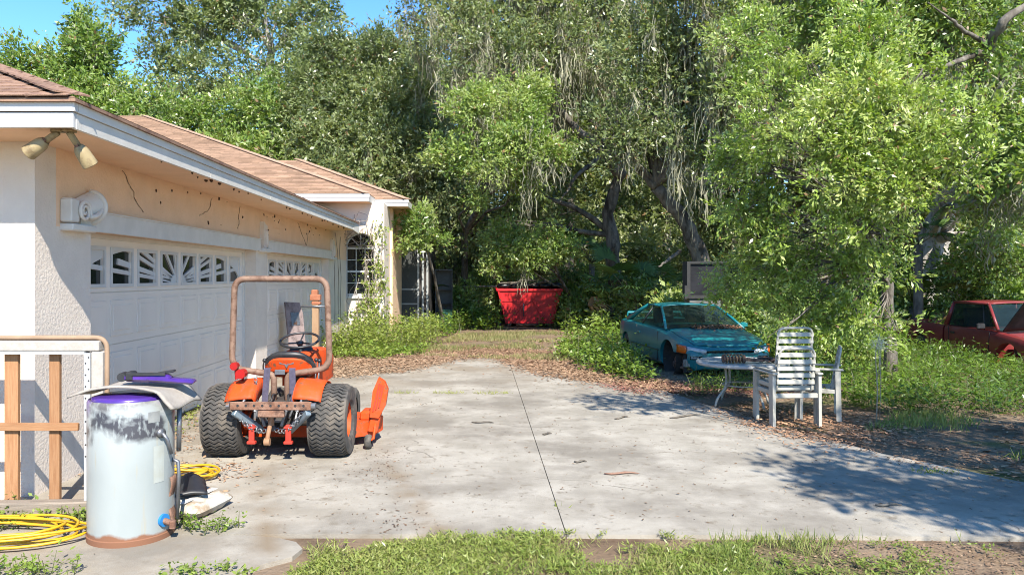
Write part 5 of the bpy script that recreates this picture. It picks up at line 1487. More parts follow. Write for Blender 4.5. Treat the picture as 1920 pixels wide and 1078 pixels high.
for s_ in (-1, 1):
    f = lambda x, y, z: (s_ * x, y, z)
    q = MB(); q.tube([f(0.76, 1.12, 1.02), f(0.66, 1.56, 1.545)], 0.032, 8); q.tube([f(0.66, 1.56, 1.55), f(0.66, 2.72, 1.55)], 0.03, 8); q.tube([f(0.66, 2.70, 1.55), f(0.775, 2.80, 1.05)], [0.035, 0.06], 8)
    q.build('pillar', M_TRED, tr, True)
    MB().add([f(0.775, 1.22, 1.03), f(0.775, 2.74, 1.05), f(0.665, 2.66, 1.53), f(0.665, 1.60, 1.53)], [(0, 1, 2, 3)]).build('side_window', M_GLASS, tr)
    MB().tube([f(0.78, 1.52, 1.03), f(0.67, 1.72, 1.53)], 0.012, 6).build('quarter_post', M_BLACK, tr, True)
    q = MB(); q.bar(f(0.83, 1.36, 0.45), f(0.822, 1.30, 0.98), 0.008, 0.012, 0, (1, 0, 0)); q.bar(f(0.83, 2.62, 0.45), f(0.822, 2.66, 1.02), 0.008, 0.012, 0, (1, 0, 0)); q.build('door_seam', M_BLACK, tr)
    MB().cbox(f(0.835, 2.50, 0.90), (0.02, 0.13, 0.045), None, 0.006).build('door_handle', M_BLACK, tr)
    MB().cbox(f(0.92, 1.42, 1.10), (0.16, 0.06, 0.12), None, 0.02).build('door_mirror', M_BLACK, tr, 40)
MB().add([(-0.74, 1.15, 1.03), (0.74, 1.15, 1.03), (0.64, 1.56, 1.54), (-0.64, 1.56, 1.54)], [(0, 1, 2, 3)]).build('windscreen', M_GLASS, tr)
MB().add([(-0.74, 2.79, 1.06), (0.74, 2.79, 1.06), (0.64, 2.73, 1.53), (-0.64, 2.73, 1.53)], [(0, 1, 2, 3)]).build('rear_window', M_GLASS, tr)
q = MB().grid(lambda u, v: ((u - 0.5) * 1.36, 1.12 - 0.72 * v, 1.03 + 0.70 * v + 0.03 * (1 - (2 * u - 1) ** 2)), 8, 8).build('raised_hood', pm('hood_dark', (0.035, 0.03, 0.03), (0.08, 0.05, 0.045), 6, 0.7), tr, True)
q.modifiers.new('t', 'SOLIDIFY').thickness = 0.035
MB().cbox((0, 0.62, 0.68), (1.1, 0.8, 0.3), None, 0.05).build('engine_bay', M_DARK, tr)
q = MB(); q.cbox((-0.33, 2.45, 1.12), (0.5, 0.16, 0.62), Matrix.Rotation(-0.15, 3, 'X'), 0.05); q.cbox((0.33, 2.45, 1.12), (0.5, 0.16, 0.62), Matrix.Rotation(-0.15, 3, 'X'), 0.05); q.cbox((0, 1.35, 1.0), (1.3, 0.3, 0.12), None, 0.04); q.build('bench_seat', M_SEAT, tr, 40)
for s_ in (-1, 1):
    MB().lathe([(0.12, -0.09), (0.24, -0.10), (0.31, -0.08), (0.32, 0), (0.31, 0.08), (0.24, 0.10), (0.12, 0.09)], 26, 'x', (s_ * 0.66, 3.78, 0.47)).build('rear_wheel', M_RUBBER, tr, True)
MB().cbox((0, 4.80, 0.80), (1.45, 0.05, 0.45), None, 0.02).build('tailgate', M_TRED, tr)
for s_ in (-1, 1): MB().cbox((s_ * 0.77, 4.78, 0.85), (0.08, 0.07, 0.24), None, 0.01).build('tail_lamp', pm('red_lens', (0.5, 0.015, 0.015)), tr)

# ------------------------------------------------------------------ vegetation
_ph = RNG.uniform(0, 6.28, (12, 3)); _fr = RNG.normal(0, 1, (12, 3))
def fbm(P, s=1.0):
    """smooth noise in about -1..1 at points P (n,3)"""
    P = np.asarray(P) * s
    o = 0
    for i in range(12):
        f = _fr[i] * (1 + 0.35 * i)
        o = o + np.sin(P @ f + _ph[i, 0]) / (1 + 0.25 * i)
    return o / 3.2
def rsph(n):
    return nrm(RNG.normal(size=(n, 3)))

PAL = np.array([[0.070, 0.120, 0.028], [0.130, 0.205, 0.040], [0.200, 0.290, 0.058], [0.300, 0.360, 0.110]])
PAL_NEAR = np.array([[0.080, 0.125, 0.027], [0.175, 0.260, 0.044], [0.290, 0.390, 0.075], [0.450, 0.500, 0.190]])  # palest tone puts sunlit highlights into the leaf colour
PAL_DULL = np.array([[0.078, 0.108, 0.044], [0.135, 0.175, 0.062], [0.200, 0.245, 0.092], [0.285, 0.315, 0.150]])
def palette(pal, g):
    g = np.clip(g, 0, 0.999) * (len(pal) - 1)
    i = g.astype(int); t = (g - i)[:, None]
    return pal[i] * (1 - t) + pal[i + 1] * t

def crown_leaves(lobes, dens=9.0, twigs=7, lpt=9, ls=0.09, lw=0.42, tl=0.42, pal=PAL, gap=0.15, tone=0.5, up=0.5, knob=0.9, ksz=(0.24, 0.46), along=0.8):
    """lobes: (cx,cy,cz,rx,ry,rz), each broken into smaller knobs. returns leaf quads and colours, and clump centres with their lobe index"""
    CP, CO, CI, CT = [], [], [], []
    for li, L_ in enumerate(lobes):
        c = np.array(L_[:3]); r = np.array(L_[3:6])
        area = 4 * PI * ((r[0] * r[1]) ** 1.6 / 3 + (r[0] * r[2]) ** 1.6 / 3 + (r[1] * r[2]) ** 1.6 / 3) ** (1 / 1.6)
        n = max(10, int(area * dens))
        ns = int(np.clip(area * knob + 6, 7, 40))
        sd = rsph(ns)
        scn = c + sd * r * RNG.uniform(0.45, 0.95, (ns, 1))
        sr = RNG.uniform(*ksz, ns)
        st = RNG.normal(0, 0.16, ns)
        k = RNG.choice(ns, n, p=sr ** 2 / (sr ** 2).sum())
        d = rsph(n)
        p = scn[k] + d * r * (sr[k] * (0.35 + 0.75 * RNG.random(n) ** 0.6))[:, None] + RNG.normal(0, 0.03, (n, 3)) * r
        keep = fbm(p, 1.3 / max(0.6, r.mean()) ** 0.5) > -1 + gap * 4
        p, d, k = p[keep], d[keep], k[keep]
        CP.append(p); CO.append(nrm(d / r * 0.8 + sd[k] / r * 0.5)); CI.append(np.full(len(p), li)); CT.append(st[k])
    CP = np.concatenate(CP); CO = np.concatenate(CO); CI = np.concatenate(CI); CT = np.concatenate(CT)
    K = len(CP)
    g = tone + 1.25 * CT + 0.18 * fbm(CP, 0.8) + RNG.normal(0, 0.08, K)
    sc = RNG.uniform(0.75, 1.3, K)
    B = np.repeat(CP, twigs, 0) + RNG.normal(0, 0.45 * tl, (K * twigs, 3)) * np.array([1, 1, 0.75])
    TD = nrm(np.repeat(CO, twigs, 0) * 0.8 + RNG.normal(0, 0.6, (K * twigs, 3)) + np.array([0, 0, 0.12]))
    TLn = tl * RNG.uniform(0.6, 1.2, K * twigs) * np.repeat(sc, twigs)
    n = K * twigs * lpt
    t = RNG.random(n)
    TDr = np.repeat(TD, lpt, 0)
    P = np.repeat(B, lpt, 0) + TDr * (t * np.repeat(TLn, lpt))[:, None] + RNG.normal(0, 0.10 * tl, (n, 3))
    O = np.repeat(np.repeat(CO, twigs, 0), lpt, 0)
    D = nrm(TDr * along + RNG.normal(0, 0.5, (n, 3)))
    N_ = nrm(O * 0.40 + np.array([0.06, -0.22, up]) + RNG.normal(0, 0.5, (n, 3)))
    L_ = ls * RNG.uniform(0.5, 1.4, n) * np.repeat(np.repeat(RNG.uniform(0.7, 1.3, K), twigs), lpt)
    V = kites(P, D, N_, L_, L_ * lw)
    gg = np.repeat(np.repeat(g, twigs), lpt) + RNG.normal(0, 0.13, n)
    C = palette(pal, gg)
    C = C * (1 + RNG.normal(0, 0.10, (n, 1)))
    pale = RNG.random(n) < 0.10  # random paler leaves, highlights put into their colour
    C[pale] = C[pale] * 0.5 + np.array([0.34, 0.34, 0.24]) * 0.5
    dead = RNG.random(n) < 0.02
    C[dead] = np.array([0.24, 0.15, 0.07])
    return V, np.clip(C, 0.01, 0.6), CP, CI

def limb_path(a, b, sag=0.15, n=7, wob=0.12, seed=0):
    a, b = Vector(a), Vector(b)
    rr = random.Random(seed)
    L_ = (b - a).length
    mid = (a + b) / 2 + Vector((rr.uniform(-1, 1), rr.uniform(-1, 1), 0)) * L_ * wob + Vector((0, 0, L_ * sag))
    out = []
    for i in range(n):
        t = i / (n - 1)
        p = a * (1 - t) ** 2 + mid * 2 * t * (1 - t) + b * t * t
        if 0 < i < n - 1: p = p + Vector((rr.uniform(-1, 1), rr.uniform(-1, 1), rr.uniform(-1, 1))) * L_ * 0.022
        out.append(p)
    return out

def moss_quads(points, n_str=30, L0=0.5, L1=1.4, wd=0.025, spread=0.16):
    """tangled hanging tufts: many short wavering strands of uneven width"""
    V, C = [], []
    m = len(points)
    if m == 0: return np.zeros((0, 4, 3)), np.zeros((0, 3))
    P = np.repeat(np.asarray(points), n_str, 0)
    k = len(P)
    Lm = RNG.uniform(L0, L1, m)
    Lc = np.repeat(Lm, n_str) * RNG.uniform(0.15, 0.6, k)
    st = np.repeat(Lm, n_str) * RNG.uniform(0.0, 0.55, k)          # strands begin at different heights of the tuft
    wdt = np.repeat(RNG.uniform(0.5, 1.3, m), n_str)
    off = RNG.normal(0, spread, (k, 3)) * np.array([1, 1, 0.5]) * (wdt * (1 - 0.75 * st / np.repeat(Lm, n_str)))[:, None]
    P0 = P + off - np.array([0, 0, 1]) * st[:, None]
    a = RNG.uniform(0, PI, k)
    X = np.stack([np.cos(a), np.sin(a), np.zeros(k)], 1)
    w = wd * RNG.uniform(0.3, 1.3, k)
    tone = np.repeat(RNG.uniform(0.7, 1.25, m), n_str) * RNG.uniform(0.7, 1.3, k)
    base = np.array([0.26, 0.25, 0.18]) * tone[:, None]
    cur = P0
    segs = 4
    drift = np.zeros((k, 3))
    for s_ in range(segs):
        drift = drift + RNG.normal(0, 0.05, (k, 3)) * np.array([1, 1, 0.3])
        nx = P0 + drift - np.array([0, 0, 1]) * (Lc * (s_ + 1) / segs)[:, None]
        w0 = w * (1 if s_ else 0.4) * (1 - s_ / segs * 0.6); w1 = w * (1 - (s_ + 1) / segs * 0.8)
        V.append(np.stack([cur - X * w0[:, None], cur + X * w0[:, None], nx + X * w1[:, None], nx - X * w1[:, None]], 1)); C.append(base)
        cur = nx
    return np.concatenate(V), np.concatenate(C)

LEAFN = [0]
def tree(name, label, base, fork, lobes, tr=0.25, bark=None, moss=0, group=None, cat='tree', sub=10, extra_limbs=(), moss_len=(0.5, 1.5), moss_w=0.025, limb_r=0.4, **kw):
    """base: ground point, fork: where the trunk splits (list of points), lobes in world coordinates"""
    base = Vector(base)
    root = empty(name, base, 0, label, cat, group)
    inv = -base
    V, C, CP, CI = crown_leaves(lobes, **kw)
    LEAFN[0] += len(V)
    cr = quads('crown', V - np.array(base), C, M_LEAF, root, 'stuff')
    tm = MB()
    chain = [base - Vector((0, 0, 0.15))] + [Vector(p) for p in fork]
    pts = []
    for i in range(len(chain) - 1):
        for k in range(4):
            t = k / 4
            pts.append(chain[i].lerp(chain[i + 1], t) + (Vector((random.uniform(-1, 1), random.uniform(-1, 1), 0)) * tr * 0.18 if (k or i) else Vector()))
    pts.append(chain[-1])
    n = len(pts)
    tm.tube(pts, [tr * (1.45 if i == 0 else 1.15 if i == 1 else 1.0) * (1 - 0.45 * i / n) * random.uniform(0.93, 1.07) for i in range(n)], 14, rough=0.10)
    top = pts[-1]
    for li, L_ in enumerate(lobes):
        c = Vector(L_[:3])
        # leave the trunk at a sensible height
        j = max(range(n // 2, n), key=lambda q: -abs(pts[q].z - (c.z - 0.45 * (c - top).length)))
        s_ = pts[j]
        r0 = tr * limb_r * random.uniform(0.7, 1.1)
        path = limb_path(s_, c, 0.12, 8, 0.14, li + len(lobes))
        tm.tube(path, [r0 * (1 - 0.75 * i / 7) for i in range(8)], 7)
        own = CP[CI == li]
        if len(own):
            for q in own[RNG.choice(len(own), min(sub, len(own)), False)]:
                st = path[random.randint(3, 7)]
                tm.tube(limb_path(st, q, 0.05, 5, 0.12, random.randint(0, 9999)), [r0 * 0.22 * (1 - 0.7 * i / 4) + 0.004 for i in range(5)], 4)
    for (pts_, ra, rb) in extra_limbs:
        P_ = [Vector(p) for p in pts_]
        fine = []
        for i in range(len(P_) - 1):
            for k in range(4): fine.append(P_[i].lerp(P_[i + 1], k / 4) + Vector((random.uniform(-1, 1), random.uniform(-1, 1), random.uniform(-1, 1))) * ra * 0.3)
        fine.append(P_[-1])
        MB().tube(fine, [ra + (rb - ra) * i / (len(fine) - 1) for i in range(len(fine))], 9, rough=0.1).move(Matrix.Translation(inv)).build('limb', M_BARK, root, True)
    tm.move(Matrix.Translation(inv)).build('trunk', bark or M_BARK, root, True)
    if moss:
        fr_i = np.argsort(CP[:, 1] + RNG.normal(0, 0.5, len(CP)))[:max(moss, int(len(CP) * 0.5))]
        idx = RNG.choice(fr_i, min(moss, len(fr_i)), False)
        mv, mc = moss_quads(CP[idx] - np.array(base), 30, moss_len[0], moss_len[1], moss_w)
        quads('spanish_moss', mv, mc, M_MOSS, root, 'stuff')
    return root

def lb(px, py, Y, rx, rz, ry=None):
    p = pt(px, py, Y)
    return (p.x, p.y, p.z, rx, ry if ry else (rx + rz) / 2 * 0.8, rz)
def gp(px, Y): return Vector(((px - 902) * Y / FPX, Y, 0))

# --- trees behind the house
tree('oak_tree', 'bushy oak with two tops above the garage roof on the left', gp(120, 34), [pt(128, 230, 34)],
     [lb(130, 130, 34, 1.9, 1.5), lb(55, 115, 34, 0.9, 1.0), lb(160, 55, 34, 0.8, 0.9), lb(172, 100, 33.5, 0.8, 1.0), lb(95, 195, 33, 1.7, 1.2), lb(185, 185, 33, 1.4, 1.4), lb(150, 260, 33, 2.2, 1.2)],
     0.28, dens=6, twigs=7, lpt=8, ls=0.20, tl=0.45, gap=0.12, tone=0.52, moss=14, moss_len=(0.8, 1.8), moss_w=0.04)
tree('tall_oak_tree', 'tall loose oak with sky between its limbs above the long roof', gp(490, 40), [pt(500, 200, 40), pt(508, 100, 40)],
     [lb(285, 30, 40, 1.6, 1.5), lb(310, 130, 40, 1.3, 1.4), lb(370, 60, 40, 1.9, 1.7), lb(440, 20, 40, 2.0, 1.6), lb(520, 30, 40, 2.0, 1.8), lb(590, 40, 39, 1.3, 1.4), lb(615, 110, 38, 1.1, 1.4), lb(560, 130, 39, 1.5, 1.2), lb(430, 130, 38, 2.1, 1.5), lb(360, 190, 38, 2.0, 1.3), lb(460, -60, 40, 2.5, 1.8), lb(330, -50, 40, 2.0, 1.5)],
     0.33, M_BARK_PALE, dens=4.6, twigs=6, lpt=8, ls=0.20, tl=0.55, gap=0.20, tone=0.50, pal=PAL_DULL, moss=10, moss_len=(0.8, 2.0), moss_w=0.04, sub=5)
tree('oak_tree', 'rounded bright green oak rising right behind the long roof ridge', gp(330, 33), [pt(330, 300, 33)],
     [lb(225, 215, 33, 1.4, 1.2), lb(300, 230, 32, 1.8, 1.2), lb(390, 250, 32, 1.8, 1.1), lb(470, 220, 32, 1.9, 1.5), lb(560, 225, 31, 1.7, 1.5), lb(520, 290, 30, 1.8, 1.0), lb(430, 300, 31, 2.0, 0.9), lb(280, 290, 33, 2.2, 1.0)],
     0.28, dens=6.5, twigs=7, lpt=8, ls=0.17, tl=0.45, gap=0.08, tone=0.66, moss=12, moss_len=(0.8, 1.6), moss_w=0.035)
tree('oak_tree', 'dense dark oak filling the space above the house corner', gp(690, 29), [pt(690, 330, 29)],
     [lb(650, 115, 30, 1.6, 1.1), lb(735, 110, 30, 1.7, 1.2), lb(600, 175, 30, 1.6, 1.4), lb(690, 190, 29, 2.0, 1.4), lb(780, 190, 29, 1.6, 1.6), lb(620, 260, 28.5, 1.8, 1.3), lb(720, 280, 28, 2.0, 1.5), lb(790, 300, 28, 1.5, 1.5), lb(660, 335, 27.5, 1.6, 1.0), lb(760, 380, 28, 1.6, 1.2), lb(830, 370, 28, 1.5, 1.5)],
     0.32, dens=7.5, twigs=7, lpt=8, ls=0.145, tl=0.42, gap=0.06, tone=0.45, moss=40, pal=PAL_DULL, moss_len=(0.6, 1.6), moss_w=0.03)
# --- central oaks with moss
tree('moss_oak_tree', 'great oak hung with moss in the centre behind the red dumpster', gp(1165, 25.5), [pt(1150, 480, 25.5), pt(1140, 400, 25.5), pt(1165, 320, 25.2)],
     [lb(800, 15, 25, 1.0, 0.9), lb(850, 70, 25, 1.7, 1.5), lb(940, 30, 25, 1.8, 1.5), lb(920, 120, 24, 1.8, 1.3), lb(1010, 110, 24, 1.7, 1.5), lb(1040, 20, 25, 1.8, 1.3), lb(1120, 90, 24.5, 1.6, 1.4), lb(1080, 190, 25, 1.5, 1.2), lb(1180, 30, 25, 1.8, 1.4), lb(1000, 200, 25.5, 1.5, 1.2), lb(900, 320, 26.5, 1.8, 1.6), lb(860, 440, 27, 1.7, 1.2), lb(1000, 370, 27.5, 1.6, 1.3), lb(950, -60, 25, 2.6, 1.5), lb(1120, -50, 25, 2.4, 1.5)],
     0.27, dens=5.2, twigs=7, lpt=8, ls=0.125, tl=0.42, gap=0.13, tone=0.56, moss=300, pal=PAL_DULL, moss_len=(0.6, 2.2), moss_w=0.022,
     extra_limbs=[([pt(1165, 330, 25.2), pt(1130, 290, 24.5), pt(1075, 235, 24)], 0.20, 0.11), ([pt(1130, 290, 24.5), pt(1150, 240, 24), pt(1200, 150, 24)], 0.12, 0.03), ([pt(1075, 235, 24), pt(1040, 190, 24), pt(1010, 120, 24)], 0.10, 0.02),
                  ([pt(1130, 290, 24.5), pt(1080, 330, 24), pt(1050, 380, 23.6)], 0.10, 0.015)])
tree('oak_tree', 'sunlit light green oak bough left of the mossy limbs', gp(868, 28.2), [pt(872, 440, 26.5), pt(920, 340, 23.5)],
     [lb(880, 200, 21.5, 0.9, 0.65), lb(960, 230, 21, 1.0, 0.7), lb(1015, 285, 21, 0.75, 0.6), lb(930, 300, 21, 1.0, 0.6), lb(850, 290, 21.5, 0.6, 0.45), lb(985, 180, 22, 0.8, 0.5), lb(895, 380, 21.5, 0.35, 0.3), lb(1000, 340, 21.5, 0.6, 0.35)],
     0.14, dens=12, twigs=8, lpt=9, ls=0.105, tl=0.32, gap=0.08, tone=0.78, moss=16, moss_len=(0.5, 1.5), moss_w=0.02)
tree('young_oak_tree', 'small leafy oak spreading just above the red dumpster', gp(1085, 27.6), [pt(1070, 560, 26.5), pt(1030, 480, 24.4)],
     [lb(960, 450, 23, 0.7, 0.45), lb(1020, 445, 23, 0.75, 0.45), lb(985, 482, 23, 0.8, 0.3), lb(925, 490, 23.2, 0.4, 0.3), lb(1065, 465, 23, 0.35, 0.35)],
     0.07, dens=15, twigs=7, lpt=9, ls=0.105, tl=0.30, gap=0.05, tone=0.70, moss=3, moss_len=(0.5, 1.2), moss_w=0.02)
tree('young_oak_tree', 'slim oak sprout reaching past the house eave corner', gp(835, 24.2), [pt(815, 520, 22.5), pt(795, 450, 21.8)],
     [lb(775, 420, 21.5, 0.40, 0.35), lb(760, 450, 21.3, 0.35, 0.22), lb(810, 455, 21.6, 0.35, 0.25), lb(790, 400, 21.8, 0.3, 0.3)],
     0.05, dens=20, twigs=7, lpt=9, ls=0.10, tl=0.26, gap=0.05, tone=0.72)
tree('moss_oak_tree', 'arching oak trunk leaning left behind the teal coupe', gp(1330, 21.5), [pt(1315, 480, 21.5), pt(1280, 410, 21.3), pt(1230, 350, 21)],
     [lb(1150, 260, 20.5, 1.0, 0.7), lb(1230, 220, 20.5, 1.2, 0.9), lb(1300, 150, 20, 1.4, 1.1), lb(1220, 110, 21, 1.4, 1.0), lb(1340, 50, 20, 1.6, 1.1), lb(1420, 100, 19, 1.4, 1.2), lb(1300, 280, 19.5, 1.0, 0.8), lb(1250, 20, 20.5, 1.5, 1.0), lb(1460, 20, 19, 1.5, 1.0), lb(1380, 200, 18.5, 1.0, 0.9), lb(1380, -60, 20, 2.2, 1.2)],
     0.27, dens=7.0, twigs=7, lpt=8, ls=0.115, tl=0.38, gap=0.14, tone=0.58, moss=130, pal=PAL_DULL, moss_len=(0.6, 2.0), moss_w=0.022,
     extra_limbs=[([pt(1230, 350, 21), pt(1200, 320, 21), pt(1170, 260, 20.6)], 0.13, 0.02), ([pt(1275, 470, 21.5), pt(1250, 490, 21), pt(1235, 500, 20.6)], 0.06, 0.02)])
# --- the oak with the pale leaning trunk
tree('leaning_oak_tree', 'old oak with a thick pale leaning trunk behind the pickup', gp(1708, 21.6), [pt(1722, 530, 21.4), pt(1740, 470, 21.2), pt(1758, 420, 21.0), pt(1782, 360, 20.6), pt(1810, 280, 20)],
     [lb(1650, 60, 17, 1.3, 0.9), lb(1570, 40, 17.5, 1.3, 0.9), lb(1720, 30, 16.5, 1.3, 0.9), lb(1790, 30, 16, 1.1, 0.8), lb(1880, 180, 15.5, 0.9, 1.0), lb(1900, 300, 15.5, 0.9, 0.9), lb(1860, 380, 16.5, 0.9, 0.8), lb(1900, 470, 17.5, 1.0, 0.8), lb(1830, 480, 18.5, 0.9, 0.7), lb(1930, 70, 16, 0.9, 0.7), lb(1660, -50, 17, 2.0, 1.1), lb(1960, 230, 15, 1.2, 1.3)],
     0.50, M_BARK_PALE, dens=8.5, twigs=7, lpt=9, ls=0.11, tl=0.36, gap=0.14, tone=0.50, moss=40, moss_len=(0.4, 1.4), moss_w=0.02,
     extra_limbs=[([pt(1810, 280, 20), pt(1835, 180, 17.5), pt(1850, 90, 15.5), pt(1880, 45, 15), pt(1950, -10, 15)], 0.16, 0.06), ([pt(1845, 95, 15.5), pt(1800, 115, 15), pt(1750, 130, 14.6), pt(1700, 160, 14.4)], 0.07, 0.01), ([pt(1850, 85, 15.4), pt(1810, 60, 15), pt(1780, 35, 14.8), pt(1740, 5, 14.6)], 0.055, 0.01)])
# --- the near oak on the right
tree('near_oak_tree', 'large bright leafy oak overhanging the patio chairs on the right', gp(1672, 12.6), [pt(1664, 560, 12.4), pt(1660, 470, 12.0), pt(1640, 380, 11.6)],
     [lb(1395, 60, 11.6, 0.5, 0.4), lb(1480, 90, 10.8, 0.55, 0.35), lb(1560, 60, 10.6, 0.6, 0.35), lb(1650, 90, 10.2, 0.6, 0.4), lb(1730, 130, 9.8, 0.5, 0.35), lb(1420, 150, 10.8, 0.5, 0.35), lb(1510, 160, 10.0, 0.55, 0.4), lb(1610, 170, 9.6, 0.55, 0.4), lb(1460, 235, 10.0, 0.55, 0.4), lb(1560, 250, 9.5, 0.6, 0.42), lb(1670, 240, 9.3, 0.6, 0.42), lb(1770, 220, 9.2, 0.5, 0.38), lb(1860, 240, 9.2, 0.4, 0.3),
      lb(1385, 290, 10.8, 0.45, 0.35), lb(1320, 340, 11.2, 0.35, 0.30), lb(1470, 330, 10.0, 0.55, 0.4), lb(1580, 345, 9.5, 0.6, 0.42), lb(1690, 330, 9.3, 0.5, 0.38), lb(1800, 310, 9.4, 0.4, 0.3), lb(1400, 395, 10.8, 0.5, 0.35), lb(1500, 425, 10.0, 0.55, 0.38), lb(1610, 430, 9.8, 0.55, 0.38), lb(1350, 450, 11.4, 0.4, 0.3), lb(1375, 515, 11.8, 0.42, 0.32), lb(1330, 400, 11.6, 0.35, 0.3), lb(1420, 440, 10.9, 0.4, 0.3), lb(1450, 490, 10.8, 0.45, 0.32), lb(1560, 505, 10.4, 0.5, 0.34), lb(1640, 510, 10.6, 0.4, 0.3),
      lb(1500, 570, 10.8, 0.45, 0.3), lb(1600, 580, 10.8, 0.45, 0.35), lb(1425, 560, 11.6, 0.4, 0.28), lb(1560, 625, 10.9, 0.4, 0.28), lb(1470, 618, 10.0, 0.25, 0.18), lb(1645, 610, 11.4, 0.35, 0.35)],
     0.10, dens=20, twigs=7, lpt=14, ls=0.062, lw=0.38, tl=0.24, pal=PAL_NEAR, gap=0.20, tone=0.58, up=0.4, knob=3.2, ksz=(0.16, 0.34), along=1.2, sub=16, moss=0, limb_r=0.28)
# --- oak out of view on the right whose shade falls on the driveway
tree('oak_tree', 'oak beside the driveway whose shadow falls across the lower right corner', (8.4, -0.6, 0), [(8.0, -0.5, 2.2), (7.4, -0.3, 3.6)],
     [(5.9, 0.2, 5.0, 0.9, 0.8, 0.5), (6.7, -0.4, 5.4, 1.0, 0.9, 0.6), (7.4, 0.6, 5.2, 1.0, 0.9, 0.7), (5.3, 1.3, 4.4, 0.5, 0.4, 0.3), (6.5, 1.4, 4.6, 0.7, 0.6, 0.4), (8.2, -0.6, 6.2, 1.5, 1.4, 0.9), (7.6, -2.0, 5.6, 1.3, 1.2, 0.8), (8.6, 1.2, 5.0, 1.0, 1.0, 0.7), (3.7, 5.0, 5.2, 0.65, 0.5, 0.3), (4.6, 5.3, 5.1, 0.7, 0.55, 0.3), (5.7, 4.6, 5.0, 0.6, 0.5, 0.3), (6.5, 4.2, 5.1, 0.7, 0.6, 0.35), (5.9, 3.3, 4.8, 0.55, 0.5, 0.3), (7.4, 3.6, 5.2, 0.7, 0.6, 0.4), (6.6, 2.4, 5.0, 0.7, 0.6, 0.35), (5.3, 2.2, 4.7, 0.4, 0.35, 0.25), (8.4, 2.9, 5.2, 0.9, 0.7, 0.4), (5.0, 1.0, 5.0, 0.8, 0.5, 0.4), (4.4, 1.9, 4.6, 0.35, 0.3, 0.25)],
     0.22, dens=8, twigs=7, lpt=8, ls=0.11, tl=0.34, gap=0.04, tone=0.5)
# --- woodland behind: alike trees sharing one crown
far_lobes = [(0, 0, 9, 2.6, 2.2, 2.0), (1.8, 0.4, 7.2, 2.0, 1.8, 1.6), (-1.9, -0.3, 7.0, 2.0, 1.8, 1.7), (0.3, -0.8, 5.2, 2.3, 1.8, 1.5), (-0.8, 0.3, 11.0, 1.6, 1.5, 1.4), (1.2, 0, 11.4, 1.3, 1.2, 1.2), (1.5, -0.3, 3.2, 1.7, 1.4, 1.3), (-1.6, -0.4, 3.0, 1.7, 1.4, 1.2)]
proto = tree('woodland_oak_tree', 'woodland oak', (0, 0, 0), [(0.1, 0, 3.0), (0, 0, 6)], far_lobes, 0.26, dens=3.4, twigs=6, lpt=8, ls=0.20, tl=0.5, gap=0.10, tone=0.60, pal=PAL_DULL, moss=36, moss_len=(0.8, 2.0), moss_w=0.035, group='oaks of the woodland behind')
far_spots = [(730, 38, 1.0, 0.0, 'woodland oak far behind the house corner'), (830, 34, 0.95, 1.1, 'woodland oak between the house corner and dumpster'), (960, 37, 1.05, 2.3, 'woodland oak right behind the dumpster'), (1070, 33, 1.0, 3.6, 'woodland oak just right of the dumpster'),
             (1250, 40, 1.1, 4.1, 'woodland oak seen below the arching trunk'), (1370, 30, 0.85, 5.2, 'woodland oak behind the old cabinet'), (1500, 28, 0.95, 0.7, 'woodland oak behind the near bright oak'), (1640, 27, 1.0, 1.9, 'woodland oak left of the pale leaning trunk'), (1790, 26, 1.0, 2.9, 'woodland oak behind the pickup cab'), (1920, 25, 1.0, 4.6, 'woodland oak at the right edge'),
             (560, 46, 1.1, 5.5, 'woodland oak far behind the roof'), (1150, 46, 1.1, 0.3, 'farthest woodland oak in the middle')]
for i, (px, Y, s_, rz, lab_) in enumerate(far_spots):
    o = proto if i == 0 else copy_tree(proto)
    o.location = gp(px, Y); o.rotation_euler.z = rz; o.scale = (s_, s_, s_ * random.uniform(0.92, 1.05))
    o['label'] = lab_
# --- far wood closing the view
wl = []
for i in range(64):
    x = -34 + i * 1.9 + random.uniform(-0.6, 0.6); Y = random.uniform(50, 62); h = random.uniform(6, 11)
    wl += [(x, Y, h * 0.25, 2.2, 1.6, h * 0.26), (x + random.uniform(-1, 1), Y, h * 0.62, 2.0, 1.6, h * 0.28)]
V, C, _a, _b = crown_leaves(wl, dens=1.0, twigs=6, lpt=8, ls=0.5, lw=0.5, tl=0.9, gap=0.0, tone=0.35, pal=PAL_DULL)
LEAFN[0] += len(V)
tag(quads('far_wood', V, C, M_LEAF, None, 'stuff'), 'far dull green wood behind all the oaks', 'wood')
# --- understorey shrubs
shr = [(870, 26.5, 1.0, 1.1, 'leafy shrub by the chain link fence left of the dumpster'), (1110, 26.0, 1.2, 1.2, 'leafy shrub touching the right side of the dumpster'), (1200, 24, 1.3, 1.4, 'leafy shrub below the arching trunk'), (1080, 29, 1.5, 1.8, 'tall shrub behind the right of the dumpster'), (790, 27.5, 1.2, 2.0, 'dark shrub behind the screened porch'),
       (1300, 20.5, 1.2, 1.2, 'leafy shrub behind the teal coupe roof'), (1440, 16.5, 1.2, 1.4, 'leafy shrub right of the teal coupe'), (1520, 14.6, 1.0, 1.0, 'leafy shrub behind the stacked chairs'), (1590, 14.2, 0.7, 1.1, 'leafy shrub left of the pickup bed'), (1850, 19.5, 1.6, 1.3, 'leafy shrub behind the pickup roof'), (1660, 20.5, 1.2, 1.3, 'leafy shrub behind the pickup bed'), (930, 29.5, 1.6, 1.8, 'tall dark shrub straight behind the dumpster'), (1380, 19.0, 1.0, 1.3, 'leafy shrub beside the old cabinet')]
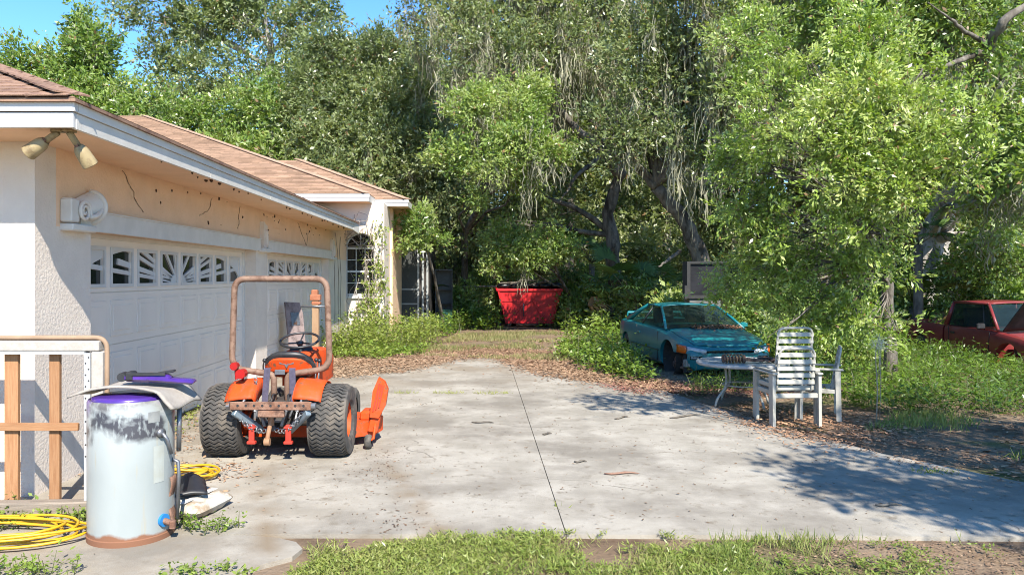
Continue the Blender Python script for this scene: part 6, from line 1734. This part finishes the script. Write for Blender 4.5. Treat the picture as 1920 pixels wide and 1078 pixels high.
for i, (px, Y, r, h, lab_) in enumerate(shr):
    b = gp(px, Y)
    L_ = [(b.x, b.y, h * 0.55, r * 0.8, r * 0.6, h * 0.5), (b.x - r * 0.5, b.y - 0.2, h * 0.4, r * 0.6, r * 0.5, h * 0.38), (b.x + r * 0.5, b.y - 0.1, h * 0.45, r * 0.6, r * 0.5, h * 0.42), (b.x + 0.1, b.y, h * 0.85, r * 0.5, r * 0.45, h * 0.32)]
    tree('shrub', lab_, b, [(b.x, b.y, h * 0.35)], L_, 0.035, cat='shrub', group='understorey shrubs', dens=11, twigs=6, lpt=8, ls=0.12 if Y > 18 else 0.085, lw=0.5, tl=0.30, gap=0.05, tone=0.72 + 0.15 * (i % 3 - 1), sub=4)

# --- palmettos: fan fronds as parts
M_FAN = leaf_mat('fan_leaf', 0.25, 0.5, 0.4)
def frond_mesh(nm_, R0, nb, col, droop, half=1.9):
    V, C = [], []
    for i in range(nb):
        a = -half + 2 * half * i / (nb - 1)
        L_ = R0 * (1 - 0.25 * (abs(a) / half) ** 2) * random.uniform(0.9, 1.08)
        d = np.array([math.sin(a), math.cos(a), 0.0]); x = np.array([math.cos(a), -math.sin(a), 0.0])
        w = R0 * 0.055
        p0 = np.zeros(3); p1 = d * L_ * 0.55 + np.array([0, 0, 0.05 * R0]); p2 = d * L_ + np.array([0, 0, -droop * R0 * random.uniform(0.6, 1.3)])
        k = random.uniform(0.75, 1.2); c = tuple(q * k for q in col)
        f = np.array([0, 0, 0.018])
        V += [[p0, p0 + x * 0.004, p1 + x * w, p1 - f], [p0, p1 - f, p1 - x * w, p0 - x * 0.004], [p1 - f, p1 + x * w, p2, p2], [p1 - x * w, p1 - f, p2, p2]]
        C += [c] * 4
    V = np.array(V, dtype=np.float32); V[:, 3] = np.where(np.all(V[:, 3] == V[:, 2], axis=1, keepdims=True), V[:, 3] + 0.002, V[:, 3])
    o = quads(nm_, V, np.array(C, dtype=np.float32), M_FAN)
    me = o.data
    bpy.data.objects.remove(o)
    return me
FG = frond_mesh('frond_green', 0.55, 22, (0.085, 0.15, 0.04), 0.15)
FD = frond_mesh('frond_dead', 0.55, 18, (0.36, 0.24, 0.13), 0.9, 1.3)
stalk = MB().tube([(0, 0, 0), (0, 0.0, 1.0)], [0.014, 0.008], 5).mesh('stalk', pm('palm_stalk', (0.14, 0.16, 0.06), (0.2, 0.18, 0.08), 5, 0.7), True)
def palmetto(x, y, s_, nf, dead, label, h=0.0):
    root = empty('palmetto', (x, y, 0), random.uniform(0, 6), label, 'palmetto', 'palmettos in the understorey')
    if h > 0:
        MB().tube([(0, 0, -0.1), (0.03, 0, h * 0.5), (0, 0, h)], [0.13, 0.11, 0.10], 9).build('trunk', M_BARK, root, True)
    for k in range(nf):
        a = 2 * PI * k / nf + random.uniform(-0.3, 0.3)
        el = random.uniform(0.35, 1.25)
        L_ = random.uniform(0.5, 0.95) * s_
        d = Vector((math.cos(a) * math.cos(el), math.sin(a) * math.cos(el), math.sin(el)))
        isd = k < dead
        if isd: d = Vector((math.cos(a) * 0.8, math.sin(a) * 0.8, -0.15)).normalized(); L_ *= 0.6
        qz = d.to_track_quat('Z', 'Y')
        link('stalk', stalk, root, (0, 0, h), qz.to_euler(), (s_, s_, L_))
        e_ = Vector((0, 0, h)) + d * L_
        d2 = (d + Vector((0, 0, -0.35 if not isd else -1.6))).normalized()
        u_ = d2.cross(Vector((0, 0, 1))).normalized()
        n_ = u_.cross(d2)
        Mx = Matrix((u_, d2, n_)).transposed()
        fsz = s_ * random.uniform(0.8, 1.15)
        link('frond', FD if isd else FG, root, e_, Mx.to_euler(), (fsz, fsz, fsz))
    return root
palmetto(*gp(1712, 19.9)[:2], 1.3, 10, 4, 'palmetto with hanging tan dead fronds at the pickup tail', 1.0)
palmetto(*gp(1790, 19.2)[:2], 1.1, 10, 2, 'palmetto with one dead frond above the pickup bed', 0.9)
palmetto(*gp(1870, 19.8)[:2], 1.0, 9, 1, 'palmetto fans rising behind the pickup roof', 0.8)
palmetto(*gp(1722, 19.0)[:2], 1.1, 8, 0, 'tall palmetto fans before the pale leaning trunk', 2.5)
palmetto(*gp(1195, 23.3)[:2], 1.3, 9, 2, 'palmetto with drooping dead fronds below the arching trunk', 0.9)
palmetto(*gp(1150, 24.2)[:2], 1.3, 9, 1, 'palmetto right of the dumpster at the forked trunk', 1.2)
palmetto(*gp(1240, 25.0)[:2], 1.3, 8, 0, 'green palmetto between the arching trunk and coupe', 0.8)
palmetto(*gp(1110, 27.5)[:2], 1.5, 9, 0, 'tall green palmetto behind the dumpster right corner', 2.2)
palmetto(*gp(805, 26.0)[:2], 1.1, 8, 0, 'palmetto between the porch posts and the black locker', 0.9)
palmetto(*gp(1600, 16.2)[:2], 0.9, 8, 3, 'palmetto with dry fronds at the foot of the near oak', 0.5)

# ------------------------------------------------------------------ weeds, grass, litter
def in_poly(X, Y, poly):
    r = np.zeros(len(X), bool)
    n = len(poly); j = n - 1
    for i in range(n):
        xi, yi = poly[i]; xj, yj = poly[j]
        c = ((yi > Y) != (yj > Y)) & (X < (xj - xi) * (Y - yi) / (yj - yi + 1e-12) + xi)
        r ^= c; j = i
    return r
def scatter(poly, dens, thr=None, s=1.0):
    P = np.array(poly)
    x0, y0 = P.min(0); x1, y1 = P.max(0)
    n = int((x1 - x0) * (y1 - y0) * dens)
    X = RNG.uniform(x0, x1, n); Y = RNG.uniform(y0, y1, n)
    k = in_poly(X, Y, poly)
    if thr is not None: k &= fbm(np.stack([X, Y, np.zeros(n)], 1), s) > thr + RNG.normal(0, 0.15, n)
    return X[k], Y[k]
def weeds(name, label, poly, dens, h0, h1, ls=0.06, nl=16, pal=None, thr=None, s=1.0, lw=0.5, spread=0.10, tone=0.6, cat='weeds'):
    X, Y = scatter(poly, dens, thr, s)
    m = len(X)
    X = X + RNG.normal(0, 0.6, m) * min(0.3, 3 * h1 * 0.12); Y = Y + RNG.normal(0, 0.6, m) * min(0.3, 3 * h1 * 0.12)
    H = RNG.uniform(h0, h1, m) * (0.75 + 0.35 * fbm(np.stack([X, Y, np.zeros(m)], 1), 1.7))
    lean = RNG.normal(0, 0.22, (m, 2))
    n = m * nl
    t = RNG.random(n) ** 0.75
    Hr = np.repeat(H, nl)
    base = np.stack([X, Y, np.zeros(m)], 1)
    P = np.repeat(base, nl, 0)
    P[:, 2] += t * Hr
    P[:, :2] += np.repeat(lean, nl, 0) * (t * Hr)[:, None] + RNG.normal(0, 1, (n, 2)) * (spread * (0.35 + 0.65 * t))[:, None]
    a = RNG.uniform(0, 2 * PI, n)
    D = np.stack([np.cos(a), np.sin(a), RNG.normal(0.25, 0.4, n)], 1)
    N_ = nrm(np.stack([RNG.normal(0, 0.45, n), RNG.normal(0, 0.45, n), np.ones(n)], 1))
    L_ = ls * RNG.uniform(0.6, 1.4, n)
    V = kites(P, D, N_, L_, L_ * lw)
    g = tone + 0.25 * np.repeat(fbm(base, 0.9), nl) + RNG.normal(0, 0.15, n)
    C = palette(PAL_NEAR if pal is None else pal, g) * (1 + RNG.normal(0, 0.08, (n, 1)))
    # stems
    w = 0.004
    tip = base + np.stack([lean[:, 0] * H, lean[:, 1] * H, H], 1)
    xx = np.array([w, 0, 0])
    SV = np.stack([base - xx, base + xx, tip + xx * 0.4, tip - xx * 0.4], 1)
    SC = np.tile(np.array([0.12, 0.13, 0.05]), (m, 1))
    LEAFN[0] += n
    o = quads(name, np.concatenate([V, SV]), np.clip(np.concatenate([C, SC]), 0.01, 0.6), M_LEAF, None, 'stuff')
    tag(o, label, cat)
    return o
PAL_WEED = np.array([[0.05, 0.095, 0.016], [0.095, 0.165, 0.022], [0.155, 0.24, 0.032], [0.25, 0.31, 0.07]])
PAL_YEL = np.array([[0.09, 0.14, 0.025], [0.16, 0.22, 0.04], [0.24, 0.29, 0.06], [0.34, 0.34, 0.12]])
def grass(name, label, poly, dens, h0, h1, w=0.006, thr=None, s=1.0, cols=((0.14, 0.20, 0.04), (0.25, 0.27, 0.09)), lean=0.45):
    X, Y = scatter(poly, dens, thr, s)
    n = len(X)
    P = np.stack([X, Y, np.full(n, -0.03)], 1)
    D = nrm(np.stack([RNG.normal(0, lean, n), RNG.normal(0, lean, n), np.ones(n)], 1))
    N_ = nrm(np.stack([RNG.normal(0, 1, n), RNG.normal(0, 1, n), RNG.normal(0, 0.3, n)], 1))
    L_ = RNG.uniform(h0, h1, n)
    V = kites(P, D, N_, L_ + 0.03, np.full(n, w) * RNG.uniform(0.7, 1.4, n))
    t = np.clip(0.5 + 0.5 * fbm(P, 1.2) + RNG.normal(0, 0.25, n), 0, 1)[:, None]
    C = np.array(cols[0]) * (1 - t) + np.array(cols[1]) * t
    LEAFN[0] += n
    o = quads(name, V, C, M_GRASS, None, 'stuff')
    tag(o, label, 'grass')
    return o
def litter(name, label, poly, dens, thr=None, s=1.0, z=0.006, L0=0.06, cols=((0.16, 0.085, 0.05), (0.40, 0.26, 0.16)), tall=0.012, soft=0.4):
    X, Y = scatter(poly, dens, thr, s)
    n = len(X)
    js = soft * RNG.random(n) ** 2
    X = X + RNG.normal(0, 1, n) * js; Y = Y + RNG.normal(0, 1, n) * js
    P = np.stack([X, Y, z + RNG.random(n) * tall], 1)
    a = RNG.uniform(0, 2 * PI, n)
    D = np.stack([np.cos(a), np.sin(a), RNG.normal(0, 0.15, n)], 1)
    N_ = nrm(np.stack([RNG.normal(0, 0.3, n), RNG.normal(0, 0.3, n), np.ones(n)], 1))
    L_ = L0 * RNG.uniform(0.5, 1.3, n)
    V = kites(P, D, N_, L_, L_ * RNG.uniform(0.2, 0.45, n))
    t = RNG.random((n, 1))
    C = np.array(cols[0]) * (1 - t) + np.array(cols[1]) * t
    LEAFN[0] += n
    o = quads(name, V, C, M_LITTER, None, 'stuff')
    tag(o, label, 'dead leaves')
    return o

# house foot, car, pickup
weeds('weeds', 'yellow-green weeds and ferns overgrowing the foot of the window wall', [(-3.45, 17.0), (-2.7, 16.4), (-1.6, 17.6), (-1.2, 18.8), (-1.1, 20.6), (-1.6, 22.5), (-2.45, 21.2), (-2.5, 19.8), (-3.45, 19.8)], 34, 0.35, 1.0, 0.095, 22, PAL_YEL, None, 1, 0.4, 0.16, 0.55)
weeds('weeds', 'low bright weeds along the litter edge before the window wall', [(-3.4, 16.2), (-2.2, 15.8), (-1.1, 17.2), (-1.4, 18.0), (-3.4, 17.2)], 60, 0.10, 0.34, 0.075, 14, PAL_WEED, None, 1, 0.55, 0.10, 0.75)
weeds('weeds', 'dark weeds round the black locker and porch', [(-2.3, 22.0), (-1.0, 21.5), (-0.6, 24.5), (-0.5, 27), (-2.2, 27)], 22, 0.3, 0.9, 0.11, 18, PAL_WEED, -0.4, 1, 0.5, 0.16, 0.45)
weeds('weeds', 'lush bright weeds crowding the left flank of the teal coupe', [(1.75, 16.6), (2.0, 14.2), (2.25, 13.0), (2.45, 12.5), (2.75, 12.4), (2.8, 13.3), (2.95, 14.2), (3.0, 17.4), (2.2, 18.2)], 52, 0.20, 0.62, 0.085, 20, PAL_WEED, None, 1, 0.55, 0.13, 0.68)
weeds('weeds', 'fine green weeds under the front of the teal coupe', [(3.0, 11.2), (4.8, 11.2), (5.2, 12.6), (3.5, 12.6)], 70, 0.10, 0.30, 0.06, 16, PAL_WEED, None, 1, 0.25, 0.10, 0.5)
weeds('weeds', 'tall green weeds hiding the lower half of the pickup', [(4.75, 10.0), (5.3, 9.5), (6.6, 9.3), (9.5, 9.6), (10.1, 12.0), (10.1, 15.5), (9.9, 18.5), (7.6, 16.5), (6.0, 14.0), (4.7, 12.0)], 42, 0.16, 0.48, 0.085, 20, PAL_WEED, None, 1, 0.30, 0.14, 0.40)  # low leaf tone, the shade over these weeds is in their colour
weeds('weeds', 'pale seeding weeds at the sunny edge right of the chairs', [(6.0, 9.0), (9.5, 8.6), (10.0, 10.0), (6.6, 9.9)], 26, 0.2, 0.55, 0.07, 20, PAL_YEL, -0.2, 1, 0.2, 0.12, 0.65)
weeds('weeds', 'scattered weeds among the trees between dumpster and coupe', [(0.6, 25.8), (2.9, 25.4), (2.4, 20.0), (3.0, 18.0), (6.0, 19), (8, 24), (4, 27)], 12, 0.25, 0.8, 0.12, 18, PAL_WEED, -0.1, 0.8, 0.45, 0.2, 0.6)
weeds('weeds', 'bushy weeds left of the red dumpster before the fence', [(-0.7, 24.8), (0.45, 24.2), (0.5, 27.0), (-0.9, 27.0)], 26, 0.35, 0.95, 0.12, 18, PAL_WEED, None, 0.8, 0.5, 0.2, 0.68)
# small clumps in the foreground
for (x, y, r, h, lab_) in ((-1.90, 5.23, 0.20, 0.13, 'bright weed clump growing at the foot of the paper sack'), (-3.3, 5.34, 0.25, 0.14, 'weed clump among the yellow hose below the bed frame'), (-2.62, 4.42, 0.25, 0.16, 'sparse weed on the path right of the tank foot'), (-2.9, 5.45, 0.16, 0.16, 'weeds between the tank and the bed frame'), (-3.15, 4.36, 0.30, 0.15, 'weed clump in the lower left corner of the path'), (-1.62, 4.40, 0.22, 0.10, 'small weed at the path edge below the sack'), (-3.38, 5.62, 0.10, 0.26, 'weed sprouting behind the brown slats')):
    weeds('weed_clump', lab_, [(x + r * 1.3 * math.cos(a), y + r * 0.7 * math.sin(a)) for a in [2 * PI * k / 10 for k in range(10)]], 190, h * 0.4, h * 1.1, 0.034, 12, PAL_WEED, None, 1, 0.5, 0.035, 0.74, 'weed')
weeds('weeds', 'low weeds along the foot of the near garage door', [(-3.66, 7.2), (-3.25, 7.2), (-3.35, 10.6), (-3.66, 11.6)], 90, 0.03, 0.11, 0.04, 10, PAL_YEL, -0.2, 1.5, 0.45, 0.05, 0.6)
weeds('ground_cover', 'dense low green ground cover along the front driveway edge', [(-1.30, 4.0), (-1.02, 4.6), (-0.95, 5.0), (-1.25, 5.16), (-0.6, 5.2), (0.4, 5.15), (1.3, 5.15), (1.75, 5.0), (1.55, 4.5), (1.7, 3.6), (-1.5, 3.6)], 700, 0.008, 0.045, 0.034, 14, PAL_YEL, -0.12, 2.2, 0.24, 0.03, 0.50, 'ground cover')
grass('grass', 'short grass blades mixed into the front ground cover', [(-1.5, 3.6), (-1.0, 4.6), (-1.2, 5.1), (1.7, 5.1), (1.6, 3.6)], 4200, 0.02, 0.075, 0.005, -0.12, 2.2, ((0.16, 0.20, 0.05), (0.34, 0.33, 0.13)), 0.8)
grass('grass', 'sparse grass tufts in the dirt before the driveway', [(1.4, 3.6), (5.0, 3.6), (6.0, 4.9), (1.5, 5.05)], 3600, 0.03, 0.11, 0.006, 0.22, 1.9)
grass('grass', 'patchy grass strip beyond the end of the driveway', [(-1.6, 16.6), (2.4, 15.2), (3.2, 17), (2.2, 24), (0.4, 25.5), (-0.8, 22)], 650, 0.03, 0.12, 0.014, 0.05, 0.9, ((0.14, 0.165, 0.05), (0.33, 0.28, 0.14)))
litter('leaf_litter', 'tan leaf litter burying the left side of the far slab', [(-3.65, 13.0), (-2.2, 13.1), (-1.15, 14.2), (-0.6, 15.5), (-0.35, 16.8), (-1.6, 17.4), (-3.6, 16.9)], 2000, -0.75, 1.1, 0.006, 0.065, ((0.20, 0.125, 0.075), (0.42, 0.30, 0.20)))
litter('leaf_litter', 'tan leaf litter burying the right side of the far slab', [(0.25, 16.8), (0.55, 15.3), (1.05, 14.2), (1.7, 12.7), (2.8, 11.6), (3.0, 13.0), (2.3, 16.6)], 2000, -0.75, 1.1, 0.006, 0.065, ((0.20, 0.12, 0.07), (0.40, 0.27, 0.17)))
grass('grass', 'thin grass on the dirt right of the driveway under the chairs', [(4.3, 8.6), (5.2, 6.9), (9, 7.0), (9.5, 9.4), (5.4, 9.8)], 1300, 0.03, 0.12, 0.008, 0.1, 1.1)
for (x, y, r, lab_) in ((-0.48, 11.32, 0.28, 'grass tuft in the cross joint left of the middle'), (0.15, 11.30, 0.30, 'grass tuft in the cross joint near the centre joint'), (-1.1, 11.33, 0.2, 'grass tuft in the cross joint by the tractor'), (0.565, 5.72, 0.08, 'tiny grass tuft in the centre joint'), (4.0, 6.75, 0.22, 'yellow grass tuft at the right driveway crack')):
    grass('grass_tuft', lab_, [(x + r * math.cos(a), y + r * 0.35 * math.sin(a)) for a in [2 * PI * k / 10 for k in range(10)]], 2200, 0.02, 0.07, 0.007, None, 1, ((0.20, 0.24, 0.05), (0.34, 0.33, 0.10)), 0.8)
# leaf litter
litter('leaf_litter', 'brown leaf litter at the far end of the driveway', [(-3.6, 14.0), (-1.4, 13.6), (-1.0, 15.4), (0.2, 16.2), (1.0, 13.2), (2.6, 11.6), (3.1, 11.3), (3.3, 12.4), (2.6, 14.5), (2.2, 17.0), (0, 19), (-2, 17.5), (-3.5, 16.5)], 1300, -0.5, 0.8, 0.006, 0.07)
litter('leaf_litter', 'reddish leaf litter under the patio chairs', [(2.9, 9.2), (3.3, 8.2), (3.9, 7.6), (4.6, 8.0), (4.9, 9.6), (3.6, 10.6)], 1600, -0.15, 1.2, 0.006, 0.055, ((0.22, 0.11, 0.06), (0.50, 0.30, 0.18)))
litter('leaf_litter', 'dark red leaf litter at the nose of the teal coupe', [(1.9, 12.0), (2.4, 11.0), (3.4, 10.9), (4.6, 11.2), (4.4, 12.4), (2.6, 12.8)], 1500, -0.4, 1.2, 0.006, 0.06, ((0.14, 0.06, 0.045), (0.34, 0.16, 0.12)))
litter('leaf_litter', 'brown leaf litter along the garage doors by the tractor', [(-3.66, 6.9), (-2.6, 6.2), (-2.0, 6.6), (-2.9, 8.2), (-3.3, 11), (-3.66, 13)], 900, 0.0, 1.3, 0.004, 0.05)
litter('leaf_litter', 'scattered leaf crumbs all over the concrete', [(-3.0, 5.2), (4.4, 5.1), (4.2, 6.6), (2.8, 11), (0.6, 14), (-3.2, 13)], 42, None, 1, 0.003, 0.032, ((0.12, 0.08, 0.05), (0.30, 0.22, 0.15)), 0.004)
litter('leaf_litter', 'dry leaf litter over the dirt right of the driveway', [(4.6, 6.6), (5.6, 5.2), (9, 5.2), (10, 9), (5.2, 9.6), (4.3, 8.4)], 500, -0.1, 0.9, -0.02, 0.07)
litter('leaf_litter', 'dry leaf crumbs in the foreground dirt', [(1.3, 3.6), (5.0, 3.6), (6.2, 5.0), (1.6, 5.05)], 1500, -0.5, 1.4, -0.026, 0.030, ((0.13, 0.075, 0.045), (0.30, 0.21, 0.14)))
litter('leaf_litter', 'leaf drift lying along the right driveway edge', [(5.6, 5.6), (4.7, 6.7), (4.05, 7.6), (3.55, 8.9), (3.1, 10.5), (2.75, 10.6), (3.2, 8.7), (3.75, 7.3), (4.35, 6.3), (5.2, 5.4)], 700, -0.3, 2.2, 0.003, 0.05)
weeds('ground_cover', 'thin straggling ground cover fading into the dirt on the right', [(1.5, 3.7), (3.2, 3.8), (3.4, 4.9), (1.6, 5.08)], 420, 0.006, 0.035, 0.026, 11, PAL_YEL, 0.25, 2.3, 0.4, 0.03, 0.5, 'ground cover')
litter('leaf_litter', 'dark crumbs in the tyre track across the near slab', [(-1.15, 7.5), (-0.9, 7.5), (-0.42, 5.15), (-0.75, 5.15)], 500, -0.1, 1.4, 0.003, 0.03, ((0.10, 0.065, 0.045), (0.22, 0.15, 0.10)), 0.004)
litter('leaf_litter', 'dry leaves spread over the woodland floor', [(-1.5, 19), (2.5, 18), (12, 19), (12, 27), (-1.5, 27)], 70, -0.2, 0.6, -0.01, 0.10)

# sticks on the concrete
for (x, y, L_, a, lab_) in ((1.22, 6.67, 0.30, 0.06, 'reddish curved stick lying right of the centre joint'), (0.02, 9.0, 0.26, -0.1, 'pale twig with a seed head left of the centre joint'), (0.72, 8.35, 0.12, 0.5, 'short forked twig just right of the centre joint'), (3.05, 5.75, 0.2, 0.05, 'thin twig near the shaded right corner'), (0.92, 7.1, 0.12, 0.2, 'small brown stick near the centre joint'), (1.7, 9.3, 0.25, 0.7, 'pale twig at the edge of the chair shade'), (2.5, 9.4, 0.5, 0.5, 'long pale branch at the driveway edge before the table')):
    p = []
    for i in range(6):
        t = i / 5 - 0.5
        p.append((x + L_ * t * math.cos(a), y + L_ * t * math.sin(a) + 0.02 * math.sin(7 * t), 0.010 + 0.006 * math.cos(3 * t)))
    o = MB().tube(p, [0.006, 0.011, 0.010, 0.011, 0.009, 0.004], 6).build('fallen_twig', pm('twig_red', (0.24, 0.12, 0.08), (0.34, 0.22, 0.16), 9, 0.9) if 'red' in lab_ else M_BARK, None, True)
    tag(o, lab_, 'twig', 'twigs on the concrete')
# dead stalk with seed fluff before the weeds
ds = empty('dead_stalk', (4.62, 8.98, 0), 0, 'thin dead weed stalk with a white seed head right of the chairs', 'weed')
MB().tube([(0, 0, -0.02), (0.015, 0, 0.4), (-0.01, 0, 0.8), (0.04, 0, 1.05)], [0.008, 0.007, 0.005, 0.003], 6).build('stem', pm('dead_stem', (0.42, 0.37, 0.30), (0.34, 0.28, 0.22), 8, 0.9), ds, True)
q = MB(); q.tube([(0.05, 0.02, 0.0), (0.06, 0.01, 0.5), (0.03, 0, 0.85)], 0.004, 5); q.tube([(0.0, 0, 0.5), (0.05, 0, 0.7), (0.06, 0, 0.95)], 0.004, 5); q.build('side_stem', pm('dead_stem', (0.42, 0.37, 0.30)), ds, True)
n = 260
Pf = np.array([0.03, 0, 0.93]) + RNG.normal(0, 1, (n, 3)) * np.array([0.05, 0.04, 0.045]); Df = RNG.normal(0, 1, (n, 3))
fo = quads('seed_head', kites(Pf, Df, RNG.normal(0, 1, (n, 3)), np.full(n, 0.03), np.full(n, 0.008)), np.tile(np.array([0.62, 0.58, 0.5]), (n, 1)), M_MOSS, ds, 'stuff')

# climbing vine on the window wall and dead runners on the garage wall
vi = empty('climbing_vine', (-3.0, YE - 0.05, 0), 0, 'green vine climbing over the arched window and wall', 'vine')
vm = MB(); tips = []
rr = random.Random(4)
for i in range(20):
    x = rr.choice((rr.uniform(-3.45, -2.5), rr.uniform(-2.85, -2.5), rr.uniform(-2.8, -2.5))); z = 0.0
    p = [(x, YE - 0.06, 0.0)]
    for k in range(rr.randint(7, 15)):
        x = min(-2.46, max(-3.47, x + rr.gauss(0, 0.07))); z += rr.uniform(0.14, 0.30)
        if z > 3.5: break
        p.append((x, YE - 0.035 - rr.uniform(0, 0.05) - (0.06 if z < 1.3 else 0), z)); tips.append(p[-1])
    vm.tube(p, [0.011 * (1 - 0.6 * q_ / len(p)) for q_ in range(len(p))], 5)
for i in range(14):
    z = rr.uniform(2.6, 3.4); x = rr.uniform(-3.9, -2.6)
    p = [(x, YE - 0.08, z)]
    for k in range(6):
        x += rr.gauss(0, 0.12); z += rr.gauss(-0.05, 0.14); p.append((x, YE - 0.10 - 0.25 * rr.random(), min(3.55, max(2.5, z))))
    vm.tube(p, 0.008, 4)
vm.move(Matrix.Translation((3.0, -YE + 0.05, 0))).build('stem', pm('vine_stem', (0.42, 0.36, 0.30), (0.30, 0.24, 0.19), 8, 0.9), vi, True)
T = np.array(tips)
sel = RNG.random(len(T)) < np.where(T[:, 2] < 1.15, 0.75, np.where(T[:, 0] > -2.8, 0.55, 0.14))
T = np.repeat(T[sel], 11, 0) + RNG.normal(0, 0.10, (sel.sum() * 11, 3)) * np.array([1, 0.35, 1])
T[:, 1] = np.minimum(T[:, 1], YE - 0.02)
n = len(T)
Vv = kites(T - np.array([-3.0, YE - 0.05, 0]), RNG.normal(0, 1, (n, 3)) + np.array([0, -0.3, -0.5]), nrm(RNG.normal(0, 0.5, (n, 3)) + np.array([0, -0.8, 0.6])), 0.10 * RNG.uniform(0.6, 1.3, n), 0.055 * RNG.uniform(0.6, 1.3, n))
quads('leaf', Vv, palette(PAL_YEL, RNG.normal(0.6, 0.2, n)), M_LEAF, vi, 'stuff')
dv = empty('dead_vine', (XW, 12.0, 0), 0, 'thin dead vine runners clinging to the beige wall above the garage doors', 'vine')
for (pts_) in ([(7.45, 2.76), (7.56, 2.66), (7.64, 2.60), (7.75, 2.49), (7.92, 2.38)], [(9.95, 2.74), (9.88, 2.63), (9.78, 2.55), (9.62, 2.50), (9.5, 2.47)], [(11.1, 2.73), (11.02, 2.6), (11.05, 2.48), (10.98, 2.40)], [(14.6, 2.74), (14.75, 2.66), (14.9, 2.55), (15.1, 2.45), (15.3, 2.33)], [(15.5, 2.6), (15.42, 2.5), (15.3, 2.33)],
              [(18.3, 2.75), (18.5, 2.5), (18.65, 2.3), (18.7, 2.0), (18.75, 1.7), (18.7, 1.2), (18.8, 0.3)], [(18.0, 2.6), (18.2, 2.35), (18.3, 2.1), (18.25, 1.6), (18.3, 0.8), (18.3, 0.0)], [(19.0, 2.7), (18.9, 2.3), (19.1, 1.7), (19.0, 0.9), (19.1, 0)]):
    w_ = 0.0035 if pts_[0][0] < 17 else 0.008
    fine = []
    for (p, q_) in zip(pts_[:-1], pts_[1:]):
        for k in range(3): fine.append((0.005, p[0] + (q_[0] - p[0]) * k / 3 - 12.0 + random.gauss(0, 0.012), p[1] + (q_[1] - p[1]) * k / 3 + random.gauss(0, 0.008)))
    fine.append((0.005, pts_[-1][0] - 12.0, pts_[-1][1]))
    MB().tube(fine, [w_ * random.uniform(0.6, 1.3) for _ in fine], 5).build('runner', pm('dead_runner', (0.20, 0.14, 0.09), (0.28, 0.20, 0.13), 9, 0.95), dv, True)
print('LEAVES', LEAFN[0], 'tris', sum(len(o.data.polygons) for o in bpy.data.objects if o.type == 'MESH') * 2)
